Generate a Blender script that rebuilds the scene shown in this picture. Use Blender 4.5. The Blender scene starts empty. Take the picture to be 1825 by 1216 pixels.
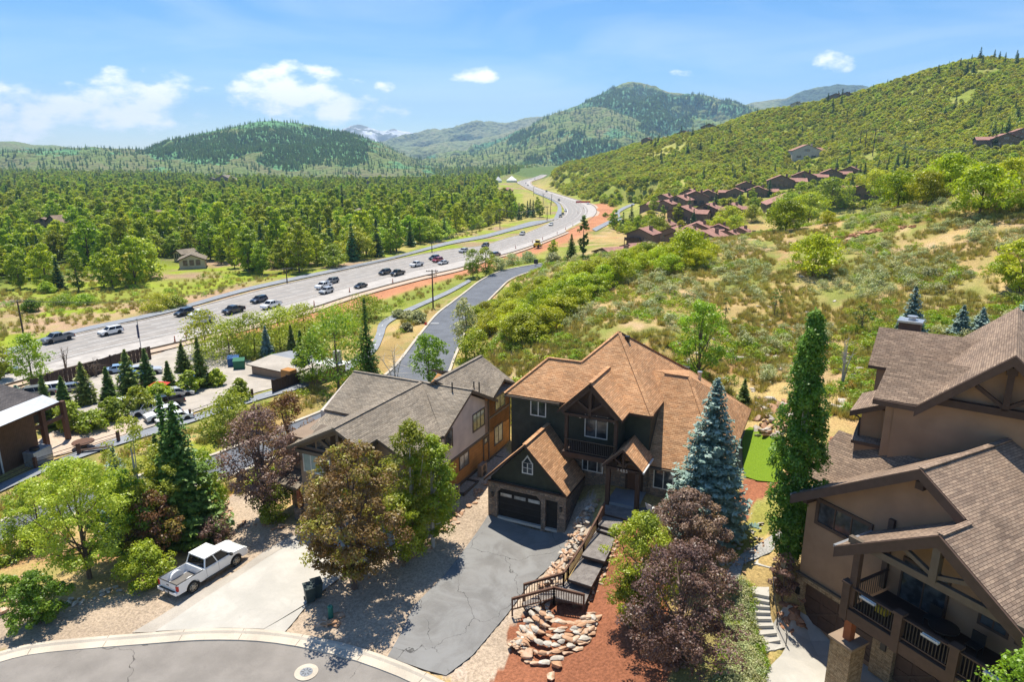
import bpy, bmesh, math, random
import numpy as np
from mathutils import Vector, Matrix

# ------------------------------------------------------------------ camera
F, CX, CY = 1217.0, 912.5, 608.0
PIT = math.atan((CY-285.0)/F)
CAM = np.array([0., 0., 27.])
sc = bpy.context.scene
cam = bpy.data.objects.new('camera', bpy.data.cameras.new('camera'))
sc.collection.objects.link(cam); sc.camera = cam
cam.location = CAM
cam.rotation_euler = (math.radians(90)-PIT, 0, 0)
cam.data.sensor_width = 36.0
cam.data.lens = 36.0*F/1825.0
cam.data.clip_start = 0.3; cam.data.clip_end = 60000
# ------------------------------------------------------------------ sun and sky
SUNV = Vector((-0.10, 0.33, 1.0)).normalized()      # towards the sun
sun = bpy.data.objects.new('sun', bpy.data.lights.new('sun', 'SUN'))
sc.collection.objects.link(sun)
sun.data.energy = 4.9; sun.data.angle = math.radians(0.53); sun.data.color = (1.0, 0.93, 0.80)
sun.rotation_euler = SUNV.to_track_quat('Z', 'Y').to_euler()
world = bpy.data.worlds.new('World'); sc.world = world; world.use_nodes = True
wt = world.node_tree; wt.nodes.clear()
def wn(t, **k):
    n = wt.nodes.new(t)
    for a, b in k.items(): setattr(n, a, b)
    return n
def wm(op, a, b=None, c=None):
    n = wn('ShaderNodeMath', operation=op)
    for i, v in enumerate((a, b, c)):
        if v is None: continue
        if isinstance(v, (int, float)): n.inputs[i].default_value = v
        else: wt.links.new(v, n.inputs[i])
    return n.outputs[0]
sky = wn('ShaderNodeTexSky', sky_type='NISHITA'); sky.sun_disc = False
sky.sun_elevation = math.asin(SUNV.z); sky.sun_rotation = math.atan2(SUNV.x, SUNV.y)
sky.altitude = 2000; sky.air_density = 1.0; sky.dust_density = 0.6; sky.ozone_density = 1.5
tcw = wn('ShaderNodeTexCoord'); sepw = wn('ShaderNodeSeparateXYZ')
wt.links.new(tcw.outputs['Generated'], sepw.inputs[0])
azn = wm('ARCTAN2', sepw.outputs[0], sepw.outputs[1]); eln = wm('ARCSINE', sepw.outputs[2])
def sph(u, v):
    x = (u-CX)/F; y = (CY-v)/F; c, s = math.cos(PIT), math.sin(PIT)
    X, Y, Z = x, c+y*s, -s+y*c
    return math.atan2(X, Y), math.asin(Z/math.sqrt(X*X+Y*Y+Z*Z))
tot = None
for (u, v, du, dv, k) in [(15,225,75,32,1.0),(120,190,75,26,.85),(225,182,90,38,1.1),(318,150,48,16,.7),(200,215,150,22,.7),(530,130,60,18,.95),(520,170,90,34,1.1),
                          (600,192,140,20,1.0),(650,190,95,18,.8),(575,215,60,10,.5),(632,144,16,8,.5),(692,156,22,10,.5),(843,136,48,15,.8),(1482,108,36,16,.75),(1222,129,28,6,.35),
                          (340,205,40,9,.6),(-150,190,160,50,1.0),(2050,150,160,40,.8)]:
    a0, e0 = sph(u, v); wa = du/F*1.45; we = dv/F*1.5
    da = wm('MULTIPLY', wm('SUBTRACT', azn, a0), 1/wa)
    de = wm('MULTIPLY', wm('SUBTRACT', eln, e0), 1/we)
    m = wm('MULTIPLY', wm('MAXIMUM', wm('SUBTRACT', 1.0, wm('ADD', wm('MULTIPLY', da, da), wm('MULTIPLY', de, de))), 0.0), k)
    tot = m if tot is None else wm('MAXIMUM', tot, m)
mapw = wn('ShaderNodeMapping'); mapw.inputs['Scale'].default_value = (1, 1, 2.0)
wt.links.new(tcw.outputs['Generated'], mapw.inputs[0])
nz = wn('ShaderNodeTexNoise'); nz.inputs['Scale'].default_value = 21; nz.inputs['Detail'].default_value = 7; nz.inputs['Roughness'].default_value = .58
wt.links.new(mapw.outputs[0], nz.inputs['Vector'])
cl = wm('ADD', tot, wm('MULTIPLY', wm('SUBTRACT', nz.outputs[0], 0.5), 2.6))
mr = wn('ShaderNodeMapRange', interpolation_type='SMOOTHSTEP'); mr.inputs[1].default_value = .38; mr.inputs[2].default_value = 1.1
wt.links.new(cl, mr.inputs[0])
clm = wm('MULTIPLY', mr.outputs[0], wm('GREATER_THAN', tot, 0.0001))
clm = wm('MULTIPLY', clm, wm('MINIMUM', wm('MULTIPLY', tot, 4.0), 1.0))
# thin high cirrus veil all over the sky
nz2 = wn('ShaderNodeTexNoise'); nz2.inputs['Scale'].default_value = 3.2; nz2.inputs['Detail'].default_value = 6; nz2.inputs['Distortion'].default_value = .6
mp2 = wn('ShaderNodeMapping'); mp2.inputs['Scale'].default_value = (1, 1, 5); mp2.inputs['Rotation'].default_value = (0, .25, 0)
wt.links.new(tcw.outputs['Generated'], mp2.inputs[0]); wt.links.new(mp2.outputs[0], nz2.inputs['Vector'])
mr2 = wn('ShaderNodeMapRange'); mr2.inputs[1].default_value = .42; mr2.inputs[2].default_value = .85; mr2.inputs[3].default_value = 0; mr2.inputs[4].default_value = .26
wt.links.new(nz2.outputs[0], mr2.inputs[0])
clm = wm('MAXIMUM', clm, mr2.outputs[0])
clm = wm('MULTIPLY', clm, .95)
mixw = wn('ShaderNodeMix', data_type='RGBA')
hsv = wn('ShaderNodeHueSaturation'); hsv.inputs['Saturation'].default_value = 1.38
wt.links.new(sky.outputs[0], hsv.inputs['Color'])
wt.links.new(clm, mixw.inputs[0]); wt.links.new(hsv.outputs[0], mixw.inputs[6]); mixw.inputs[7].default_value = (10.5, 10.3, 10.1, 1)
bg = wn('ShaderNodeBackground'); bg.inputs[1].default_value = 0.11
wt.links.new(mixw.outputs[2], bg.inputs[0])
wo = wn('ShaderNodeOutputWorld'); wt.links.new(bg.outputs[0], wo.inputs[0])
vs = sc.view_settings; vs.view_transform = 'Standard'; vs.look = 'None'; vs.exposure = 0.62; vs.gamma = 1.0; vs.use_curve_mapping = False
sc.cycles.max_bounces = 6; sc.cycles.diffuse_bounces = 3; sc.cycles.volume_bounces = 0; sc.cycles.transparent_max_bounces = 6

# ------------------------------------------------------------------ helpers
C_ = sc.collection
rng = np.random.default_rng(7); random.seed(7)
_c, _s = math.cos(PIT), math.sin(PIT)
def ray(u, v):
    x = (u-CX)/F; y = (CY-v)/F
    return np.array([x, _c+y*_s, -_s+y*_c])
def PZ(u, v, z):
    r = ray(u, v); return CAM+r*((z-CAM[2])/r[2])
def PY(u, v, y):
    r = ray(u, v); return CAM+r*(y/r[1])
def to_px(p):
    d = np.asarray(p, float)-CAM; f = d[1]*_c-d[2]*_s; up = d[1]*_s+d[2]*_c
    return CX+F*d[0]/f, CY-F*up/f, f
def empty(name, loc=(0, 0, 0), rz=0.0):
    o = bpy.data.objects.new(name, None); C_.objects.link(o); o.location = [float(c) for c in loc]; o.rotation_euler = (0, 0, rz); o.empty_display_size = .2
    return o
def tag(o, label=None, cat=None, group=None, kind=None):
    if label: o['label'] = label
    if cat: o['category'] = cat
    if group: o['group'] = group
    if kind: o['kind'] = kind
    return o
def link(name, me, parent=None, mat=None):
    o = bpy.data.objects.new(name, me); C_.objects.link(o)
    if mat is not None: me.materials.append(mat)
    if parent is not None: o.parent = parent
    return o
def copy_tree(o, parent=None):
    c = o.copy(); C_.objects.link(c)
    if parent is not None: c.parent = parent
    for ch in list(o.children): copy_tree(ch, c)
    return c
def np_mesh(name, V, Fc, mats=(), midx=None, tint=None, smooth=False):
    """V (n,3); Fc (m,k) all the same corner count"""
    me = bpy.data.meshes.new(name); V = np.asarray(V, np.float32); Fc = np.asarray(Fc, np.int32)
    n, m, k = len(V), len(Fc), Fc.shape[1]
    me.vertices.add(n); me.vertices.foreach_set('co', V.ravel())
    me.loops.add(m*k); me.loops.foreach_set('vertex_index', Fc.ravel())
    me.polygons.add(m); me.polygons.foreach_set('loop_start', np.arange(0, m*k, k, dtype=np.int32))
    me.polygons.foreach_set('loop_total', np.full(m, k, np.int32))
    for t in mats: me.materials.append(t)
    if midx is not None: me.polygons.foreach_set('material_index', np.asarray(midx, np.int32))
    if smooth: me.polygons.foreach_set('use_smooth', np.ones(m, bool))
    if tint is not None:
        a = me.attributes.new('tint', 'FLOAT', 'POINT'); a.data.foreach_set('value', np.asarray(tint, np.float32))
    me.update(calc_edges=True)
    return me
class MB:
    """collects polygons, links them as one mesh with metre-scaled UVs"""
    def __init__(s): s.v = []; s.f = []; s.sm = []
    def poly(s, pts):
        i = len(s.v); s.v += [tuple(map(float, p)) for p in pts]; s.f.append(list(range(i, i+len(pts)))); return s
    def box(s, x0, x1, y0, y1, z0, z1):
        x0, x1 = sorted((x0, x1)); y0, y1 = sorted((y0, y1)); z0, z1 = sorted((z0, z1))
        p = [(x0,y0,z0),(x1,y0,z0),(x1,y1,z0),(x0,y1,z0),(x0,y0,z1),(x1,y0,z1),(x1,y1,z1),(x0,y1,z1)]
        i = len(s.v); s.v += p
        s.f += [[i+a for a in q] for q in ((0,3,2,1),(4,5,6,7),(0,1,5,4),(1,2,6,5),(2,3,7,6),(3,0,4,7))]; return s
    def prism(s, poly, vec):
        """extrude a polygon along vec (closed)"""
        P = [np.array(p, float) for p in poly]; w = np.array(vec, float); n = len(P); i = len(s.v)
        nn = np.zeros(3)
        for a in range(n): nn += np.cross(P[a]-P[0], P[(a+1) % n]-P[0])
        if nn@w > 0: P = P[::-1]
        s.v += [tuple(p) for p in P]+[tuple(p+w) for p in P]
        s.f.append([i+a for a in range(n)]); s.f.append([i+n+a for a in range(n)][::-1])
        for a in range(n):
            b = (a+1) % n; s.f.append([i+a, i+n+a, i+n+b, i+b])
        return s
    def bar(s, a, b, w, h=None, up=(0, 0, 1)):
        a = np.array(a, float); b = np.array(b, float); h = h or w; d = b-a; L = np.linalg.norm(d); d /= L
        up = np.array(up, float)
        if abs(d@up) > .97: up = np.array([0, 1., 0])
        r = np.cross(d, up); r /= np.linalg.norm(r); q = np.cross(r, d)
        return s.prism([a-r*w/2-q*h/2, a+r*w/2-q*h/2, a+r*w/2+q*h/2, a-r*w/2+q*h/2], d*L)
    def tube(s, pts, rad, n=6, cap=True):
        pts = [np.array(p, float) for p in pts]; i0 = len(s.v); R = rad if hasattr(rad, '__len__') else [rad]*len(pts)
        for k, p in enumerate(pts):
            d = pts[min(k+1, len(pts)-1)]-pts[max(k-1, 0)]; d /= (np.linalg.norm(d)+1e-9)
            up = np.array([0, 0, 1.]) if abs(d[2]) < .9 else np.array([1., 0, 0])
            x = np.cross(d, up); x /= np.linalg.norm(x); y = np.cross(d, x)
            for j in range(n):
                a = 2*math.pi*j/n; s.v.append(tuple(p+R[k]*(math.cos(a)*x+math.sin(a)*y)))
        for k in range(len(pts)-1):
            for j in range(n):
                a = i0+k*n+j; b = i0+k*n+(j+1) % n; s.f.append([a, a+n, b+n, b])
        if cap:
            s.f.append([i0+j for j in range(n)]); s.f.append([i0+(len(pts)-1)*n+j for j in range(n)][::-1])
        return s
    def mesh(s, name, mat=None, bevel=0, smooth=False):
        me = bpy.data.meshes.new(name); me.from_pydata(s.v, [], s.f)
        bm = bmesh.new(); bm.from_mesh(me)
        if bevel:
            bmesh.ops.remove_doubles(bm, verts=bm.verts, dist=1e-5)
            es = [e for e in bm.edges if len(e.link_faces) == 2 and e.calc_face_angle(0) > .5]
            bmesh.ops.bevel(bm, geom=es, offset=bevel, segments=2, profile=.6, affect='EDGES', clamp_overlap=True)
        uv = bm.loops.layers.uv.new('uv')
        for f in bm.faces:
            n = f.normal
            if smooth: f.smooth = True
            ux = Vector((1, 0, 0)) if abs(n.z) > .999 else Vector((0, 0, 1)).cross(n).normalized()
            vx = n.cross(ux)
            for l in f.loops: l[uv].uv = (l.vert.co.dot(ux), l.vert.co.dot(vx))
        bm.to_mesh(me); bm.free()
        if mat is not None: me.materials.append(mat)
        return me
    def build(s, name, mat, parent=None, bevel=0, smooth=False):
        return link(name, s.mesh(name, mat, bevel, smooth), parent)

# ------------------------------------------------------------------ materials
class NT:
    def __init__(s, name, rough=.8, spec=.3):
        s.m = bpy.data.materials.new(name); s.m.use_nodes = True; s.t = s.m.node_tree
        s.b = s.t.nodes['Principled BSDF']; s.b.inputs['Roughness'].default_value = rough; s.b.inputs['Specular IOR Level'].default_value = spec
    def n(s, t, ins=None, **k):
        n = s.t.nodes.new(t)
        for a, b in k.items(): setattr(n, a, b)
        for a, b in (ins or {}).items(): s.set(n.inputs[a], b)
        return n
    def set(s, sock, v):
        if hasattr(v, 'is_linked') or hasattr(v, 'links'): s.t.links.new(v, sock)
        else:
            if isinstance(v, tuple) and len(v) == 3 and sock.type == 'RGBA': v = v+(1,)
            sock.default_value = v
    def math(s, op, a, b=0.0, c=0.0):
        n = s.n('ShaderNodeMath', operation=op); s.set(n.inputs[0], a); s.set(n.inputs[1], b); s.set(n.inputs[2], c); return n.outputs[0]
    def mix(s, f, a, b, mode='MIX'):
        n = s.n('ShaderNodeMix', data_type='RGBA', blend_type=mode); s.set(n.inputs[0], f); s.set(n.inputs[6], a); s.set(n.inputs[7], b); return n.outputs[2]
    def rng(s, x, a, b, c=0.0, d=1.0, smooth=True):
        n = s.n('ShaderNodeMapRange', interpolation_type='SMOOTHSTEP' if smooth else 'LINEAR')
        for i, v in enumerate((x, a, b, c, d)): s.set(n.inputs[i], v)
        return n.outputs[0]
    def noise(s, scale, detail=3, vec=None, rough=.55, dist=0.0):
        n = s.n('ShaderNodeTexNoise', {'Scale': scale, 'Detail': float(detail), 'Roughness': rough, 'Distortion': dist})
        s.t.links.new(vec if vec is not None else s.obj(), n.inputs['Vector']); return n.outputs[0]
    def obj(s):
        if not hasattr(s, '_tc'): s._tc = s.n('ShaderNodeTexCoord'); s._geo = s.n('ShaderNodeNewGeometry')
        return s._tc.outputs['Object']
    def pos(s): s.obj(); return s._geo.outputs['Position']
    def uv(s): s.obj(); return s._tc.outputs['UV']
    def ramp(s, x, stops):
        n = s.n('ShaderNodeValToRGB'); r = n.color_ramp
        while len(r.elements) < len(stops): r.elements.new(.5)
        for e, (p, c) in zip(r.elements, stops): e.position = p; e.color = tuple(c)+(1,)
        s.set(n.inputs[0], x); return n.outputs[0]
    def bump(s, h, strength=.5, dist=.02):
        n = s.n('ShaderNodeBump', {'Strength': strength, 'Distance': dist}); s.t.links.new(h, n.inputs['Height']); s.t.links.new(n.outputs[0], s.b.inputs['Normal'])
    def col(s, c): s.set(s.b.inputs['Base Color'], c); return s
def flat(name, c, rough=.7, spec=.3, metal=0.0, var=.12, sc_=3.0):
    t = NT(name, rough, spec); t.b.inputs['Metallic'].default_value = metal
    k = t.rng(t.noise(sc_, 4), .25, .75, 1-var, 1+var)
    m = t.n('ShaderNodeVectorMath', operation='SCALE'); m.inputs[0].default_value = c; t.set(m.inputs['Scale'], k)
    t.col(m.outputs[0]); return t.m
def brick(t, vec, w, h, c1, c2, mortar, msize, off=.5, bias=0.0):
    n = t.n('ShaderNodeTexBrick', {'Scale': 1.0, 'Brick Width': w, 'Row Height': h, 'Mortar Size': msize, 'Mortar Smooth': .3, 'Bias': bias, 'Color1': c1, 'Color2': c2, 'Mortar': mortar}, offset=off)
    t.t.links.new(vec, n.inputs['Vector']); return n
def shingle(name, c1, c2, c3, w=.32, h=.145):
    t = NT(name, .9, .15); uv = t.uv()
    b = brick(t, uv, w, h, c1, c2, c3, .014)
    # second, offset layer of tabs gives the random weathered-wood blend
    mp = t.n('ShaderNodeMapping', {'Location': (.37, .0, 0)}); t.t.links.new(uv, mp.inputs[0])
    b2 = brick(t, mp.outputs[0], w*1.7, h, (.78, .78, .78), (1.16, 1.14, 1.1), (.95, .95, .95), .002)
    c = t.mix(1.0, b.outputs[0], b2.outputs[0], 'MULTIPLY')
    big = t.rng(t.noise(.35, 4), .3, .7, .86, 1.1)
    fine = t.rng(t.noise(30, 2), .3, .7, .85, 1.15)
    sc2 = t.n('ShaderNodeVectorMath', operation='SCALE'); t.set(sc2.inputs[0], c); t.set(sc2.inputs['Scale'], t.math('MULTIPLY', big, fine))
    t.col(sc2.outputs[0]); sp = t.n('ShaderNodeSeparateXYZ'); t.t.links.new(uv, sp.inputs[0])
    saw = t.math('FRACT', t.math('DIVIDE', sp.outputs[1], h))
    t.bump(t.math('SUBTRACT', t.math('MULTIPLY', b.outputs['Fac'], -.4), t.math('MULTIPLY', saw, .8)), .6, .02); return t.m
def siding(name, c, h=.16, vertical=False):
    t = NT(name, .75, .2); sp = t.n('ShaderNodeSeparateXYZ'); t.t.links.new(t.uv(), sp.inputs[0])
    fr = t.math('FRACT', t.math('DIVIDE', sp.outputs[0 if vertical else 1], h))
    gap = t.rng(fr, 0.0, .1, .45, 1.0); wob = t.rng(t.noise(2.0, 4), .25, .75, .85, 1.12)
    s_ = t.n('ShaderNodeVectorMath', operation='SCALE'); s_.inputs[0].default_value = c; t.set(s_.inputs['Scale'], t.math('MULTIPLY', gap, wob))
    t.col(s_.outputs[0]); t.bump(t.math('MULTIPLY', fr, -1.0), .7, .02); return t.m
def stucco(name, c):
    t = NT(name, .92, .15); k = t.rng(t.noise(.8, 5), .2, .8, .86, 1.12)
    s_ = t.n('ShaderNodeVectorMath', operation='SCALE'); s_.inputs[0].default_value = c; t.set(s_.inputs['Scale'], k); t.col(s_.outputs[0])
    t.bump(t.noise(25, 3), .35, .02); return t.m
def fieldstone(name, cols, scale=3.0, mortar=(.13, .12, .11)):
    t = NT(name, .9, .2); mp = t.n('ShaderNodeMapping', {'Scale': (1.0, 1.7, 1.0)}); t.t.links.new(t.uv(), mp.inputs[0])
    v = t.n('ShaderNodeTexVoronoi', {'Scale': scale, 'Randomness': .8}, distance='CHEBYCHEV'); t.t.links.new(mp.outputs[0], v.inputs['Vector'])
    e = t.n('ShaderNodeTexVoronoi', {'Scale': scale, 'Randomness': .8}, feature='F2', distance='CHEBYCHEV'); t.t.links.new(mp.outputs[0], e.inputs['Vector'])
    ed = t.math('SUBTRACT', e.outputs['Distance'], v.outputs['Distance'])
    sp = t.n('ShaderNodeSeparateColor'); t.t.links.new(v.outputs['Color'], sp.inputs[0])
    n = len(cols); c = t.ramp(sp.outputs[0], [(i/(n-1), cc) for i, cc in enumerate(cols)])
    c = t.mix(t.rng(t.noise(9, 4), .3, .7, 0, .35), c, (.1, .085, .07)); m = t.rng(ed, .02, .09)
    t.col(t.mix(m, mortar, c)); t.bump(m, .8, .04); return t.m
def coursed(name, cols, w=.42, h=.085, mortar=(.1, .08, .06)):
    t = NT(name, .9, .2); ns = t.n('ShaderNodeTexNoise', {'Scale': 1.4}); t.t.links.new(t.uv(), ns.inputs['Vector'])
    vm = t.n('ShaderNodeVectorMath', operation='SCALE', ins={'Scale': .06}); t.t.links.new(ns.outputs['Color'], vm.inputs[0])
    va = t.n('ShaderNodeVectorMath', operation='ADD'); t.t.links.new(t.uv(), va.inputs[0]); t.t.links.new(vm.outputs[0], va.inputs[1])
    b = brick(t, va.outputs[0], w, h, cols[0], cols[1], mortar, .008, .37)
    k = t.rng(t.noise(5, 4), .25, .75, .7, 1.25)
    s_ = t.n('ShaderNodeVectorMath', operation='SCALE'); t.set(s_.inputs[0], b.outputs[0]); t.set(s_.inputs['Scale'], k); t.col(s_.outputs[0])
    t.bump(t.math('MULTIPLY', b.outputs['Fac'], -1.0), .8, .02); return t.m
def pavement(name, c, crack=.0, cscale=.22, fine=40.0, amp=.12, rough=.92, patch=None):
    t = NT(name, rough, .2); p = t.pos()
    k = t.math('MULTIPLY', t.rng(t.noise(fine, 2, p), .25, .75, 1-amp, 1+amp), t.rng(t.noise(.45, 5, p, .6), .25, .75, .84, 1.14))
    s_ = t.n('ShaderNodeVectorMath', operation='SCALE'); s_.inputs[0].default_value = c; t.set(s_.inputs['Scale'], k); col = s_.outputs[0]
    if patch is not None: col = t.mix(t.rng(t.noise(.3, 6, p, .65, 1.0), .42, .62, 0, .75), col, patch)
    col = t.mix(t.rng(t.noise(.9, 5, p, .7, .5), .60, .74, 0, .35), col, tuple(x*.62 for x in c))
    col = t.mix(t.rng(t.noise(6, 4, p, .7), .66, .78, 0, .35), col, tuple(x*1.35 for x in c))
    if crack:
        ns = t.n('ShaderNodeTexNoise', {'Scale': .9, 'Detail': 4.0}); t.t.links.new(p, ns.inputs['Vector'])
        vm = t.n('ShaderNodeVectorMath', operation='MULTIPLY_ADD'); t.t.links.new(ns.outputs['Color'], vm.inputs[0]); vm.inputs[1].default_value = (1.6, 1.6, 0); t.t.links.new(p, vm.inputs[2])
        v = t.n('ShaderNodeTexVoronoi', {'Scale': cscale}, feature='DISTANCE_TO_EDGE', voronoi_dimensions='2D'); t.t.links.new(vm.outputs[0], v.inputs['Vector'])
        wid = t.rng(t.noise(.5, 2, p), .35, .6, 0.0, .0042)
        e = t.math('LESS_THAN', v.outputs['Distance'], wid)
        col = t.mix(t.math('MULTIPLY', e, crack), col, tuple(x*.32 for x in c))
    t.col(col); t.bump(t.noise(60, 2, p), .25, .01); return t.m
def leafmat(name, c1, c2, c3=None, trans=.32, hue=.03):
    """foliage: c1 darker .. c2 lighter by clump tint, small change per plant"""
    t = NT(name); t.t.nodes.remove(t.b)
    at = t.n('ShaderNodeAttribute', attribute_name='tint'); oi = t.n('ShaderNodeObjectInfo')
    x = at.outputs['Fac']
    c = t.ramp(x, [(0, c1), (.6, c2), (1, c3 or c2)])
    r = oi.outputs['Random']
    h = t.n('ShaderNodeHueSaturation', {'Saturation': 1.0}); t.set(h.inputs['Color'], c)
    t.set(h.inputs['Hue'], t.rng(r, 0, 1, .5-hue, .5+hue, False)); t.set(h.inputs['Value'], t.rng(t.math('FRACT', t.math('MULTIPLY', r, 7.13)), 0, 1, .74, 1.25, False))
    d = t.n('ShaderNodeBsdfDiffuse'); tr = t.n('ShaderNodeBsdfTranslucent'); m = t.n('ShaderNodeMixShader', {0: trans})
    g = t.n('ShaderNodeMix', data_type='RGBA', blend_type='MULTIPLY'); g.inputs[0].default_value = 1; t.set(g.inputs[6], h.outputs[0]); g.inputs[7].default_value = (1.25, 1.2, .55, 1)
    t.t.links.new(h.outputs[0], d.inputs[0]); t.t.links.new(g.outputs[2], tr.inputs[0]); t.t.links.new(d.outputs[0], m.inputs[1]); t.t.links.new(tr.outputs[0], m.inputs[2])
    gl = t.n('ShaderNodeBsdfGlossy', {'Roughness': .45}); m2 = t.n('ShaderNodeMixShader', {0: .035})
    t.t.links.new(m.outputs[0], m2.inputs[1]); t.t.links.new(gl.outputs[0], m2.inputs[2])
    t.t.links.new(m2.outputs[0], t.t.nodes['Material Output'].inputs[0]); return t.m
def glassmat(name, c=(.03, .035, .04), rough=.06):
    t = NT(name, rough, .8); t.col(t.mix(t.rng(t.noise(1.2, 3), .4, .65), c, tuple(x*2.2+.02 for x in c))); return t.m

M = {}
M['orange_shingle'] = shingle('orange_shingle', (.47, .25, .125), (.58, .345, .19), (.31, .155, .08))
M['grey_shingle'] = shingle('grey_shingle', (.225, .19, .15), (.30, .26, .21), (.13, .108, .085))
M['brown_shingle'] = shingle('brown_shingle', (.225, .162, .122), (.31, .23, .172), (.12, .084, .064))
M['red_shingle'] = shingle('red_shingle', (.36, .19, .155), (.44, .25, .205), (.24, .13, .105))
M['dark_shingle'] = shingle('dark_shingle', (.075, .07, .072), (.11, .10, .10), (.05, .045, .045))
M['green_siding'] = siding('green_siding', (.052, .056, .040))
M['orange_siding'] = siding('orange_siding', (.42, .20, .062), .28)
M['cedar'] = siding('cedar', (.13, .07, .038), .2, True)
M['condo_siding'] = siding('condo_siding', (.20, .145, .11), .22)
M['white_stucco'] = stucco('white_stucco', (.60, .53, .47))
M['tan_stucco'] = stucco('tan_stucco', (.27, .20, .145))
M['brown_stucco'] = stucco('brown_stucco', (.33, .21, .132))
M['cream_stucco'] = stucco('cream_stucco', (.50, .44, .38))
M['stone'] = fieldstone('field_stone', [(.17, .125, .09), (.30, .22, .155), (.23, .16, .12), (.36, .27, .2), (.20, .16, .135)])
M['ledgestone'] = coursed('ledge_stone', [(.42, .31, .19), (.30, .20, .11)])
M['dark_wood'] = flat('dark_wood', (.060, .036, .026), .7)
M['brown_trim'] = flat('brown_trim', (.095, .06, .044), .7)
M['taupe_trim'] = flat('taupe_trim', (.13, .10, .072), .7)
M['rail_wood'] = flat('rail_wood', (.115, .058, .036), .75)
M['red_wood'] = flat('red_wood', (.30, .10, .045), .65)
M['black_door'] = siding('black_door', (.022, .020, .019), .55)
M['brown_door'] = flat('brown_door', (.085, .05, .036), .55)
M['white_frame'] = flat('white_frame', (.62, .62, .60), .5)
M['glass'] = glassmat('window_glass'); M['pale_glass'] = glassmat('pale_glass', (.16, .17, .17), .15)
M['green_glass'] = glassmat('garden_glass', (.07, .10, .05), .05)
M['curtain'] = flat('curtain', (.30, .38, .36), .8)
M['metal'] = flat('metal', (.45, .47, .5), .35, .5, .6); M['dark_metal'] = flat('dark_metal', (.04, .04, .042), .4, .5, .5)
M['asphalt'] = pavement('asphalt', (.235, .215, .195), .85, .11, 30, .1)
M['drive'] = pavement('sealed_drive', (.19, .185, .178), .9, .2, 34, .14, .8, (.245, .245, .24))
M['newroad'] = pavement('new_asphalt', (.135, .145, .165), 0, .1, 30, .08)
M['path'] = pavement('path_asphalt', (.25, .265, .29), .3, .15, 30, .08)
M['highway'] = pavement('highway_asphalt', (.31, .285, .262), 0, .1, 8, .07)
M['concrete'] = pavement('concrete', (.47, .445, .40), 0, .1, 25, .06, .9, (.42, .40, .36))
M['kerbc'] = pavement('kerb_concrete', (.50, .44, .36), .5, .6, 25, .1)
M['lot'] = pavement('lot_surface', (.40, .36, .31), 0, .1, 12, .08)
M['gravelpath'] = pavement('gravel_path', (.36, .35, .33), 0, .1, 9, .3)
M['paint'] = flat('road_paint', (.72, .72, .70), .7); M['yellow_paint'] = flat('yellow_paint', (.7, .45, .05), .6)
M['deck'] = siding('deck_boards', (.165, .145, .135), .14)
M['plum_bark'] = flat('plum_bark', (.12, .085, .07), .9); M['bark'] = flat('bark', (.15, .11, .08), .9); M['white_bark'] = flat('white_bark', (.45, .42, .37), .9)
M['pole'] = flat('pole_wood', (.10, .065, .045), .9)
M['lawn'] = None
M['green_leaf'] = leafmat('aspen_leaves', (.14,.22,.014), (.28,.38,.022), (.44,.52,.05), trans=.45)
M['valley_leaf'] = leafmat('cottonwood_leaves', (.17,.25,.010), (.34,.44,.016), (.54,.60,.04), trans=.56, hue=.02)
M['bright_leaf'] = leafmat('willow_leaves', (.24,.30,.022), (.42,.48,.045), (.54,.58,.08), trans=.42)
M['oak_leaf'] = leafmat('oak_leaves', (.20,.27,.010), (.40,.47,.014), (.56,.58,.04), trans=.45, hue=.02)
M['hill_leaf'] = leafmat('hill_brush_leaves', (.22,.26,.014), (.38,.43,.022), (.55,.57,.05), trans=.54, hue=.025)
M['poplar_leaf'] = leafmat('poplar_leaves', (.08,.15,.012), (.17,.27,.02), (.32,.42,.07), trans=.4)
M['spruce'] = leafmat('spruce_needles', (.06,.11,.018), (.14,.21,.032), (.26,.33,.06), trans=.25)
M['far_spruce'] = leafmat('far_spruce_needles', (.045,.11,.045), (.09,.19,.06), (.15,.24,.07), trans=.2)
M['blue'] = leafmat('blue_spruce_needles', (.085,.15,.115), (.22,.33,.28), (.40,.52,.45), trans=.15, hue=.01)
M['mountain_fir'] = leafmat('mountain_fir_needles', (.11,.22,.07), (.19,.34,.10), (.27,.42,.12), trans=.35)
M['juniper'] = leafmat('juniper_needles', (.13,.20,.012), (.27,.36,.02), (.40,.46,.04), trans=.35)
M['plum'] = leafmat('plum_leaves', (.105,.062,.052), (.215,.13,.105), (.34,.22,.14), trans=.3, hue=.02)
M['redgreen'] = leafmat('chokecherry_leaves', (.14,.06,.035), (.26,.16,.055), (.52,.56,.06), trans=.38, hue=.02)
M['sage'] = leafmat('sage_leaves', (.27,.30,.14), (.42,.45,.21), (.55,.55,.30), trans=.3, hue=.03)
M['grass'] = leafmat('grass_blades', (.24,.25,.05), (.44,.38,.12), (.55,.46,.20), trans=.3, hue=.025)
M['shrub_leaf'] = leafmat('shrub_leaves', (.15,.24,.012), (.31,.42,.02), (.46,.53,.06), trans=.42)
M['yellow_leaf'] = leafmat('yellow_leaves', (.28, .24, .02), (.5, .40, .03), (.6, .5, .05))
def rockmat(name, a, b):
    t = NT(name, .9, .15); oi = t.n('ShaderNodeObjectInfo')
    c = t.mix(oi.outputs['Random'], a, b); c = t.mix(t.rng(t.noise(2.5, 5), .35, .65), c, tuple(x*.72 for x in a)); t.col(c); t.bump(t.noise(4, 6), .6, .08); return t.m
M['rock'] = rockmat('sandstone', (.50, .29, .17), (.62, .49, .37)); M['pale_rock'] = rockmat('pale_stone', (.50, .44, .36), (.60, .55, .48))
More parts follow.
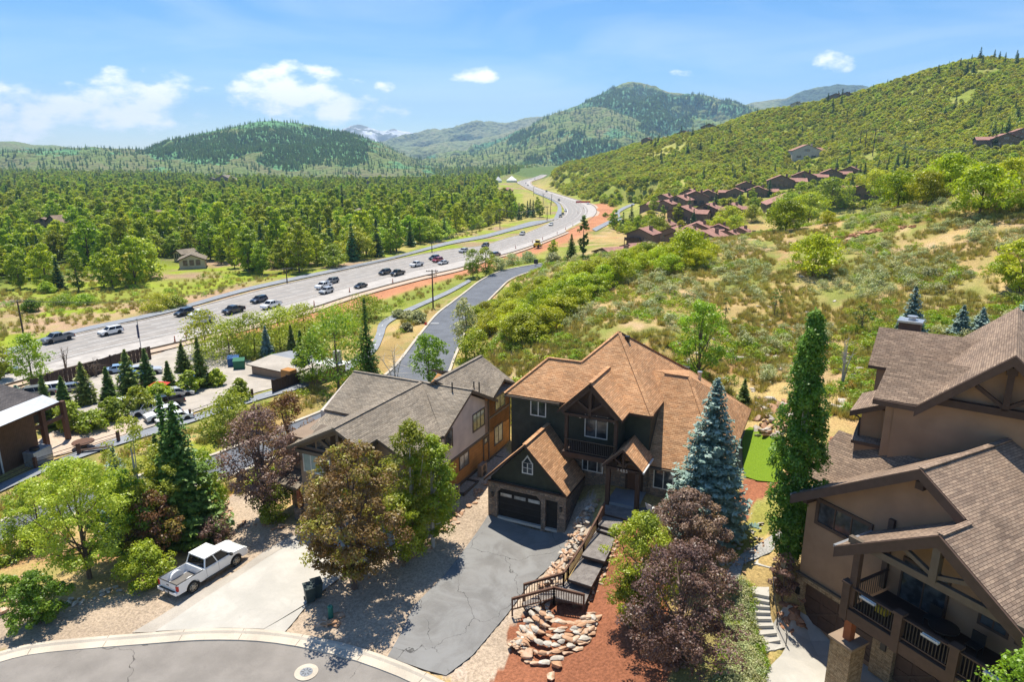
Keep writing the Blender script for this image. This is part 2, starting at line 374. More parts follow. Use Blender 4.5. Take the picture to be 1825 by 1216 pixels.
M['red_rock'] = rockmat('red_stone', (.42, .20, .11), (.52, .30, .18))
# ------------------------------------------------------------------ terrain height
def _nz(x, y, seed=0):   # cheap smooth value noise in [-1,1]
    x = np.asarray(x, float)+seed*17.3; y = np.asarray(y, float)-seed*9.1
    xi = np.floor(x).astype(np.int64); yi = np.floor(y).astype(np.int64); fx = x-xi; fy = y-yi
    def h(a, b):
        n = (a*374761393+b*668265263+seed*1274126177) & 0xffffffff
        n = ((n ^ (n >> 13))*1274126177) & 0xffffffff
        return ((n ^ (n >> 16)) & 0xffff)/32767.5-1
    u = fx*fx*(3-2*fx); v = fy*fy*(3-2*fy)
    return (h(xi, yi)*(1-u)+h(xi+1, yi)*u)*(1-v)+(h(xi, yi+1)*(1-u)+h(xi+1, yi+1)*u)*v
def fbm(x, y, seed=0, o=5, g=.5):
    s = 0; a = 1; t = 0
    for i in range(o):
        s = s+a*_nz(x, y, seed+i); t += a; a *= g; x = np.asarray(x)*2.03; y = np.asarray(y)*2.03
    return s/t
HW_Z = -4.5
CP = []   # control points (X, Y, z)
def cz(*L):
    for u, v, z in L: CP.append(PZ(u, v, z))
def cy(*L):
    for u, v, y in L: CP.append(PY(u, v, y))
def cw(*L):
    for p in L: CP.append(np.array(p, float))
# near lots and street
cz((0,1165,-1.0),(290,1130,-1),(505,1131,-1),(693,1175,-1),(840,1230,-1),(0,1216,-1.05),(400,1216,-1.05),(700,1216,-1.05),
   (360,1040,-.75),(450,985,-.6),(600,960,-.4),(600,1060,-.6),(120,1100,-1.0),(60,1010,-1.5),(200,1000,-1.3),(20,960,-2.2),(420,880,-1.6),(480,930,-.6),
   (870,918,0),(1001,950,0),(940,1045,-.35),(800,1060,-.45),(735,1080,-.6),(860,820,.35),(800,900,.1),(905,800,.5),
   (1010,1010,.15),(1045,1080,.1),(960,1150,-.6),(1000,1200,-.5),(1100,1216,.2),(1090,1000,1.3),(1130,960,2.0),(1040,940,1.2),(1060,880,2.2),(1100,900,2.3),
   (1200,900,2.3),(1300,940,2.6),(1360,800,3.0),(1340,870,2.9),(1375,840,3.1),(1330,960,2.5),(1290,1010,2.1),(1230,1010,2.0),(1240,1150,.9),(1200,1216,.4),
   (1330,1060,1.6),(1330,1130,.6),(1350,1200,.1),(1400,1170,0),(1440,1216,-.05),(1480,1110,0),(1420,960,2.9),(1395,1000,2.6),(1420,1060,1.4),(1440,900,3.6))
cw((17.7,35.5,0),(20,28,0),(24,24,0),(26,32,.2),(30,40,1.5),(14,18,-.6),(4,16,-1),(-10,14,-1),(-25,20,-1.2),(0,-30,-1),(40,20,1),(60,40,5),(45,52,7),(35,60,6),(70,20,4))
# house B / A surroundings
cw((5,55,2.2),(16,60,3.0),(-6,56,.4),(-10,52,.3),(-14,46,-.5),(-20,44,-1),(-13,62,-.2),(-5,64,1.2),(10,66,3.2),(20,66,3.6),(-22,56,-1.6),(-25,48,-1.8))
# bank behind the lawn and the near slope
cy((1380,765,57.5),(1400,720,62),(1375,690,67),(1300,640,75),(1180,600,76),(1060,600,80),(1450,620,75),(1500,690,64),(1520,640,70),
   (1440,560,86),(1330,540,92),(1200,540,92),(1080,540,95),(980,580,92),(900,600,92),(1560,560,82),(1700,560,80),(1800,540,80),
   (1450,480,104),(1250,490,108),(1600,470,100),(1750,440,98),(1825,420,98),(1100,500,108),(1000,530,108),(1450,430,122),(1300,430,128),(1180,455,130),
   (1080,465,140),(1000,478,150),(1560,390,126),(1700,360,122),(1825,325,122),(1900,300,125),(1640,430,108),(2000,420,90),(2000,300,130),(2200,350,100))
cz((880,575,.5),(850,590,-.6),(940,545,1.5))
# behind the crest: drops to the condominium flat
cw((10,170,2),(35,175,2),(55,190,0),(80,190,3),(110,190,8),(150,200,12),(200,190,20),(60,240,-3.5),(95,250,-3),(140,260,2),(190,260,8),(260,260,20))
cw((40,260,-3.8),(50,300,-4),(80,320,-4),(110,330,-3.5),(140,330,-1.5),(180,330,2),(240,330,9))
# highway corridor / flats
cw((-120,90,-4.3),(-77,99,-4.3),(-52,151,-4.4),(-20,221,-4.5),(23,330,-4.5),(50,422,-4.5),(45,520,-4.5),(30,700,-4.5),(25,950,-5),(-60,85,-3.8),(-50,75,-3.5),(-40,66,-2.8),(-62,64,-3.2),
   (-90,70,-3.8),(-45,100,-3.9),(-35,110,-4),(-20,130,-4),(-12,108,-3.9),(-25,88,-3.6),(-18,78,-2.8),(-8,84,-1.8),(0,150,-3.3),(14,200,-3),(5,230,-3.8),(-10,180,-4),(30,260,-4),(-38,52,-2.2),(-55,45,-2.5),(-90,40,-3.5),(-45,35,-1.6),(-150,60,-4.5))
cw((10,600,-5),(55,600,-4.3),(5,800,-5),(48,800,-4.3),(0,1000,-5),(45,1000,-4.2),(25,1200,-5),(65,1220,-4.3),(50,1400,-5.3),(85,1420,-4.5),(60,1600,-5.5),(110,1600,-5))
cw((-90,170,-5.2),(-60,220,-5.4),(-150,140,-5),(-110,260,-5.8),(-40,330,-5.6),(-200,250,-6),(-30,500,-6),(-150,500,-6.5),(-350,500,-6.5),(-60,900,-6.5),(-400,1000,-7),(0,1500,-7),(-800,1500,-7.5),(-1500,900,-7),(-600,300,-6.5),(-300,120,-5),
   (-1500,2500,-8),(0,2600,-8),(-600,2600,-8),(-3000,4000,-9),(0,4500,-9),(3000,4500,-9),(0,11000,-10),(-9000,9000,-10),(9000,9000,-10),(-9000,1000,-8),(-200,-300,-2),(200,-300,5))
# the big right-hand ridge
cy((985,312,830),(1000,330,640),(1030,330,560),(1080,345,480),(1120,330,520),(1100,300,720),(1150,380,330),(1200,330,470),(1300,320,470),(1400,345,400),(1500,335,400),(1600,325,380),(1700,310,330),
   (1150,270,760),(1200,290,640),(1300,270,640),(1300,300,540),(1400,240,690),(1420,300,560),(1500,290,540),(1500,240,640),(1600,290,470),(1600,220,600),(1650,180,640),(1700,270,440),(1750,200,560),(1800,260,420),(1825,200,520),
   (1900,250,400),(1900,160,540),(2050,200,430),(2300,250,350))
RID = [(925,303,1500),(960,301,1250),(1000,300,1080),(1040,287,980),(1080,275,930),(1140,256,900),(1180,249,880),(1220,246,860),(1280,230,850),(1350,206,840),(1420,194,820),(1500,180,800),(1570,161,780),(1640,141,750),(1700,121,730),(1745,109,720),(1800,111,715),(1860,108,700),(1950,112,680),(2100,120,640),(2400,150,500)]
cy(*RID)
for (u, v, y) in RID:
    p = PY(u, v, y); q = p*1.5; q[2] = p[2]*.55-4; CP.append(q)
    q = p*1.14; q[2] = p[2]*.93-1; CP.append(q)
CP = np.array(CP)
_T0 = math.radians(78)
def _q(X, Y):
    X = np.asarray(X, float); Y = np.asarray(Y, float)
    r = np.hypot(X, Y); th = np.clip(np.arctan2(X, Y), -_T0, _T0)
    return th*1.0, np.log(np.maximum(r, 12.0))*.85
def _tps_fit(P):
    a, b = _q(P[:, 0], P[:, 1]); n = len(a)
    d2 = (a[:, None]-a)**2+(b[:, None]-b)**2
    K = np.where(d2 > 0, .5*d2*np.log(d2+1e-12), 0)+np.eye(n)*2e-5
    A = np.zeros((n+3, n+3)); A[:n, :n] = K; A[:n, n] = 1; A[:n, n+1] = a; A[:n, n+2] = b; A[n:, :n] = A[:n, n:].T
    w = np.linalg.solve(A, np.concatenate([P[:, 2]/(np.hypot(P[:, 0], P[:, 1])+40), [0, 0, 0]]))
    return a, b, w
_ta, _tb, _tw = _tps_fit(CP)
def h0(X, Y):
    X = np.asarray(X, float); Y = np.asarray(Y, float); sh = X.shape; x = X.ravel(); y = Y.ravel(); out = np.zeros(len(x)); n = len(_ta)
    for i in range(0, len(x), 20000):
        a, b = _q(x[i:i+20000], y[i:i+20000])
        d2 = (a[:, None]-_ta)**2+(b[:, None]-_tb)**2
        out[i:i+20000] = (.5*d2*np.log(d2+1e-12))@_tw[:n]+_tw[n]+_tw[n+1]*a+_tw[n+2]*b
    out *= (np.hypot(x, y)+40)
    r = np.hypot(x, y)
    far = np.clip((r-2600)/1500, 0, 1); out = out*(1-far)-9*far
    # natural roughness where nothing is built
    th = np.arctan2(x, y)
    hill = np.clip((r-62)/40, 0, 1)*np.clip((x-(-.02*y))/30, 0, 1)
    out += hill*(fbm(x/14, y/14, 3, 4)*.5+np.clip((r-300)/300, 0, 1)*fbm(x/90, y/90, 5, 4)*7*np.clip(1-(r-1300)/800, 0, 1)*np.clip((out-2)/14, 0, 1))
    return out.reshape(sh)

# ------------------------------------------------------------------ roads: pairs of edge points (left px, right px, z)
def smooth_poly(P, step):
    P = np.array(P, float); out = []
    n = len(P)
    for i in range(n-1):
        p0 = P[max(i-1, 0)]; p1 = P[i]; p2 = P[i+1]; p3 = P[min(i+2, n-1)]
        k = max(2, int(np.linalg.norm((p2-p1)[:3])/step))
        for j in range(k):
            t = j/k; out.append(.5*((2*p1)+(-p0+p2)*t+(2*p0-5*p1+4*p2-p3)*t*t+(-p0+3*p1-3*p2+p3)*t**3))
    out.append(P[-1]); return np.array(out)
def strip(pairs, step=3.0):
    Q = [np.concatenate([PZ(a[0], a[1], z), PZ(b[0], b[1], z)]) for a, b, z in pairs]
    S = smooth_poly(Q, step); return S[:, :3], S[:, 3:]
HWL, HWR = strip([((-120,668),(-140,742),HW_Z),((0,641),(0,697),HW_Z),((130,598),(160,655),HW_Z),((300,561),(340,613),HW_Z),((450,521),(500,573),HW_Z),((520,504),(560,556),HW_Z),((600,486),(644,528),HW_Z),((700,464),(746,500),HW_Z),
    ((800,445),(830,480),HW_Z),((860,438),(875,463),HW_Z),((906,424),(914,453),HW_Z),((937,416),(952,440),HW_Z),((967,403.5),(990,425),HW_Z),((987,393.5),(1029,408),HW_Z),((1002,386),(1056,393),HW_Z),((1007,378),(1069,377.5),HW_Z),((1005,371),(1062,366),HW_Z),((998,362),(1045,360),HW_Z),
    ((983,354),(1020,353),HW_Z),((960,344.5),(990,344),HW_Z),((940,336),(967,337),HW_Z),((929,330),(950,330),HW_Z),((922,324.6),(948,324),HW_Z),((935,320),(958,320),HW_Z),((952,316),(968,316.5),-4.7),((965,311),(976,311.5),-5)], 4.0)
FRL, FRR = strip([((-200,1000),(-200,1045),-2.4),((0,934),(0,966),-2.4),((130,886),(140,915),-2.5),((260,848),(270,884),-2.6),((386,812),(391,856),-2.7),((500,765),(512,805),-2.9),((590,728),(620,765),-3.1),((660,690),(720,722),-3.3),((705,655),(785,685),-3.4),((748,600),(812,628),-3.5),((780,561),(839,567),-3.5),((808,539),(865,540),-3.4),
    ((830,522),(889,516),-3.3),((862,498),(908,499),-3.2),((900,482),(940,486),-3.1),((968,469.5),(982,475),-3.0)], 2.0)
TRL, TRR = strip([((-100,893),(-100,922),-3.3),((0,862),(0,877),-3.3),((100,819),(100,832),-3.3),((200,784),(202,796),-3.4),((330,744),(334,755),-3.4),((460,703),(464,712),-3.4),((545,678),(550,688),-3.5),((610,650),(620,660),-3.6),((655,622),(668,628),-3.7),((670,596),(683,600),-3.8),((676,576),(690,580),-3.8),((700,561),(708,567),-3.8),((745,541),(750,546),-3.9),((795,519),(801,523),-3.9),((835,498),(840,501),-4)], 2.0)
SWL, SWR = strip([((-100,654),(-100,664),-4.5),((0,626),(0,636),-4.5),((130,588),(130,595),-4.5),((300,551),(300,557),-4.5),((450,510),(450,516),-4.5),((600,478),(600,483),-4.5),((700,457),(700,461),-4.5),((800,430),(803,435),-4.5),((860,419),(863,424),-4.5),((915,404),(920,409),-4.5),((945,395),(953,401),-4.5),((972,392),(980,394),-4.5)], 4.0)
S2L, S2R = strip([((985,391),(990,392),-4.5),((989,385),(997,388),-4.5),((994,372),(1001,374),-4.5),((990,362),(996,362),-4.5),((975,353),(979,353),-4.5),((950,343),(953,342),-4.5)], 4.0)
P2L, P2R = strip([((1055,408),(1062,412),-4),((1085,393),(1090,397),-4),((1102,386),(1108,391),-4),((1096,380),(1104,380),-4),((1108,370),(1113,373),-4),((1128,362),(1132,364),-4)], 4.0)
SDRIVE = [(PZ(983,393.5,-4.5)), (PZ(992,388,-4.5)), PZ(973,391.5,-4.5), PZ(972,395,-4.5)]
ROADS = [('highway', HWL, HWR), ('frontage_road', FRL, FRR), ('trail', TRL, TRR), ('roadside_path', SWL, SWR), ('curving_path', S2L, S2R), ('condo_path', P2L, P2R)]
_cl = []
for nm, L, R in ROADS:
    c = (L+R)/2; w = np.linalg.norm(L-R, axis=1)/2; _cl.append((c, w))
def corridor(X, Y, Z):
    """terrain pressed under the roads; returns new Z"""
    x = X.ravel(); y = Y.ravel(); z = Z.ravel().copy(); r = np.hypot(x, y)
    for c, w in _cl:
        lo = c.min(0)-40; hi = c.max(0)+40
        I = np.where((x > lo[0]) & (x < hi[0]) & (y > lo[1]) & (y < hi[1]))[0]
        if not len(I): continue
        best = np.full(len(I), 1e9); bz = np.zeros(len(I)); bw = np.zeros(len(I))
        px, py = x[I], y[I]
        for i in range(len(c)-1):
            a = c[i, :2]; d = c[i+1, :2]-a; L2 = d@d+1e-9
            t = np.clip(((px-a[0])*d[0]+(py-a[1])*d[1])/L2, 0, 1)
            q = np.hypot(px-a[0]-t*d[0], py-a[1]-t*d[1])-(w[i]*(1-t)+w[i+1]*t)
            m = q < best; best[m] = q[m]; bz[m] = (c[i, 2]*(1-t)+c[i+1, 2]*t)[m]; bw[m] = w[i]
        k = np.clip(1-(best-1.2)/(4+.03*r[I]), 0, 1); k = k*k*(3-2*k)
        z[I] = z[I]*(1-k)+(bz-.13-.0006*np.minimum(r[I], 900)*(best < 1))*k
    return z.reshape(Z.shape)
# ------------------------------------------------------------------ flat sheets near the houses (px outlines on height z, later draped)
def inpoly(x, y, P):
    x = np.asarray(x); y = np.asarray(y); c = np.zeros(x.shape, bool); n = len(P)
    for i in range(n):
        x1, y1 = P[i][0], P[i][1]; x2, y2 = P[(i+1) % n][0], P[(i+1) % n][1]
        if y1 == y2: continue
        m = ((y1 > y) != (y2 > y)) & (x < (x2-x1)*(y-y1)/(y2-y1)+x1); c ^= m
    return c
def march(u, v, f=None, tmax=3500):
    """first hit of the ray with the ground"""
    f = f or hz; d = ray(u, v); d = d/np.linalg.norm(d); t = np.concatenate([np.arange(15, 300, .5), np.exp(np.arange(math.log(300), math.log(tmax), .004))])
    P = CAM+t[:, None]*d; g = f(P[:, 0], P[:, 1]); m = np.where(P[:, 2] < g)[0]
    if not len(m): return None
    i = m[0]; a, b = t[i-1], t[i]
    for _ in range(8):
        q = .5*(a+b); p = CAM+q*d
        if p[2] < float(f(np.array([p[0]]), np.array([p[1]]))[0]): b = q
        else: a = q
    p = CAM+b*d; p[2] = float(f(np.array([p[0]]), np.array([p[1]]))[0]); return p
# coarse lookup grid of the finished height (fast sampling)
_tg = np.radians(np.arange(-60, 60.01, .25)); _rg = np.exp(np.arange(math.log(12), math.log(3600), .0085))
_TT, _RR = np.meshgrid(_tg, _rg, indexing='ij')
_GX = np.sin(_TT)*_RR; _GY = np.cos(_TT)*_RR
_GZ = corridor(_GX, _GY, h0(_GX, _GY))
def hz(X, Y):
    X = np.asarray(X, float); Y = np.asarray(Y, float)
    th = np.arctan2(X, Y); r = np.maximum(np.hypot(X, Y), 12.001)
    a = np.clip((th-_tg[0])/(_tg[1]-_tg[0]), 0, len(_tg)-1.001); b = np.clip((np.log(r)-math.log(12))/.0085, 0, len(_rg)-1.001)
    i = a.astype(int); j = b.astype(int); fa = a-i; fb = b-j
    return (_GZ[i, j]*(1-fa)+_GZ[i+1, j]*fa)*(1-fb)+(_GZ[i, j+1]*(1-fa)+_GZ[i+1, j+1]*fa)*fb
def hz1(x, y): return float(hz(np.array([x]), np.array([y]))[0])
def G(u, v):
    p = march(u, v); return p if p is not None else PY(u, v, 900)
SHEETS = []    # name, world outline, material, lift
def sheet(name, px, mat, lift=.03, label=None):
    P = [G(u, v) for u, v in px]; SHEETS.append((name, P, mat, lift)); return P
street = sheet('street', [(-150,1240),(-60,1192),(0,1176),(60,1161),(150,1151),(290,1140),(400,1134),(505,1140),(610,1160),(690,1186),(760,1215),(810,1250),(300,1330),(-100,1330)], 'asphalt', .02)
sheet('concrete_driveway', [(277,1127),(400,1121),(470,1123),(548,1076),(600,1036),(720,960),(650,900),(600,915),(521,969)], 'concrete', .05)
sheet('driveway_apron', [(470,1123.5),(505,1131),(522,1112),(549,1077.5)], 'concrete', .045)
sheet('parking_strip', [(277,1128),(235,1129),(300,1090),(420,1020),(500,966),(535,950),(600,915),(521,968)], 'lot', .03)
sheet('asphalt_driveway', [(690,1173),(712,1135),(738,1081),(790,1030),(850,950),(869,921),(873,919),(1001,951),(1014,957),(1012,975),(940,1047),(905,1095),(842,1170),(795,1206),(760,1197)], 'drive', .05)
sheet('concrete_pad', [(1400,1075),(1345,1160),(1362,1165),(1400,1156),(1392,1170),(1362,1200),(1350,1250),(1500,1300),(1640,1300),(1560,1180),(1500,1130),(1440,1100)], 'concrete', .05)
sheet('lawn', [(1322,772),(1336,762),(1356,768),(1380,783),(1394,803),(1397,826),(1392,850),(1384,861),(1350,858),(1326,850)], 'lawn', .05)
sheet('gravel_path', [(1296,1018),(1320,990),(1360,965),(1392,944),(1400,950),(1375,985),(1345,998),(1325,1006),(1318,1030),(1305,1060),(1290,1045)], 'gravelpath', .03)
sheet('parking_lot', [(-60,735),(60,690),(205,652),(280,632),(330,612),(345,602),(400,600),(430,640),(480,650),(560,665),(548,676),(458,700),(330,741),(250,768),(150,806),(90,806),(70,760),(30,720)], 'lot', .05)
M['lawnmat'] = None
def build_surfaces():
    for nm, P, mt, lift in SHEETS:
        bm = bmesh.new(); vs_ = [bm.verts.new((p[0], p[1], 0)) for p in P]; bm.faces.new(vs_)
        xs = [p[0] for p in P]; ys = [p[1] for p in P]
        st = 1.0 if max(xs)-min(xs) < 40 else 2.5
        for ax in (0, 1):
            lo = (min(xs), min(ys))[ax]; hi = (max(xs), max(ys))[ax]; k = lo+st
            while k < hi:
                co = [0, 0, 0]; no = [0, 0, 0]; co[ax] = k; no[ax] = 1
                bmesh.ops.bisect_plane(bm, geom=bm.verts[:]+bm.edges[:]+bm.faces[:], plane_co=co, plane_no=no, dist=1e-4); k += st
        bmesh.ops.triangulate(bm, faces=bm.faces[:])
        X = np.array([v.co.x for v in bm.verts]); Y = np.array([v.co.y for v in bm.verts]); Z = hz(X, Y)+lift
        for v, z in zip(bm.verts, Z): v.co.z = z
        for f in bm.faces:
            if f.normal.z < 0: f.normal_flip()
        me = bpy.data.meshes.new(nm); bm.to_mesh(me); bm.free()
        tag(link(nm, me, None, M[mt]), kind='structure')

# ------------------------------------------------------------------ ground colour zones
DRY = (.43, .31, .13); OLIVE = (.225, .24, .06); GREEN = (.17, .23, .04); LUSH = (.115, .18, .03)
GRAVEL = (.44, .345, .255); MULCH = (.29, .115, .062); REDDIRT = (.46, .21, .11); FOREST = (.10, .14, .03); TANW = (.46, .33, .19)
def terrain_mesh(name, th, rr, mat, lift=0):
    TT, RR = np.meshgrid(th, rr, indexing='ij'); X = np.sin(TT)*RR; Y = np.cos(TT)*RR
    Z = corridor(X, Y, h0(X, Y)); x, y, z = X.ravel(), Y.ravel(), Z.ravel(); r = np.hypot(x, y)
    for nm, P, mt, lf in SHEETS:
        m = inpoly(x, y, P); z[m] -= .10
    if lift: z[(np.abs(np.arctan2(x, y)) < math.radians(42)) & (r > 16) & (r < 2400)] -= 60
    n = len(x); col = np.zeros((n, 3))
    big = fbm(x/26, y/26, 11, 5); mid = fbm(x/5, y/5, 23, 4); sm = fbm(x/1.3, y/1.3, 31, 3)
    def lay(c, k):
        k = np.clip(k, 0, 1)[:, None]; col[:] = col*(1-k)+np.array(c)*k
    col[:] = OLIVE
    lay(DRY, (big*1.1+mid*.9+sm*.4)*1.6+.72)
    lay(TANW, (mid*1.3+sm*.8-big*.3)*1.5-.25)
    lay(REDDIRT, (fbm(x/9, y/9, 41, 4)*2.6+sm*.5-.75)*.7)
    lay(GREEN, (fbm(x/12, y/12, 51, 5)*2.2+sm*.6-.5)*.8)
    hillf = np.clip((r-330)/100, 0, 1)*np.clip((x-.03*y)/40, 0, 1)
    lay((.22, .27, .04), hillf*(.75+.5*big)); lay((.40, .38, .11), hillf*(fbm(x/60, y/60, 61, 4)*2.5-.4))
    # valley: left of the highway
    xh = np.interp(y, HWL[:, 1][:len(HWL)*3//4], HWL[:, 0][:len(HWL)*3//4])
    left = np.clip((xh-x)/6, 0, 1)*(y > 20)
    lay((.26, .29, .05), left*1.0)
    lay((.34, .235, .15), left*(fbm(x/28, y/13, 71, 5)*3.2+.15+sm*.4))
    lay((.26, .33, .03), left*(fbm(x/22, y/10, 81, 4)*3-.1))
    lay(FOREST, np.clip((xh-x-55-.05*y)/25, 0, 1)*left)
    lay((.11, .16, .04), np.clip((r-1000)/400, 0, 1))
    # between highway and frontage road: red dirt shoulder then grass
    xr = np.interp(y, HWR[:, 1][:len(HWR)*3//4], HWR[:, 0][:len(HWR)*3//4]); dd = x-xr
    band = (y > 112)*(y < 520)*(dd > -3)
    lay(REDDIRT, band*np.clip(1.3-dd/(6+.012*y+2*mid), 0, 1)*1.4)
    lay((.20, .25, .035), (y > 85)*(y < 260)*np.clip((dd-6)/3, 0, 1)*np.clip(1-(dd-20)/8, 0, 1)*(.75+.5*mid))
    lay((.42, .33, .24), (y < 112)*(dd > -3)*np.clip(1.2-dd/8, 0, 1)*(x < -30))
    for P, c, e, amp in ZONES:
        dx = fbm(x/1.1, y/1.1, 91, 3)*e; dy = fbm(x/1.1, y/1.1, 97, 3)*e
        m = inpoly(x+dx, y+dy, P).astype(float); lay(c, m*(amp+.35*(sm+mid)*(amp < 1)))
    me = np_mesh(name, np.c_[x, y, z+lift], _grid(len(th), len(rr)), smooth=True)
    a = me.color_attributes.new('ground_color', 'FLOAT_COLOR', 'POINT'); a.data.foreach_set('color', np.c_[col, np.ones(n)].astype(np.float32).ravel())
    o = link(name, me, None, mat); tag(o, kind='structure'); return o
def _grid(n, m):
    i, j = np.meshgrid(np.arange(n-1), np.arange(m-1), indexing='ij'); a = (i*m+j).ravel()
    return np.c_[a, a+1, a+m+1, a+m]
ZONES = []
def zone(px, c, e=.5, amp=1.0): ZONES.append(([G(u, v) for u, v in px], c, e, amp))
GR2 = (.50, .40, .31)
zone([(-150,1215),(0,1172),(150,1150),(290,1132),(505,1138),(700,1180),(850,1230),(900,1260),(1000,1130),(1010,1010),(1050,950),(1060,880),(1030,900),(1001,900),(905,800),(860,800),(700,980),(560,930),(500,940),(440,870),(400,890),(410,960),(300,1030),(200,1060),(100,1080),(0,1090),(-150,1100)], GRAVEL, .6)
zone([(780,1180),(900,1100),(990,990),(1060,905),(1050,885),(1020,905),(1000,960),(930,1075),(830,1180),(840,1216)], GR2, .4)
zone([(860,1260),(905,1170),(905,1120),(930,1090),(1000,1075),(1050,1070),(1062,1010),(1110,925),(1150,925),(1180,960),(1290,930),(1330,850),(1390,858),(1380,880),(1350,890),(1300,960),(1270,1000),(1200,1040),(1190,1216),(1150,1300),(950,1300)], MULCH, .5)
zone([(1190,1300),(1200,1180),(1250,1060),(1300,1060),(1330,1110),(1350,1180),(1345,1300)], (.22,.20,.07), .6, .8)
zone([(1270,1005),(1300,960),(1345,905),(1385,880),(1395,940),(1350,965),(1300,1005),(1290,1020)], (.26,.25,.06), .6, .9)
zone([(0,900),(110,850),(200,825),(330,790),(420,760),(420,800),(330,835),(200,860),(100,890),(0,925),(-100,960),(-100,930)], (.24,.27,.03), 1.0, .85)
zone([(430,740),(500,705),(640,640),(700,600),(760,570),(800,530),(760,560),(720,600),(690,660),(600,700),(560,740),(470,800)], (.36,.25,.10), 1.2, .9)
zone([(300,560),(450,520),(600,488),(450,500),(300,545)], (.36,.27,.13), 2, .6)
zone([(-100,640),(0,616),(130,580),(300,540),(450,500),(600,472),(700,452),(640,455),(500,480),(300,520),(130,560),(0,590),(-100,610)], (.25,.29,.03), 3, .8)
zone([(700,455),(800,427),(900,400),(960,388),(985,372),(965,352),(930,340),(930,360),(900,380),(820,400),(700,430)], (.36,.30,.10), 3, .85)
zone([(30,566),(130,550),(250,552),(330,548),(420,532),(470,512),(430,508),(330,530),(200,540),(60,548),(-60,566),(-60,580),(60,598),(200,588),(300,570),(420,545)], (.40,.27,.17), 4, .85)
gt = NT('ground', .95, .1)
ga = gt.n('ShaderNodeVertexColor', layer_name='ground_color'); gp = gt.pos()
k1 = gt.rng(gt.noise(6, 4, gp, .65), .25, .75, .68, 1.3); k2 = gt.rng(gt.noise(38, 2, gp), .25, .75, .72, 1.26)
k3 = gt.rng(gt.noise(.12, 5, gp, .6), .3, .7, .85, 1.15)
gs = gt.n('ShaderNodeVectorMath', operation='SCALE'); gt.set(gs.inputs[0], ga.outputs[0]); gt.set(gs.inputs['Scale'], gt.math('MULTIPLY', k1, gt.math('MULTIPLY', k2, k3))); gt.col(gs.outputs[0])
gt.bump(gt.noise(3.0, 7, gp, .7), .55, .25); M['ground'] = gt.m
lt = NT('turf', .9, .1); lp = lt.pos(); lt.col(lt.mix(lt.rng(lt.noise(14, 4, lp), .3, .7), (.115, .20, .012), (.21, .31, .025))); lt.bump(lt.noise(45, 3, lp), .8, .05); M['lawn'] = lt.m
terrain_mesh('ground', np.radians(np.arange(-47, 47.01, .2)), np.exp(np.arange(math.log(13), math.log(2900), .0125)), M['ground'])
_far = terrain_mesh('far_ground', np.radians(np.arange(-180, 180.01, 5)), np.exp(np.arange(math.log(2.0), math.log(14000), .12)), M['ground'], -1.3)
build_surfaces()
# ------------------------------------------------------------------ road surfaces
def road_mesh(name, L, R, mat, lift, f0=0.0, f1=1.0, sub=1):
    A = L*(1-f0)+R*f0; B = L*(1-f1)+R*f1; n = len(A); V = np.zeros((n, 2, 3)); V[:, 0] = A; V[:, 1] = B; V[:, :, 2] += lift
    me = np_mesh(name, V.reshape(-1, 3), _grid(n, 2)[:, ::-1]); o = link(name, me, None, mat)
    if me.polygons[0].normal.z < 0: me.flip_normals()
    return tag(o, kind='structure')
mats_ = {'highway': 'highway', 'frontage_road': 'newroad', 'trail': 'path', 'roadside_path': 'path', 'curving_path': 'path', 'condo_path': 'path'}
for nm, L, R in ROADS: road_mesh(nm, L, R, M[mats_[nm]], 0)
sd = MB().poly([tuple(p+np.array([0, 0, .02])) for p in SDRIVE]); tag(sd.build('side_driveway', M['highway']), kind='structure')
M['hw_concrete'] = pavement('highway_concrete', (.42, .39, .36), 0, .1, 8, .05)
M['hw_lane'] = pavement('worn_lane', (.29, .275, .26), 0, .1, 8, .06)
road_mesh('concrete_shoulder', HWL, HWR, M['hw_concrete'], .03, .66, .90)
road_mesh('dirt_shoulder', HWL, HWR, flat('dirt_shoulder', (.47, .36, .27), .95), .03, .915, 1.0)
for f in (.14, .25, .36): road_mesh('wheel_track', HWL, HWR, M['hw_lane'], .012, f, f+.045)
def lines(name, L, R, f, w, on=None, off=None, mat='paint', lift=.05):
    mb = MB(); A = L*(1-f)+R*f; wd = np.linalg.norm(L-R, axis=1); s = np.concatenate([[0], np.cumsum(np.linalg.norm(np.diff(A, axis=0), axis=1))])
    segs = [(a, min(a+(on or 1e9), s[-1])) for a in np.arange(0, s[-1], (on+off) if on else 1e9)]
    for a, b in segs:
        q = [a]+[x for x in s if a < x < b]+[b]
        def at(x):
            i = min(max(int(np.searchsorted(s, x))-1, 0), len(s)-2); t = (x-s[i])/(s[i+1]-s[i]+1e-9); return (A[i]*(1-t)+A[i+1]*t), (R-L)[i]/wd[i]
        for x0, x1 in zip(q[:-1], q[1:]):
            (p, d), (p2, d2) = at(x0), at(x1); u = np.array([0, 0, lift])
            mb.poly([p-d*w/2+u, p+d*w/2+u, p2+d2*w/2+u, p2-d2*w/2+u])
    me = mb.mesh(name, M[mat]); 
    if me.polygons and me.polygons[0].normal.z < 0: me.flip_normals()
    return tag(link(name, me), kind='structure')
lines('edge_line', HWL, HWR, .07, .22); lines('edge_line', HWL, HWR, .60, .2)
lines('lane_dashes', HWL, HWR, .22, .18, 4, 9); lines('lane_dashes', HWL, HWR, .34, .18, 4, 9); lines('median_line', HWL, HWR, .46, .16, mat='paint'); 
lines('trail_dashes', TRL, TRR, .5, .12, 1.2, 6, 'paint', .03)
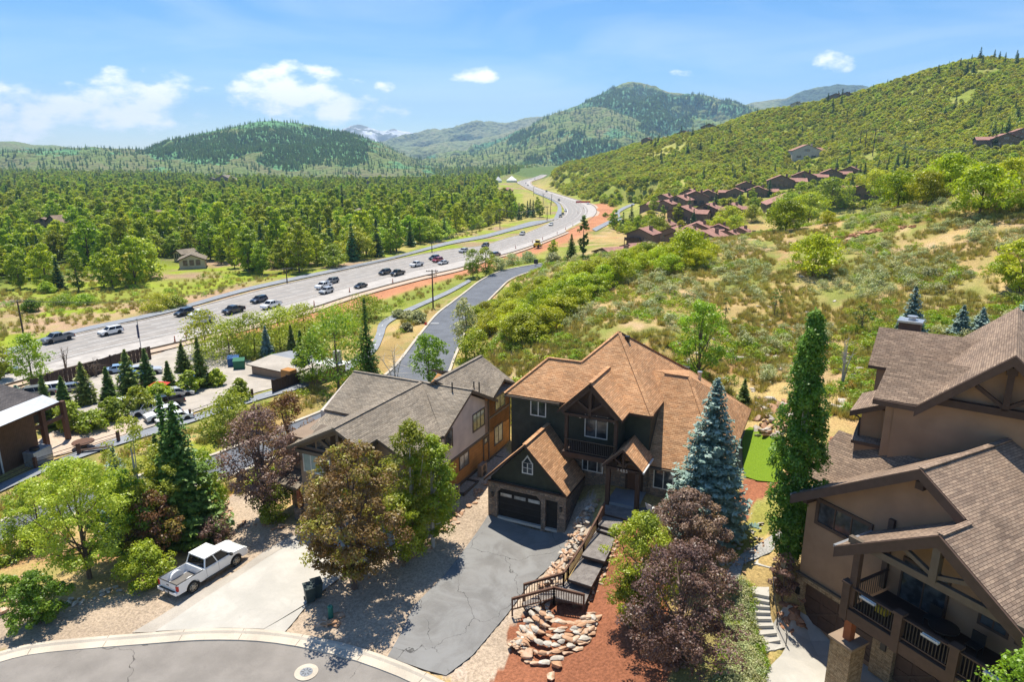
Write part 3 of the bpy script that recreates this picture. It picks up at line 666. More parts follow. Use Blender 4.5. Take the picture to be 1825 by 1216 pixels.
def kerb(name, P, side, w=.35, h=.14, base=-.1, mat='kerbc', lab=None, cat=None):
    """low kerb along a 3-D polyline"""
    mb = MB(); n = len(P)
    for i in range(n-1):
        a, b = P[i], P[i+1]; d = (b-a); d[2] = 0; L = np.linalg.norm(d[:2]); 
        if L < 1e-4: continue
        nrm = np.array([d[1], -d[0], 0])/L*side*w
        mb.prism([a+[0, 0, base], a+nrm+[0, 0, base], a+nrm+[0, 0, h], a+[0, 0, h]], d+np.array([0, 0, b[2]-a[2]]))
    return tag(mb.build(name, M[mat]), kind='structure')
kerb('kerb', FRL, -1, .45, .16); kerb('kerb', FRR, 1, .40, .16)
kerb('kerb', HWL, -1, .35, .12); kerb('kerb', HWL*(1-.905)+HWR*.905, 1, .25, .28, mat='taupe_trim')
# cul-de-sac kerb and gutter
kp = smooth_poly([G(u, v) for u, v in [(-90,1192),(0,1166),(60,1151),(150,1141),(290,1130),(400,1124),(505,1130),(610,1150),(690,1175),(760,1204),(820,1236),(860,1275)]], 1.2)
kp[:, 2] = hz(kp[:, 0], kp[:, 1])
gu = MB(); ku = MB()
for i in range(len(kp)-1):
    a, b = kp[i], kp[i+1]; d = b-a; L = np.linalg.norm(d[:2]); nr = np.array([d[1], -d[0], 0])/L
    c0 = kp[i+1]-kp[i]; na = nr
    nb = nr if i+2 >= len(kp) else np.array([kp[i+2][1]-b[1], -(kp[i+2][0]-b[0]), 0])/np.linalg.norm((kp[i+2]-b)[:2])
    pr = [(0, -.1), (0, .15), (.22, .15), (.36, .06), (.90, .045), (.92, -.1)]
    A = [a+na*s+[0, 0, z] for s, z in pr]; B = [b+nb*s+[0, 0, z] for s, z in pr]
    for q in range(5):
        (ku if q < 3 else gu).poly([A[q], B[q], B[q+1], A[q+1]])
for nm, m in (('kerb', ku), ('gutter', gu)):
    tag(m.build(nm, M['kerbc']), kind='structure')
js = MB()
for i in range(1, len(kp)-2, 3):
    a = kp[i]; d = kp[i+1]-a; d /= np.linalg.norm(d[:2]); nr = np.array([d[1], -d[0], 0])
    js.poly([a+[0, 0, .154], a+d*.03+[0, 0, .154], a+d*.03+nr*.21+[0, 0, .154], a+nr*.21+[0, 0, .154]]); js.poly([a+nr*.37+[0, 0, .064], a+d*.03+nr*.37+[0, 0, .064], a+d*.03+nr*.88+[0, 0, .05], a+nr*.88+[0, 0, .05]])
tag(js.build('kerb_joints', M['taupe_trim']), kind='structure')
# ------------------------------------------------------------------ distant hills and mountains
def hillmat(name, light, dark, dry, bare, scale, thr=(.46, .54), dense=0.0):
    t = NT(name, .95, .05); p = t.pos()
    big = t.math('ADD', t.noise(1/380/scale, 7, p, .62), dense)
    med = t.noise(1/70/scale, 5, p, .6)
    tree = t.n('ShaderNodeTexVoronoi', {'Scale': 1/11/scale}); t.t.links.new(p, tree.inputs['Vector'])
    m = t.rng(t.math('ADD', big, t.math('MULTIPLY', t.math('SUBTRACT', med, .5), .35)), thr[0], thr[1])
    base = t.mix(t.rng(med, .35, .65), light, dry)
    base = t.mix(t.rng(t.noise(1/150/scale, 6, p, .6), .60, .70), base, bare)
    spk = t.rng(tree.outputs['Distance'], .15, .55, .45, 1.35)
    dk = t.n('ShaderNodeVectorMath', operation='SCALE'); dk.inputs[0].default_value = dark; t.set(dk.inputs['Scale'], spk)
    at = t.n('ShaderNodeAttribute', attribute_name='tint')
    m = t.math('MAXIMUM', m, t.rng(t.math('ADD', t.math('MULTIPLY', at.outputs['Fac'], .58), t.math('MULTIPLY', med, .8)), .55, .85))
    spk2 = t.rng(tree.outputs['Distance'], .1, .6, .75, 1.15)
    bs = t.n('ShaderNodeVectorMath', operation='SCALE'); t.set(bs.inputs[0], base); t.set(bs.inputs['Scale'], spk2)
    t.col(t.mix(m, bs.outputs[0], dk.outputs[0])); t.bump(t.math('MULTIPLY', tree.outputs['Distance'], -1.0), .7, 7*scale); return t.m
HILLF = {}
def layer(name, sil, Rc, Rf, back, mat, gully=.0, gs=300., pw=1.25, seed=1, base=-12, n=(260, 70), fade=None, dark=None):
    S = sorted([(sph(u, v)) for u, v in sil]); az = np.array([s[0] for s in S]); el = np.array([s[1] for s in S])
    th = np.linspace(az[0], az[-1], n[0]); e = np.interp(th, az, el)
    k = np.ones(3)/3; e = np.convolve(np.pad(e, 1, 'edge'), k, 'valid')
    rr = np.concatenate([np.linspace(Rf, Rc, n[1]), np.linspace(Rc, back, 14)[1:]])
    TT, RR = np.meshgrid(th, rr, indexing='ij'); X = np.sin(TT)*RR; Y = np.cos(TT)*RR
    H = (CAM[2]+np.tan(e)*Rc*(1+0*e))[:, None]
    t = np.clip((RR-Rf)/(Rc-Rf), 0, 1); f = np.clip((RR-Rc)/(back-Rc), 0, 1)
    prof = np.where(RR <= Rc, t**pw*(1-.0)+0*t, (1-f)**1.5)
    rid = 1-np.abs(fbm(X/gs, Y/gs, seed, 5, .5))*2.2
    Z = base+(H-base)*prof+gully*(rid-.55)*np.where(RR <= Rc, 4*t*(1-t)**.7*(t < 1), 0)+gully*.12*fbm(X/(gs*.12), Y/(gs*.12), seed+5, 3)*(t > .05)
    tint = np.zeros(X.size)
    if dark is not None: tint = dark(X, Y, Z, t)
    me = np_mesh(name, np.c_[X.ravel(), Y.ravel(), Z.ravel()], _grid(*TT.shape), [mat], smooth=True, tint=np.ravel(tint))
    o = bpy.data.objects.new(name, me); C_.objects.link(o); tag(o, kind='structure')
    HILLF[name] = (X, Y, Z, np.ravel(tint)); return o
mh1 = hillmat('wooded_hill', (.135, .185, .055), (.10, .22, .09), (.165, .165, .075), (.15, .12, .08), 1.0, (.52, .58))
mh2 = hillmat('ski_mountain', (.15, .22, .065), (.085, .19, .10), (.18, .20, .08), (.20, .20, .10), 1.9, (.49, .56))
mh3 = hillmat('green_shoulder', (.15, .21, .06), (.10, .21, .10), (.18, .19, .08), (.19, .17, .09), 1.3, (.60, .66))
mh4 = hillmat('far_range', (.17, .21, .10), (.05, .08, .05), (.22, .23, .12), (.26, .25, .17), 3.0, (.52, .6))
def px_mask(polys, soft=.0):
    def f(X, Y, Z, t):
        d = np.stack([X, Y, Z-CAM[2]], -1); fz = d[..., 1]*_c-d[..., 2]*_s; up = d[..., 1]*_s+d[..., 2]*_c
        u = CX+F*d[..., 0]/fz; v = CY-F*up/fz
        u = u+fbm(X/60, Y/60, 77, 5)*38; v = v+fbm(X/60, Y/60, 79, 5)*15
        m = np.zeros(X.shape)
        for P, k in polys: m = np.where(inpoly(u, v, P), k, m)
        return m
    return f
layer('far_left_range', [(-500,255),(-200,250),(-60,254),(0,252),(25,252),(60,258),(95,258),(130,263),(200,270),(300,280)], 4300, 2600, 5200, mh3, 30, 500, 1.0, 3)
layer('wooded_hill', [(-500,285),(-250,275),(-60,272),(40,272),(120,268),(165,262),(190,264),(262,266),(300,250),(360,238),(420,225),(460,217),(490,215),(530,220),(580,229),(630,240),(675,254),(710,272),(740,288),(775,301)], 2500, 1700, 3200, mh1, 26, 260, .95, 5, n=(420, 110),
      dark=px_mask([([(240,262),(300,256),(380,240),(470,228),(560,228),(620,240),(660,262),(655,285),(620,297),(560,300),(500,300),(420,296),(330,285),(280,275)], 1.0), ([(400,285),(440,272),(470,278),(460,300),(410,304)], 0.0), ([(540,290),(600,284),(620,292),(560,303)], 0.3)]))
layer('snowy_peaks', [(520,262),(590,246),(610,232),(625,225),(640,222),(655,227),(675,234),(690,233),(702,229),(715,233),(740,238),(800,246),(900,250)], 8800, 7000, 9800, NT('snow_peak', .9).m, 120, 500, 1.0, 9)
t = NT('snow_peak2', .9, .1); p = t.pos(); t.col(t.mix(t.rng(t.noise(1/260, 6, p, .65), .46, .56), (.20, .22, .19), (.75, .77, .80))); bpy.data.objects['snowy_peaks'].data.materials[0] = t.m
layer('middle_range', [(590,275),(640,262),(690,250),(740,238),(770,233),(800,231),(830,220),(850,216),(875,217),(910,219),(935,211),(960,208),(1000,205),(1060,215)], 6400, 4600, 7200, mh4, 120, 700, 1.0, 13)
layer('far_right_range', [(1240,205),(1300,196),(1340,184),(1375,178),(1400,176),(1430,162),(1460,155),(1490,150),(1520,151),(1550,155),(1600,162),(1700,175),(1900,190)], 6000, 4600, 7000, mh4, 90, 600, 1.0, 17)
layer('green_foothill', [(640,285),(700,262),(750,262),(800,255),(860,246),(900,238),(940,225),(990,215),(1040,230),(1100,262),(1150,300)], 5000, 3400, 5600, mh4, 70, 420, 1.0, 15)
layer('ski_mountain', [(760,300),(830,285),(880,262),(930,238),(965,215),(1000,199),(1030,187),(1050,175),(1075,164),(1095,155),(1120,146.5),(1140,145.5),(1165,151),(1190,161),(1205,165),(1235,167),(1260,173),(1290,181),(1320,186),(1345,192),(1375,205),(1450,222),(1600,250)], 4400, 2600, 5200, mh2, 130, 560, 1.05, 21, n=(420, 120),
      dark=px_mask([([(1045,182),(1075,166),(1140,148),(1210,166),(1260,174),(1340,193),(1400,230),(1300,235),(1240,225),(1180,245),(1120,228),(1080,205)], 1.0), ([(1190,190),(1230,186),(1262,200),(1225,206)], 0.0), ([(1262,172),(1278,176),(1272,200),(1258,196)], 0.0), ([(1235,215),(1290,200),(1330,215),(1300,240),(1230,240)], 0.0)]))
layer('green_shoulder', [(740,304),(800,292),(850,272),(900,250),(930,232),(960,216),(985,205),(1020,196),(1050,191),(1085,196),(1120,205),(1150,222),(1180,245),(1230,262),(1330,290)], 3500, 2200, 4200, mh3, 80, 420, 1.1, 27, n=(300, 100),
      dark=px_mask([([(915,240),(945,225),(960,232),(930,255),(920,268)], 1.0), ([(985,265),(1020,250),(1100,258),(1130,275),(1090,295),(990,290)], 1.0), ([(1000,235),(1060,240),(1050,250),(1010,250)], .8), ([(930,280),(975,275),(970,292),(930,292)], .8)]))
hs = NT('haze'); hs.t.nodes.remove(hs.b); pv = hs.n('ShaderNodeVolumePrincipled', {'Color': (.47, .70, 1.0), 'Density': 1.02e-4, 'Anisotropy': .15}); hs.t.links.new(pv.outputs[0], hs.t.nodes['Material Output'].inputs['Volume'])
hb = MB().box(-16000, 16000, -1500, 10300, -16, 800); tag(hb.build('haze', hs.m), kind='stuff')
# ------------------------------------------------------------------ building helpers
class House:
    def __init__(s, name, O, ang, label, cat='house', group=None):
        s.root = empty(name, O, -math.radians(ang)); tag(s.root, label, cat, group)
        a = math.radians(ang); s.O = np.array(O, float); s.a = np.array([math.cos(a), -math.sin(a), 0]); s.b = np.array([math.sin(a), math.cos(a), 0])
    def w(s, p): return s.O+s.a*p[0]+s.b*p[1]+np.array([0, 0, p[2]])
    def part(s, name, mb, mat, parent=None, bevel=0): return mb.build(name, M[mat] if isinstance(mat, str) else mat, parent or s.root, bevel)
    def roof(s, polys, mat, th=.22, fascia='dark_wood', name='roof', lip=None):
        """polys: list of planar outlines; a shingled skin over a thick deck"""
        mb = MB(); fb = MB()
        for P in polys:
            P = [np.array(p, float) for p in P]; n = np.cross(P[1]-P[0], P[2]-P[0])
            if n[2] < 0: P = P[::-1]
            mb.poly([p+[0, 0, .035] for p in P]); fb.prism([p+[0, 0, .03] for p in P], (0, 0, -th))
        r = s.part(name, mb, mat); s.part('fascia', fb, fascia, r); return r
    def ridgecap(s, segs, mat, parent=None, w=.3):
        mb = MB()
        for a, b in segs: mb.bar(np.array(a)+[0, 0, .05], np.array(b)+[0, 0, .05], w, .05)
        return s.part('ridge_cap', mb, mat, parent)
    def window(s, p, u, n, w, h, nx=2, ny=1, frame='white_frame', glass='glass', fw=.08, name='window', ratios=None, proud=.05):
        """p lower-left corner on the wall plane, u along the wall, n outward"""
        p = np.array(p, float); u = np.array(u, float); n = np.array(n, float); z = np.array([0, 0, 1.])
        fr = MB()
        def slab(c0, w_, h_, d0, d1, mb): a = c0+n*d0; mb.prism([a, a+u*w_, a+u*w_+z*h_, a+z*h_], n*(d1-d0))
        slab(p+u*(-fw)+z*(-fw), w+2*fw, fw, -.01, proud, fr); slab(p+u*(-fw)+z*h, w+2*fw, fw, -.01, proud, fr)
        slab(p-u*fw, fw, h, -.01, proud, fr); slab(p+u*w, fw, h, -.01, proud, fr)
        xs = np.linspace(0, w, nx+1) if ratios is None else np.concatenate([[0], np.cumsum(ratios)])*w
        for x in xs[1:-1]: slab(p+u*(x-.035), .07, h, -.01, proud*.8, fr)
        for y in np.linspace(0, h, ny+1)[1:-1]: slab(p+z*(y-.02), w, .04, -.01, proud*.7, fr)
        f = s.part(name, fr, frame)
        for i in range(len(xs)-1):
            g = MB(); slab(p+u*xs[i], xs[i+1]-xs[i], h, -.008, proud*.35, g); s.part('pane', g, glass, f)
        return f
def gable(s0, s1, t0, t1, ze, zr, axis='t', z0=0):
    """wall block with a gable: polygon profile extruded along the ridge axis"""
    mb = MB()
    if axis == 't':   # ridge along t, profile in s-z
        mb.prism([(s0, t0, z0), (s1, t0, z0), (s1, t0, ze), ((s0+s1)/2, t0, zr), (s0, t0, ze)], (0, t1-t0, 0))
    else:
        mb.prism([(s0, t0, z0), (s0, t1, z0), (s0, t1, ze), (s0, (t0+t1)/2, zr), (s0, t0, ze)], (s1-s0, 0, 0))
    return mb
LF = (-1, 0, 0); FT = (0, -1, 0); RT = (1, 0, 0)
# ================================================================== house with the orange roof
OB = PZ(870.3, 918.6, 0)
B = House('green_house', OB, 25.5, 'dark green two storey house with orange brown shingle roofs, balcony gable and stone garage')
GW = 6.45
# garage
g = gable(0.12, GW-.12, .3, 4.2, 3.25, 6.35); B.part('garage_wall', g, 'green_siding')
st = MB()
st.prism([(0,0,-.3),(.8,0,-.3),(.8,0,2.2),(1.15,0,2.55),(4.1,0,2.55),(4.47,0,2.2),(4.47,0,-.3),(4.82,0,-.3),(4.82,0,2.45),(5.8,0,2.45),(5.8,0,-.3),(GW,0,-.3),(GW,0,3.0),(0,0,3.0)], (0,.3,0))
B.part('stone_front', st, 'stone')
B.part('stone_side', MB().box(GW-.12, GW, .3, 4.2, -.3, 2.95), 'stone'); B.part('stone_side', MB().box(0, .12, .3, 4.2, -.3, 2.95), 'stone')
B.part('belt_trim', MB().box(-.03, GW+.03, -.04, .0, 2.95, 3.08).box(-.03, GW+.03, 0, .05, 3.0, 3.08), 'dark_wood')
gd = B.part('garage_door', MB().box(.75, 4.5, .2, .28, .1, 2.56), 'black_door')
for k in range(3): B.part('pane', MB().box(1.0+k*1.17, 1.95+k*1.17, .17, .2, 1.82, 2.08), 'pale_glass', gd)
for k in range(3): B.part('panel_groove', MB().box(.8, 4.47, .19, .2, .7+k*.55, .715+k*.55), 'dark_metal', gd)
B.part('side_door', MB().box(4.8, 5.82, .2, .27, .1, 2.5), 'black_door')
B.part('threshold', MB().box(.8, 4.47, -.02, .3, -.1, .1).box(4.82, 5.8, -.02, .3, -.1, .1), 'concrete')
for x in (.42, 6.1):
    l = B.part('wall_lamp', MB().box(x-.07, x+.07, -.16, -.02, 1.75, 2.05).box(x-.09, x+.09, -.18, 0, 2.05, 2.1), 'dark_metal')
GR = 3.22
def both(s0, s1, t0, t1, ze, sl, sr, ex=0):  # gable roof with ridge along t at sr
    zr = ze+(sr-s0)*sl
    return [[(s0,t0,ze),(sr,t0,zr),(sr,t1,zr),(s0,t1,ze)], [(s1,t0,zr-(s1-sr)*sl),(sr,t0,zr),(sr,t1,zr),(s1,t1,zr-(s1-sr)*sl)]], zr
P, zr = both(-.12, 6.72, -.5, 4.2, 3.32, 1.0, 3.3)
r = B.roof([P[0]], 'orange_shingle'); r2 = B.roof([[(6.72,-.5,3.32),(3.3,-.5,6.74),(3.3,4.25,6.74),(6.72,3.4,3.32)]], 'orange_shingle')
B.ridgecap([((3.3,-.5,6.74),(3.3,4.2,6.74))], 'orange_shingle', r)
aw = B.window((2.85,.3,4.15), (1,0,0), FT, .74, .8, 2, 2)
ap = MB().prism([(2.77,.25,4.95),(3.67,.25,4.95),(3.22,.25,5.62)], (0,.05,0)); B.part('arched_top', ap, 'white_frame', aw)
B.part('pane', MB().prism([(2.9,.23,4.99),(3.54,.23,4.99),(3.22,.23,5.44)], (0,.02,0)), 'glass', aw)
# main body
T = 4.2
w = MB().box(0, 11.4, T, 8.6, -.5, 8.75); w.box(4.6, 11.4, 8.6, 18.6, 1.0, 8.6); B.part('main_wall', w, 'green_siding')
B.part('wing_wall', MB().box(11.4, 16.6, 4.32, 18.6, .5, 4.8), 'green_siding')
B.part('stone_front', MB().box(5.1, 8.35, T-.12, T, 0, 5.35).box(8.35, 11.5, T+.0-.1, T, 1, 5.0).box(11.4, 16.7, 4.1, 4.32, .8, 4.85).box(16.5,16.7,4.3,18.6,.8,3.2), 'stone')
# roofs: left hip wing, pyramid, right wing
EZ = 8.9; E0, E1 = 3.65, 8.95
A = (7.46, 8.5, 13.73); C = (11.62, E0, EZ); D = (11.62, 7.25, EZ); RL = (2.35, 6.3, 11.5); RR = (5.15, 6.3, 11.5)
pl = lambda s_: EZ+(11.5-EZ)/(6.3-E0)*s_
F1 = (5.15+.001, 6.3, 11.5)
HH = (11.7, 16.5, 8.85); K2 = (10.15, 9.4, 10.6); K3 = (13.1, 9.0, 10.6); K1 = (11.15, 9.0, 10.62); RF = (17.0, 3.7, 5.0); RB = (17.0, 19.2, 5.0); FL = (9.2, 3.7, 5.0)
roofp = [[(-.35,E0,EZ), C, A, RR, RL], [(-.35,E0,EZ), RL, (-.35,E1,EZ)], [(-.35,E1,EZ), RL, RR, (5.15,E1,EZ)], [C, D, A]]
zA = lambda s_, t_: 0
main = MB(); fb = MB()
tris = [[(-.35,E0,EZ), (4.3,E0,EZ), RR, RL], [(4.3,E0,EZ), C, A, RR], [(-.35,E0,EZ), RL, (-.35,E1,EZ)], [(-.35,E1,EZ), RL, RR, (4.0,E1,EZ)], [C, D, A], [D, K2, A], [A, K2, HH], [K2, K3, HH], [K3, RB, HH],
        [K3, RF, RB], [FL, RF, K3, K1, K2, D, (9.2, 7.25, 8.9)], [A, HH, (3.0,19.2,5.0)], [HH, RB, (3.0,19.2,5.0)], [A, (3.0,19.2,5.0), (4.0,E1,EZ), RR]]
for P in tris:
    P = [np.array(p, float) for p in P]; n = np.cross(P[1]-P[0], P[2]-P[0]); n = n if abs(n[2]) > 1e-6 else np.cross(P[0]-P[1], P[3 % len(P)]-P[1])
    if n[2] < 0: P = P[::-1]
    if len(P) > 4:
        for i in range(1, len(P)-1): main.poly([P[0], P[i], P[i+1]]); fb.prism([P[0], P[i], P[i+1]], (0,0,-.2))
    else:
        if len(P) == 4: main.poly([P[0], P[1], P[2]]); main.poly([P[0], P[2], P[3]])
        else: main.poly(P)
        fb.prism(P, (0,0,-.2))
for i, v in enumerate(main.v): main.v[i] = (v[0], v[1], v[2]+.03)
mr_ = B.part('main_roof', main, 'orange_shingle'); B.part('fascia', fb, 'dark_wood', mr_)
B.ridgecap([(RL, RR), ((-.35,E0,EZ), RL), (A, C), (K1, K3), (K3, RF), (A, HH), (HH, RB), (RR, A)], 'orange_shingle', mr_, .26)
B.part('gutter', MB().box(9.2, 17.0, 3.58, 3.7, 4.8, 4.93).box(-.35, 4.4, 3.53, 3.65, 8.7, 8.83), 'taupe_trim', mr_)
for p in ((7.9, 8.6, 12.9), (14.3, 14.2, 7.9)):
    B.part('roof_vent', MB().box(p[0], p[0]+.35, p[1], p[1]+.35, p[2], p[2]+.5), 'dark_metal', mr_)
B.part('vent_pipe', MB().tube([(13.3,12.6,8.2),(13.3,12.6,9.9)], .14, 8).tube([(13.3,12.6,9.9),(13.3,12.6,10.05)], .2, 8), 'metal', mr_)
# balcony bay
bs0, bs1, bt = 5.55, 9.5, 2.2
P, zr = both(4.95, 9.95, 1.75, 6.5, 8.95, .99, 7.45)
# clip the bay roof where it dives into the main roof
zrid = zr
r = B.roof([[(4.95,1.75,8.95),(7.45,1.75,zrid),(7.45,6.5,zrid),(4.95,3.9,8.95)], [(9.95,1.75,8.95),(7.45,1.75,zrid),(7.45,6.5,zrid),(9.95,3.9,8.95)]], 'orange_shingle', name='balcony_roof')
B.ridgecap([((7.45,1.75,zrid),(7.45,6.4,zrid))], 'orange_shingle', r)
B.part('gable_beam', MB().bar((5.4,2.0,8.75),(9.5,2.0,8.75),.22).bar((7.45,2.0,8.7),(7.45,2.0,11.2),.22).bar((7.45,2.0,9.2),(6.3,2.0,10.0),.18).bar((7.45,2.0,9.2),(8.6,2.0,10.0),.18).bar((5.3,1.9,8.9),(7.45,1.9,11.05),.25).bar((9.6,1.9,8.9),(7.45,1.9,11.05),.25), 'dark_wood')
B.part('gable_back', MB().prism([(5.2,2.35,8.8),(9.7,2.35,8.8),(7.45,2.35,11.05)], (0,.1,0)), 'dark_wood')
B.part('side_wall', MB().box(9.3,9.5,2.4,T,5.7,8.8), 'green_siding')
for x in (5.6, 9.42): B.part('post', MB().box(x-.12, x+.12, 1.98, 2.22, 5.6, 8.75), 'dark_wood')
B.part('balcony_floor', MB().box(5.35, 9.65, 1.85, T, 5.35, 5.75), 'dark_wood')
B.part('balcony_rail', MB().box(5.5,9.5,1.92,2.0,6.75,6.83).box(5.5,9.5,1.94,1.98,5.85,5.9), 'dark_metal')
bal = [x for x in np.arange(5.65, 9.45, .14)]
for x in bal: B.part('baluster', MB().box(x-.012, x+.012, 1.95, 1.975, 5.9, 6.75), 'dark_metal')
B.window((6.38,T,6.3), (1,0,0), FT, 1.7, 1.85, 2, 1, name='french_door')
for x in (5.95, 8.7): B.part('wall_lamp', MB().box(x-.07,x+.07,T-.14,T-.02,7.7,7.95), 'metal')
B.window((1.78,T,7.3), (1,0,0), FT, 1.2, 1.15, 2, 1)
B.window((6.3,T-.12,3.5), (1,0,0), FT, 1.55, 1.5, 3, 1, ratios=[.25,.5,.25])
# bump wall right of the balcony
# entry porch
P, zr = both(8.75, 11.75, 1.2, 4.6, 5.55, .97, 10.25)
r = B.roof([[(8.75,1.2,5.55),(10.25,1.2,zr),(10.25,5.2,zr),(8.75,4.2,5.55)], [(11.75,1.2,5.55),(10.25,1.2,zr),(10.25,5.2,zr),(11.75,4.2,5.55)]], 'orange_shingle', name='entry_roof')
B.part('gutter', MB().box(11.74, 11.86, 1.2, 3.9, 5.42, 5.55), 'white_frame', r)
B.part('entry_beam', MB().bar((8.95,1.5,5.35),(11.55,1.5,5.35),.2).bar((10.25,1.5,5.3),(10.25,1.5,6.7),.16).bar((10.25,1.5,5.6),(9.6,1.5,6.1),.13).bar((10.25,1.5,5.6),(10.9,1.5,6.1),.13), 'dark_wood')
for x in (9.15, 11.35): B.part('post', MB().box(x-.15, x+.15, 1.35, 1.65, 2.3, 5.3), 'dark_wood')
B.part('front_door', MB().box(9.9, 10.95, T-.16, T-.08, 2.6, 4.75), 'rail_wood')
B.part('door_frame', MB().box(9.75,9.9,T-.2,T-.08,2.6,4.9).box(10.95,11.1,T-.2,T-.08,2.6,4.9).box(9.75,11.1,T-.2,T-.08,4.75,4.9), 'dark_wood')
B.part('entry_slab', MB().box(9.1, 11.4, 1.5, T, 2.2, 2.58), 'path')
# house number on the entry beam
fc = bpy.data.curves.new('house_number', 'FONT'); fc.body = '1485'; fc.size = .34; fc.extrude = .01; fc.space_character = 1.25
to = bpy.data.objects.new('tmp', fc); C_.objects.link(to); dg = bpy.context.evaluated_depsgraph_get()
me = bpy.data.meshes.new_from_object(to.evaluated_get(dg)); bpy.data.objects.remove(to)
no = link('house_number', me, B.root, M['metal']); me.materials.clear(); me.materials.append(M['metal']); no.location = (9.82, 1.37, 5.2); no.rotation_euler = (math.radians(90), 0, 0)
B.window((11.95,4.1,3.2), (1,0,0), FT, 1.35, 1.4, 2, 1); B.window((14.6,4.1,3.2), (1,0,0), FT, 1.35, 1.4, 2, 1)
B.part('foundation', MB().box(.05, 16.6, 4.3, 18.5, -1.2, 2.0), 'concrete')
B.window((0,5.6,6.9), (0,-1,0), LF, 1.0, 1.1, 1, 1)
# ================================================================== grey-roofed house on the left
Ah = House('taupe_house', OB, 25.5, 'taupe, white and orange sided house with grey shingle roofs behind the reddish tree')
WS = -4.2
Ah.part('upper_wall', MB().prism([(WS,.2,3.1),(WS,8.2,3.1),(WS,8.2,6.15),(WS,4.5,8.0),(WS,.2,6.05)], (-12.2,0,0)), 'white_stucco')
Ah.part('lower_wall', MB().box(WS-.02, WS-12, .22, 12.7, -3.5, 3.1), 'orange_siding')
Ah.part('rear_wall', MB().prism([(WS,8.2,3.0),(WS,12.6,3.0),(WS,12.6,6.4),(WS,10.5,7.4),(WS,8.2,6.35)], (-6.5,0,0)), 'orange_siding')
Ah.part('belt_trim', MB().box(WS, WS+.05, .2, 8.2, 3.0, 3.22).box(WS, WS+.05, 8.2, 12.6, 4.35, 4.55).box(WS,WS+.06,8.12,8.28,.2,6.3).box(WS,WS+.05,.2,12.6,.35,.6).box(WS,WS+.05,12.5,12.65,.2,6.4).box(WS,WS+.05,7.1,7.25,.6,3.0), 'taupe_trim')
Ah.part('front_wall', MB().prism([(-13.0,-6.2,-1.2),(-9.9,-6.2,-1.2),(-9.9,-6.2,7.6),(-13.0,-6.2,6.2)], (0,6.5,0)).prism([(-9.9,-4.6,-1.2),(-4.6,-4.6,-1.2),(-4.6,-4.6,6.0),(-8.7,-4.6,8.0),(-9.9,-4.6,7.4)],(0,5,0)), 'tan_stucco')
Ah.part('left_wall', MB().box(-16.0,-12.8,-4.4,9.0,-4.5,5.6), 'tan_stucco')
zR = 8.4; sl = .5
rf = [[(-3.72,-.2,6.02),(-3.72,4.5,zR),(-8.7,4.5,zR),(-3.9,-.2,6.02)], [(-3.72,4.5,zR),(-16.0,4.5,zR),(-16.0,9.25,6.0),(-3.72,9.25,6.0)], [(-8.7,4.5,zR),(-16.0,4.5,zR),(-16.0,0.2,6.15),(-13.2,0.2,6.15)],
      [(-8.7,4.5,zR),(-8.7,-7.2,zR),(-13.3,-7.2,6.1),(-13.2,.2,6.15)], [(-8.7,4.5,zR),(-8.7,-7.2,zR),(-6.4,-7.2,7.22),(-6.4,2.2,7.22)], [(-6.4,2.2,7.22),(-6.4,-5.2,7.22),(-3.9,-5.2,6.02),(-3.9,-.2,6.02)],
      [(-16.0,1.2,5.95),(-13.3,1.2,5.95),(-13.3,-5.0,5.9),(-14.6,-5.0,5.35)]]
r = Ah.roof(rf, 'grey_shingle', .25, 'taupe_trim'); Ah.ridgecap([((-8.7,4.5,zR),(-8.7,-7.2,zR)),((-3.72,4.5,zR),(-16,4.5,zR))], 'grey_shingle', r)
for p in ((-5.4,4.0,8.1), (-4.4,6.9,7.4), (-5.2,7.4,7.2)): Ah.part('vent_pipe', MB().tube([p, (p[0],p[1],p[2]+.9)], .06, 6), 'dark_metal', r)
r = Ah.roof([[(-7.2,4.2,8.85),(-7.2,12.6,8.85),(-3.72,12.95,6.5),(-3.72,8.2,6.5),(-5.3,5.5,7.6)], [(-7.2,4.2,8.85),(-7.2,12.6,8.85),(-11,12.6,6.4),(-11,4.5,6.4)], [(-3.72,10.5,7.6),(-6.4,10.5,7.6),(-3.72,8.2,6.5)], [(-3.72,10.5,7.6),(-6.4,10.5,7.6),(-3.72,12.95,6.5)], [(-9.5,7.2,8.75),(-7.3,7.2,8.75),(-7.3,9.5,7.6),(-9.5,9.5,7.6)]], 'grey_shingle', .2, 'taupe_trim', 'rear_roof')
Ah.ridgecap([((-7.2,4.2,8.85),(-7.2,12.6,8.85))], 'grey_shingle', r)
Ah.part('rear_body', MB().prism([(-10.6,12.5,-3),(-4.2,12.5,-3),(-4.2,12.5,6.5),(-7.2,12.5,8.5),(-10.6,12.5,6.4)], (0,-5,0)), 'orange_siding')
for (t0, z0, w_, h_, nx, gl) in ((.7,4.4,1.05,1.45,1,'glass'),(5.35,4.3,2.0,1.45,3,'green_glass'),(2.93,1.78,1.45,1.1,2,'pale_glass'),(9.4,1.45,1.55,1.65,2,'pale_glass'),(9.6,4.8,1.9,1.3,2,'green_glass'),(7.4,2.4,.5,.4,1,'pale_glass')):
    Ah.window((WS,t0,z0), (0,1,0), RT, w_, h_, nx, 1, 'taupe_trim', gl, .11)
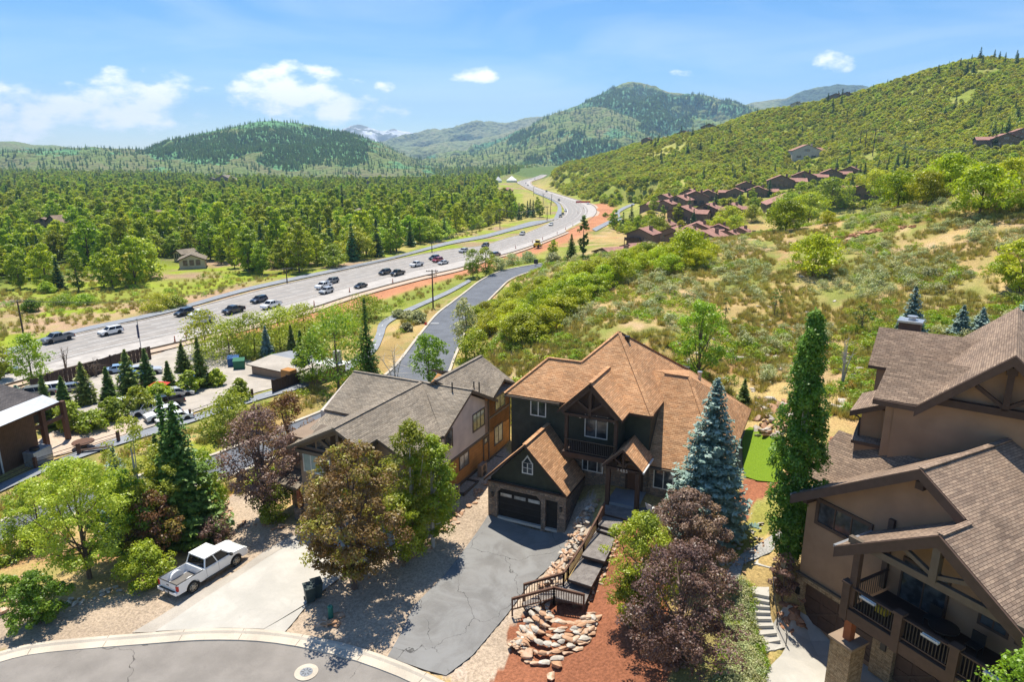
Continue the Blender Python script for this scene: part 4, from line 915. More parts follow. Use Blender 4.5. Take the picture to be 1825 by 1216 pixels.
# front gable with trapezoid lights
Ah.window((-12.6,-6.2,3.95), (1,0,0), FT, 2.45, 1.55, 3, 1, 'white_frame', 'curtain', .09, ratios=[.27,.46,.27])
for q in ([(-12.3,6.0),(-11.4,6.0),(-11.4,6.45)], [(-11.2,6.0),(-10.4,6.0),(-10.4,6.95),(-11.2,6.55)]):
    f = Ah.part('gable_light', MB().prism([(a, -6.24, b) for a, b in q], (0,.05,0)), 'glass')
Ah.part('gable_timbers', MB().bar((-12.9,-6.6,5.75),(-8.7,-6.6,5.75),.28,.28).bar((-12.7,-6.55,6.1),(-8.7,-6.55,7.95),.3,.3).bar((-6.6,-6.55,6.95),(-8.7,-6.55,7.95),.3,.3).bar((-8.9,-6.5,5.8),(-8.9,-6.5,7.8),.25).bar((-10.7,-6.5,7.0),(-8.9,-6.5,5.9),.22).bar((-6.6,-6.5,6.9),(-6.6,-5,6.9),.25), 'taupe_trim')
Ah.part('bay_side', MB().box(-9.9,-7.0,-5.6,-4.4,3.0,6.2), 'tan_stucco')
for a, b in ((-8.6,-7.9),(-7.8,-7.1)): Ah.part('gable_light', MB().prism([(a,-6.0,6.1),(b,-6.0,6.1),(b,-6.0,6.8),(a,-6.0,7.2)], (0,.05,0)), 'glass')
r = Ah.roof([[(-16.6,-6.3,2.3),(-13.3,-6.5,2.3),(-13.3,-2.8,3.2),(-15.5,-2.8,3.2)], [(-16.6,-6.3,2.3),(-15.5,-2.8,3.2),(-16.6,-2.2,2.3)]], 'grey_shingle', .18, 'taupe_trim', 'porch_roof')
Ah.part('porch_post', MB().box(-13.6,-13.3,-6.3,-6.0,.6,2.3), 'red_wood')
Ah.part('post_pier', MB().box(-13.8,-13.1,-6.5,-5.8,-1.2,.6), 'stone')
Ah.part('garage_door', MB().box(-9.3,-5.2,-4.72,-4.6,-.5,1.9), 'brown_door')
# window wells and heat pumps along the side
for i, (t0, t1, lab) in enumerate(((1.6,4.2,'light timber window well below the orange siding, between the two heat pumps'),(9.3,11.9,'light timber window well at the far end of the orange wall'))):
    wv = House('window_well', Ah.w((WS,t0,0)), 25.5, lab, 'window well')
    L = t1-t0; mb = MB().box(0,1.1,0,.12,-.3,.42).box(0,1.1,L-.12,L,-.3,.42).box(1.0,1.12,0,L,-.3,.42); wv.part('curb', mb, 'taupe_trim'); wv.part('well_floor', MB().box(0,1,.12,L-.12,-.3,.02), 'dark_metal')
for t0, lab in ((5.0,'beige heat pump unit beside the orange wall, nearer the garage peak'),(-1.2,'beige heat pump unit half hidden by the green aspen'),(.2,'beige heat pump unit next to the window well')):
    hp = House('heat_pump', Ah.w((WS+.55,t0,.15)), 25.5, lab, 'heat pump')
    hp.part('case', MB().box(0,.42,0,1.0,0,1.25), 'tan_stucco', bevel=.03)
    for zz in (.35,.9): hp.part('fan_grille', MB().tube([(.42,.5,zz),(.45,.5,zz)], .24, 14), 'dark_metal')
# ================================================================== brown stucco house on the right
OC = PZ(1400+150/4.294, 940+725/4.294, 0)
Cc = House('brown_house', OC, -27.7, 'large brown stucco house with brown shingle roofs and a covered deck over garages')
Cc.part('stone_base', MB().box(0,.5,.44,.95,-.3,2.85).box(0,.5,-5.4,-4.2,-.3,2.6).box(0,.5,-13,-9.4,-.3,2.6).box(0,.45,-13,.95,2.5,2.85).box(.2,12,.85,.95,-.3,2.85), 'ledgestone')
Cc.part('stone_cap', MB().box(-.08,.6,-13,1.0,2.85,2.95).box(.2,12,.8,1.0,2.85,2.93), 'taupe_trim')
Cc.part('wall', MB().prism([(.1,.88,2.9),(.1,-13.5,2.9),(.1,-13.5,7.6),(.1,-5.7,12.3),(.1,.88,8.0)], (9.5,0,0)), 'brown_stucco')
Cc.part('lower_body', MB().box(.5,12,-14,.85,-.5,2.9), 'brown_stucco')
for t0, t1 in ((.44,-4.2),(-5.4,-9.4)):
    d = Cc.part('garage_door', MB().box(.3,.42,t0,t1,-.05,2.5), 'brown_door')
    w_ = (t1-t0)/4
    for k in range(4):
        for zz in (.1,.9,1.7): Cc.part('panel', MB().box(.27,.3,t0+w_*k+.1*np.sign(w_),t0+w_*(k+1)-.1*np.sign(w_),zz,zz+.66), 'brown_door', d)
    Cc.part('door_brace', MB().bar((.26,t0,.1),(.26,(t0+t1)/2,1.6),.05,.12).bar((.26,t1,.1),(.26,(t0+t1)/2,1.6),.05,.12), 'brown_trim', d)
Cc.part('address_lamp', MB().box(-.1,0,.6,.85,1.5,1.95), 'dark_metal'); Cc.part('address_lamp', MB().box(-.1,0,-5.0,-4.7,1.5,2.0), 'dark_metal')
f = Cc.window((.1,.05,6.72), (0,-1,0), LF, 3.1, 1.25, 3, 1, 'brown_trim', 'glass', .2, proud=.1)
# roofs, ridge along s
SL = .654; RZ = 12.64; RTt = -5.7
def zl(t): return RZ+SL*(RTt-t) if t >= RTt else RZ-SL*(RTt-t)
zt = lambda t: RZ-SL*abs(t-RTt)
r = Cc.roof([[(-.8,1.34,zt(1.34)),(-.8,RTt,RZ),(6.9,RTt,RZ),(4.3,.3,zt(.3)),(4.0,1.34,zt(1.34))], [(-.8,RTt,RZ),(6.9,RTt,RZ),(8.5,-14,zt(-14)),(-.8,-14,zt(-14))],
             [(-3.0,-8.2,zt(-8.2)),(-.8,-8.2,zt(-8.2)),(-.8,-14,zt(-14)),(-3.0,-14,zt(-14))], [(-3.0,-8.2,zt(-8.2)),(.08,-8.2,zt(-8.2)),(.08,-3.35,zt(-8.2)-SL*4.85),(-3.0,-3.35,zt(-8.2)-SL*4.85)]], 'brown_shingle', .16, 'brown_trim')
Cc.ridgecap([((-.8,RTt,RZ),(6.8,RTt,RZ)),((-3.0,-8.2,zt(-8.2)),(-.8,-8.2,zt(-8.2)))], 'brown_shingle', r, .3)
bb = MB()
for (t0, t1, s_) in ((1.34,RTt,-.8),(RTt,-8.0,-.8)):
    bb.prism([(s_,t0,zt(t0)),(s_,t1,zt(t1)),(s_,t1,zt(t1)-.55),(s_,t0,zt(t0)-.55)], (-.1,0,0))
z8 = zt(-8.2)
bb.prism([(-3.0,-3.35,z8-SL*4.85),(-3.0,-8.2,z8),(-3.0,-8.2,z8-.6),(-3.0,-3.35,z8-SL*4.85-.6)], (-.12,0,0)).prism([(-3.0,-8.2,z8),(-3.0,-14,zt(-14)),(-3.0,-14,zt(-14)-.6),(-3.0,-8.2,z8-.6)], (-.12,0,0))
Cc.part('bargeboard', bb, 'brown_trim', r)
Cc.part('ridge_beam', MB().box(-.75,.1,RTt-.2,RTt+.2,RZ-1.1,RZ-.7).box(-2.9,.1,-8.4,-8.0,z8-1.1,z8-.7).box(-.75,.1,.3,.6,7.9,8.2), 'dark_wood', r)
Cc.part('gutter', MB().box(-3.0,0,-3.35,-3.2,z8-SL*4.85-.1,z8-SL*4.85+.03).box(-.8,3.9,1.34,1.46,zt(1.34)-.08,zt(1.34)+.04), 'metal', r)
Cc.part('roof_vent', MB().tube([(-.3,-11.5,8.9),(-.3,-11.5,9.9)], .07, 6), 'dark_metal', r)
# left side roof (ridge along t)
r = Cc.roof([[(2.0,.9,8.05),(2.05,2.95,8.05),(4.7,2.75,10.5),(4.95,-2.4,10.5)], [(4.7,2.75,10.5),(4.95,-2.4,10.5),(7.4,-2,8.6),(7.4,2.9,8.6)]], 'brown_shingle', .2, 'brown_trim', 'side_roof')
r.name = 'side_roof'
Cc.part('side_wall', MB().box(2.5,7.2,.9,2.4,0,8.0), 'brown_stucco')
# deck
dz = 4.95
Cc.part('deck_floor', MB().box(-2.9,.1,-4.5,-14,dz-.35,dz-.02), 'dark_wood')
Cc.part('deck_beam', MB().box(-3.15,-2.9,-4.35,-14,dz-.65,dz-.02), 'brown_trim')
rl = Cc.part('deck_rail', MB().box(-3.1,-2.9,-4.45,-14,6.12,6.2).box(-3.06,-2.95,-4.45,-14,dz+.12,dz+.19).box(-2.95,0,-4.5,-4.35,6.12,6.2), 'brown_trim')
for t in (-4.35,-7.1,-9.7,-12.3): Cc.part('rail_post', MB().box(-3.2,-2.85,t-.2,t+.2,dz-.7,6.28).box(-3.25,-2.8,t-.25,t+.25,6.28,6.38), 'brown_trim')
ts = [t for t in np.arange(-4.7,-13.9,-.155) if min(abs(t-q) for q in (-4.35,-7.1,-9.7,-12.3)) > .25]
for t in ts: Cc.part('baluster', MB().box(-3.02,-2.99,t-.02,t+.02,dz+.19,6.12), 'dark_metal')
for s_ in np.arange(-2.7,-.1,.18): Cc.part('baluster', MB().box(s_-.015,s_+.015,-4.44,-4.41,dz+.1,6.12), 'dark_metal')
for t in (-5.2,-8.3,-11.0): Cc.part('rail_planter', MB().box(-3.28,-3.12,t-.75,t+.05,6.0,6.05).box(-3.28,-3.26,t-.75,t+.05,6.0,6.12).box(-3.14,-3.12,t-.75,t+.05,6.0,6.12), 'white_frame')
Cc.part('deck_post', MB().box(-3.05,-2.75,-4.75,-4.4,5.0,zt(-8.2)-SL*4.85+.8).box(-.1,.1,-4.4,-4.1,5.0,9.0), 'brown_trim')
Cc.part('truss', MB().bar((-2.9,-4.0,8.6),(-2.9,-13.5,8.6),.25,.35).bar((-2.9,-8.2,8.7),(-2.9,-8.2,10.6),.35,.35).bar((-2.9,-8.2,8.9),(-2.9,-6.3,9.7),.2,.2).bar((-2.9,-8.2,8.9),(-2.9,-10.2,9.6),.2,.2), 'taupe_trim')
Cc.part('sliding_door', MB().box(.02,.1,-5.2,-7.4,5.0,7.2), 'glass'); Cc.part('door_frame', MB().box(-.02,.1,-5.1,-5.2,5,7.25).box(-.02,.1,-7.4,-7.5,5,7.25).box(-.02,.1,-6.28,-6.34,5,7.2).box(-.02,.1,-5.1,-7.5,7.2,7.35), 'brown_trim')
for t in (-9.0,-10.6,-12.2): Cc.window((.1,t,6.0), (0,-1,0), LF, 1.1, 1.1, 2, 1, 'brown_trim', 'glass', .12)
# pier under the deck corner
Cc.part('stone_pier', MB().prism([(-3.35,-4.0,-.3),(-3.35,-5.2,-.3),(-2.2,-5.2,-.3),(-2.2,-4.0,-.3)], (0,0,3.25)), 'ledgestone'); Cc.part('pier_cap', MB().box(-3.45,-2.1,-5.3,-3.9,2.95,3.08), 'tan_stucco')
Cc.part('pier_post', MB().box(-3.0,-2.6,-4.8,-4.4,3.08,4.4), 'red_wood')
def deckitem(name, p, lab, cat): return House(name, Cc.w(p), -27.7, lab, cat)
tb = deckitem('patio_table', (-1.3,-8.2,dz), 'dark round table on the shaded deck', 'table')
tb.part('tabletop', MB().tube([(0,0,.7),(0,0,.76)], .65, 20), 'dark_metal'); tb.part('pedestal', MB().tube([(0,0,0),(0,0,.7)], .06, 8).tube([(0,0,0),(0,0,.04)], .3, 12), 'dark_metal')
for (p, lab) in (((-.7,-7.3,dz),'dark patio chair behind the round table on the shaded deck'),((-.9,-9.4,dz),'dark patio chair to the right of the round table on the shaded deck')):
    ch = deckitem('patio_chair', p, lab, 'chair'); ch.part('seat', MB().box(-.28,.28,-.28,.28,.4,.46), 'dark_metal', bevel=.02); ch.part('backrest', MB().box(.24,.3,-.3,.3,.46,1.0), 'dark_metal')
    for x in (-.25,.25):
        for y in (-.25,.25): ch.part('leg', MB().box(x-.02,x+.02,y-.02,y+.02,0,.4), 'dark_metal')
bx = deckitem('yellow_box', (-1.9,-5.6,dz), 'small yellow tool box on the deck floor', 'box'); bx.part('case', MB().box(-.2,.2,-.3,.3,0,.3), 'yellow_paint', bevel=.02); bx.part('handle', MB().box(-.03,.03,-.12,.12,.3,.38), 'dark_metal')
# upper block, turned
U = House('upper_block', Cc.w((6.9,-5.7,0)), 36, 'x', 'x')
for k_ in ('label', 'category'): del U.root[k_]
# built in the same coordinates but owned by the brown house: parts are moved under its root
ug = []
def up(name, mb, mat, parent=None):
    o = U.part(name, mb, mat, parent); ug.append(o); return o
up('upper_wall', MB().prism([(-5.55,0,4),(4.6,0,4),(4.6,0,13.6),(-.5,0,17.0),(-4.45,0,13.55),(-5.55,0,13.5)], (0,13.5,0)), 'brown_stucco')
def uroof(polys, mat='brown_shingle', th=.2, name='upper_roof'):
    r_ = U.roof(polys, mat, th, 'brown_trim', name); ug.append(r_); return r_
r = uroof([[(-.5,-.8,17.37),(-.5,13.7,17.37),(-4.4,13.7,13.85),(-4.4,-.8,13.85)], [(-.5,-.8,17.37),(-.5,13.7,17.37),(4.4,13.7,13.0),(4.4,-.8,13.0)],
           [(-6.6,-.8,13.8),(-4.3,-.8,13.85),(-2.2,1.75,15.75),(-6.2,1.75,15.9)], [(-6.2,1.75,15.9),(-2.2,1.75,15.75),(-3.0,4.0,14.6),(-6.2,4.0,14.2)],
           [(-8.0,6.2,13.8),(-6.0,6.2,13.8),(-6.0,5.0,12.84),(-2.0,5.0,12.84),(-2.1,8.8,15.9),(-8.0,8.8,15.9)], [(-8.0,8.8,15.9),(-2.1,8.8,15.9),(-2.1,11.5,13.7),(-8.0,11.5,13.7)]])
ub = MB().prism([(-.5,-.8,17.37),(-4.5,-.8,13.76),(-4.5,-.8,13.2),(-.5,-.8,16.8)], (0,-.12,0)).prism([(-.5,-.8,17.37),(4.4,-.8,13.0),(4.4,-.8,12.4),(-.5,-.8,16.8)], (0,-.12,0)).box(-6.6,-4.4,-.9,-.78,13.5,13.8)
up('bargeboard', ub, 'brown_trim', r)
up('gable_truss', MB().bar((-3.6,-.45,14.2),(2.5,-.45,14.2),.3,.4).bar((-.5,-.45,14.3),(-.5,-.45,16.6),.3).bar((-.5,-.45,14.4),(-1.9,-.45,15.4),.2).bar((-.5,-.45,14.4),(.9,-.45,15.4),.2).box(-.75,-.25,-.75,0,16.3,16.7), 'dark_wood')
up('rear_wall', MB().box(-7.5,-3,6.5,11.2,4,13.8).box(-6.0,-4.4,.1,3.6,4,14.0), 'brown_stucco')
ch = up('chimney', MB().box(-6.9,-5.6,9.2,10.3,14,16.35), 'brown_trim'); up('chimney_cap', MB().box(-7.0,-5.5,9.1,10.4,16.35,16.48).tube([(-6.2,9.8,16.48),(-6.2,9.8,16.66)], .22, 12).tube([(-6.2,9.8,16.7),(-6.2,9.8,16.75)], .32, 12), 'metal', ch)
# small lower dormer at its left
up('dormer_wall', MB().box(-7.3,-5.4,1.0,4.2,6,12.6), 'brown_stucco')
uroof([[(-7.9,.6,12.3),(-5.5,.6,13.4),(-5.5,4.6,13.4),(-7.9,4.6,12.3)]], 'brown_shingle', .35, 'dormer_roof')
up('downpipe', MB().tube([(-7.8,.7,12.2),(-7.35,.9,11.9),(-7.3,.9,10.4)], .06, 6), 'dark_metal')
uroof([[(-7.6,.3,10.6),(-5.6,.3,10.6),(-5.6,2.4,11.1),(-7.6,2.4,11.1)]], 'brown_shingle', .2, 'low_roof')
up('low_wall', MB().box(-7.4,-5.6,.5,2.4,3,10.4), 'brown_stucco')
bpy.context.view_layer.update()
for o in list(U.root.children):
    mw = U.root.matrix_world.copy(); o.parent = Cc.root; o.matrix_parent_inverse = Cc.root.matrix_world.inverted() @ mw
bpy.data.objects.remove(U.root)
# ================================================================== generic far houses
def far_house(u, v, zg, wpx, ang, wall, roofm, label, depth=1.0, hw=4.5, pitch=.42, cat='house', group=None, name='condominium', dist=None, wing=0, win=3, chim=True, deck=False):
    p = PY(u, v, dist) if dist else PZ(u, v, zg); zg = min(zg, hz1(p[0], p[1])+.3) if dist is None else hz1(p[0], p[1])
    d = math.hypot(p[0], p[1]); W = wpx*d/F; D = W*depth
    h = House(name, (p[0], p[1], zg), ang, label, cat, group); zr = hw+pitch*W/2; ov = .5
    h.part('wall', MB().prism([(-W/2,0,-4),(W/2,0,-4),(W/2,0,hw),(0,0,zr),(-W/2,0,hw)], (0,D,0)), wall)
    e = pitch*ov
    r = h.roof([[(-W/2-ov,-ov,hw-e),(0,-ov,zr),(0,D+ov,zr),(-W/2-ov,D+ov,hw-e)], [(W/2+ov,-ov,hw-e),(0,-ov,zr),(0,D+ov,zr),(W/2+ov,D+ov,hw-e)]], roofm, .3, 'dark_wood')
    k = W/ (win+1)
    for i in range(win): h.window((-W/2+k*(i+.65),0,1.2), (1,0,0), FT, k*.6, 1.5, 2, 1, 'taupe_trim', 'glass', .1)
    if hw > 4: h.window((-W*.09,0,hw-.6), (1,0,0), FT, W*.18, 1.5, 2, 1, 'taupe_trim', 'glass', .1)
    for i in range(2): h.window((-W/2,D*(.25+.4*i),1.5), (0,1,0), LF, 1.6, 1.5, 2, 1, 'taupe_trim', 'glass', .1)
    if chim: h.part('chimney', MB().box(W*.2,W*.2+1.1,D*.5,D*.5+1.1,hw,zr+.6), wall)
    if wing:
        s = 1 if wing > 0 else -1; WW = W*.6; z2 = hw-.6; zz2 = z2+pitch*WW/2
        x0 = s*W/2; x1 = s*(W/2+W*.5); y0 = D*.15; y1 = y0+WW
        h.part('wing_wall', MB().prism([(x0,y0,-4),(x0,y1,-4),(x0,y1,z2),(x0,(y0+y1)/2,zz2),(x0,y0,z2)], (x1-x0,0,0)), wall)
        h.roof([[(x0-s*W*.2,(y0+y1)/2,zz2),(x1+s*ov,(y0+y1)/2,zz2),(x1+s*ov,y0-ov,z2-e),(x0,y0-ov,z2-e)], [(x0-s*W*.2,(y0+y1)/2,zz2),(x1+s*ov,(y0+y1)/2,zz2),(x1+s*ov,y1+ov,z2-e),(x0,y1+ov,z2-e)]], roofm, .3, 'dark_wood', name='wing_roof')
    if deck:
        h.part('deck', MB().box(-W/2,W*.1,-2.5,0,1.6,1.8).box(-W/2,W*.1,-2.5,-2.42,1.8,2.8).box(-W/2,-W/2+.2,-2.5,-2.3,-3,1.6).box(0,.2,-2.5,-2.3,-3,1.6), 'dark_wood')
    return h
GC = 'brown condominium houses with red brown roofs'
def fh(u, v, wpx, ang, label, dist, **k):
    k.setdefault('group', GC); return far_house(u, v, 0, wpx, ang, k.pop('wall', 'condo_siding'), k.pop('roofm', 'red_shingle'), label, dist=dist, **k)
fh(1075,450,56,60,'brown house with a broad red brown roof right behind the tall poplar and dark spruce',205,depth=1.3,hw=3.2,pitch=.3,wing=0,chim=True)
fh(1120,446,40,60,'red brown roofed house just right of the roof behind the tall poplar',222,depth=1.2,hw=3.2,pitch=.3)
fh(1252,415,62,30,'large red brown roofed condominium nearest the oak thicket, small window in its gable',235,depth=1.1,hw=4.2,wing=1)
fh(1140,404,46,30,'dark condominium with a timber deck at the left edge of the group',255,hw=4,deck=True,wing=0)
fh(1196,396,38,30,'condominium gable between the decked one and the big front one',275,hw=4,wing=1)
fh(1243,378,44,20,'condominium with a long sloped roof in the middle of the group',300,hw=4,wing=1)
fh(1282,374,34,20,'condominium with paired slanting roofs right of the middle one',300,hw=4)
fh(1212,372,44,30,'dark gabled condominium with lit windows behind the decked one',330,hw=5,wing=1)
fh(1258,358,36,30,'condominium with twin gables in the second row',345,hw=5,wing=1)
fh(1300,352,34,30,'condominium at the right end of the second row',350,hw=4.5,wing=1)
fh(1160,352,40,35,'leftmost condominium of the back row beside the meadow',380,hw=5,wing=1)
fh(1240,347,44,10,'wide condominium in the back row with a dormer on its roof',385,hw=5,wing=0,depth=.7)
fh(1205,350,36,35,'small gabled condominium in the back row, left of the wide one',375,hw=4.5)
fh(1320,374,26,30,'small condominium half hidden by the light green trees',290,hw=4)
fh(1335,372,22,40,'lowest small gable at the right edge of the clustered condominiums',270,hw=3.5)
fh(1412,352,74,12,'big brown lodge with a wide gable and arched gable windows',345,hw=6,wing=0,depth=1.0,deck=True,name='lodge')
fh(1392,322,40,15,'long low red brown roof behind the lodge, left',420,hw=5,depth=.6,wing=1)
fh(1432,322,36,20,'roof with a small gable behind the lodge, right of the ridge',430,hw=5,depth=.7,wing=1)
fh(1480,324,30,20,'gabled house at the right of the row behind the lodge',430,hw=5,wing=1)
fh(1512,326,30,30,'small gabled house near the pale road behind the lodge',440,hw=4)
fh(1548,334,52,35,'dark gabled house at the right end above the green oaks',360,hw=5,wing=-1)
fh(1330,326,30,15,'pale roofed low house left of the lodge row',420,hw=4,depth=.5)
for i_, (u_, v_, w_, a_, d_) in enumerate([(1178,384,34,30,300),(1226,390,34,25,285),(1262,392,34,25,268),(1205,408,36,30,255),(1290,362,30,20,330),(1182,362,30,30,350),(1262,340,32,15,400),(1228,336,30,20,410),(1310,340,26,20,400),(1180,342,30,30,400),(1350,340,32,20,400),(1300,388,26,30,265)]):
    fh(u_, v_, w_, a_, ['condominium roof wedged between the larger ones in the lower row','condominium roof half hidden in the upper row by its neighbours'][d_ > 320], d_, hw=4, wing=[0,1,-1][i_ % 3])
G3 = 'houses scattered on the hillside and ridge'
fh(1436,294,44,10,'pink white house with arched window and brown roof on the hillside',600,wall='cream_stucco',hw=7,depth=.8,wing=1,group=G3,name='hillside_house')
fh(1152,250,17,20,'leftmost dark house on the ridge line',867,hw=5,group=G3,name='ridge_house')
fh(1218,245,26,20,'dark gabled house on the ridge above a bare cut',837,hw=6,wing=1,group=G3,name='ridge_house')
fh(1263,235,26,15,'long dark house on the ridge, right of the gabled one',827,hw=6,depth=.5,group=G3,name='ridge_house')
fh(1420,193,16,15,'small pale roofed house on the ridge top',784,wall='cream_stucco',roofm='grey_shingle',hw=5,group=G3,name='ridge_house')
fh(1488,183,24,15,'dark flat house on the ridge top beside two conifers',767,hw=5,depth=.5,group=G3,name='ridge_house')
fh(1508,178,16,20,'highest dark house on the ridge top',762,hw=5,group=G3,name='ridge_house')
fh(1790,268,34,20,'brown house half hidden by trees high at the right',420,hw=5,wing=-1,group=G3,name='hillside_house')
fh(1818,264,22,20,'house at the right edge of the photo high on the slope',425,hw=5,group=G3,name='hillside_house')
G4 = 'houses among the valley trees'
VH = [(400,352,40,'long blue roofed house in the wooded valley',1000,'grey_shingle',.5,'condo_siding'),(380,349,20,'end wing house left of the long blue roof',1010,'grey_shingle',1,'condo_siding'),(270,412,26,'tan roofed house in the tree cover left of centre',360,'brown_shingle',1,'tan_stucco'),
      (100,440,42,'brown house in a gap at the far left of the wood',320,'brown_shingle',1,'condo_siding'),(80,432,18,'small dark gable beside the brown house at the far left',325,'brown_shingle',1,'tan_stucco'),(345,492,38,'grey roofed building behind the trees near the meadow',210,'grey_shingle',1.0,'cream_stucco'),(320,480,26,'pale roofed building next to the grey roofed one near the meadow',225,'grey_shingle',1.0,'cream_stucco'),
      (645,400,24,'small grey roofed house above the roundest tree',380,'grey_shingle',1,'condo_siding'),(823,352,26,'dark house with a blue roof in the wood left of the highway',700,'dark_shingle',.6,'condo_siding'),(898,345,20,'brown roof in the trees beside the highway bend',640,'red_shingle',.7,'condo_siding'),(655,326,18,'brown house deep in the wooded valley',1000,'red_shingle',.8,'tan_stucco'),
      (708,309,10,'tiny dark house near the far end of the wood',1500,'grey_shingle',1,'condo_siding'),(0,480,26,'roof at the left edge of the photo behind trees',260,'brown_shingle',1,'tan_stucco'),(738,372,12,'blue roofed cabin by the light green trees',560,'dark_shingle',1,'tan_stucco'),(30,385,14,'orange roofed house at the left side of the wood',620,'red_shingle',1,'cream_stucco')]
for u, v, wp, lab, dist, rm, dp, wl in VH: fh(u, v, wp, random.choice([-20,10,35]), lab, dist, wall=wl, roofm=rm, depth=dp, hw=(3.0 if dist < 300 else 5.5), group=G4, name='valley_house', chim=False)
# white tents by the far highway end
for u, v, w_, lab in ((912,319,18,'white peaked tent, the larger one by the far end of the highway'),(888,317,12,'white peaked tent left of the larger one')):
    p = PY(u, v, 1030); W = w_*1030/F; t_ = House('event_tent', (p[0],p[1],hz1(p[0],p[1])), 0, lab, 'tent')
    t_.part('canopy', MB().poly([(-W/2,-W/2,3),(W/2,-W/2,3),(0,0,9)]).poly([(W/2,-W/2,3),(W/2,W/2,3),(0,0,9)]).poly([(W/2,W/2,3),(-W/2,W/2,3),(0,0,9)]).poly([(-W/2,W/2,3),(-W/2,-W/2,3),(0,0,9)]), 'white_frame')
    t_.part('tent_wall', MB().box(-W/2,W/2,-W/2,W/2,0,3), 'white_frame')
# ================================================================== building at the left edge + sheds
OD = PZ(72.5, 812, -3.4); dd = PZ(0, 848, -3.4)-OD; angD = math.degrees(math.atan2(dd[1], -dd[0]))
Dd = House('timber_lodge', OD, angD, 'brown timber building with dark roof and pale metal eave at the left edge', 'building')
Dd.part('wall', MB().box(-16,0,0,6.2,-1,5.6), 'cedar'); 
Dd.part('opening_frame', MB().box(-4.6,-4.45,-.1,0,0,3.2).box(-9.5,-4.45,-.1,0,3.1,3.3), 'white_frame'); Dd.part('door_glass', MB().box(-9.5,-4.6,-.05,0,0,3.1), 'glass')
r = Dd.roof([[(-17,-.4,6.4),(1.0,-.4,6.4),(1.0,7.2,8.0),(-17,7.2,8.0)]], 'dark_shingle', .3, 'dark_wood'); Dd.roof([[(-17,-2.2,5.7),(1.3,-2.2,5.7),(1.2,-.4,6.38),(-17,-.4,6.38)]], 'metal', .1, 'dark_wood', 'metal_eave')
Dd.roof([[(-17,8.2,5.2),(-1,8.2,5.2),(-.5,17,5.6),(-17,17,5.6)]], M['hw_concrete'], .3, 'dark_wood', 'rear_roof'); Dd.part('rear_wall', MB().box(-16,-1.5,8.5,16.5,-1,5.2), 'cedar')
for s_, t_ in ((1.2,.2),(4.2,.4),(4.0,3.2)): Dd.part('post', MB().box(s_-.22,s_+.22,t_-.22,t_+.22,-1,4.6 if s_ > 2 else 6.2), 'rail_wood')
Dd.part('beam', MB().bar((0,.4,2.9),(4.2,.4,2.9),.25,.4).bar((0,.6,4.4),(4.2,.6,4.4),.2,.3), 'rail_wood'); Dd.part('screen', MB().box(.4,4.0,2.6,2.7,2.4,4.3), 'dark_metal')
tk = House('rooftop_unit', Dd.w((-2.6,-1.9,0)), angD, 'pale grey metal equipment box in front of the timber building', 'equipment'); tk.part('case', MB().box(0,2.3,0,1.3,-.3,1.5), 'metal', bevel=.04); tk.part('fan', MB().tube([(.8,.6,1.5),(.8,.6,1.75)], .45, 12), 'dark_metal')
sp_ = PZ(500, 676, -3.6)
Sh = House('low_shed', sp_, 30, 'low flat roofed tan shed with grey and white roof sheets beside the dark fence', 'shed')
Sh.part('wall', MB().box(-6,6,0,7,-1,1.3), 'tan_stucco'); Sh.roof([[(-6.5,-.5,1.35),(6.5,-.5,1.35),(6.5,4.2,1.7),(-6.5,4.2,1.7)]], 'lot', .15, 'dark_wood'); Sh.roof([[(-6.5,4.2,1.7),(2,4.2,1.7),(2,8,1.4),(-6.5,8,1.4)]], 'path', .15, 'dark_wood', 'rear_roof'); Sh.roof([[(2.05,4.2,1.7),(6.5,4.2,1.7),(6.5,8,1.4),(2.05,8,1.4)]], 'white_frame', .15, 'dark_wood', 'rear_roof')
Sh.part('chimney', MB().box(4.6,5.5,6,6.9,1.4,3.4), 'hw_concrete'); Sh.part('glass_room', MB().box(1.8,3.6,-1.4,-.1,0,2.1), 'orange_siding')
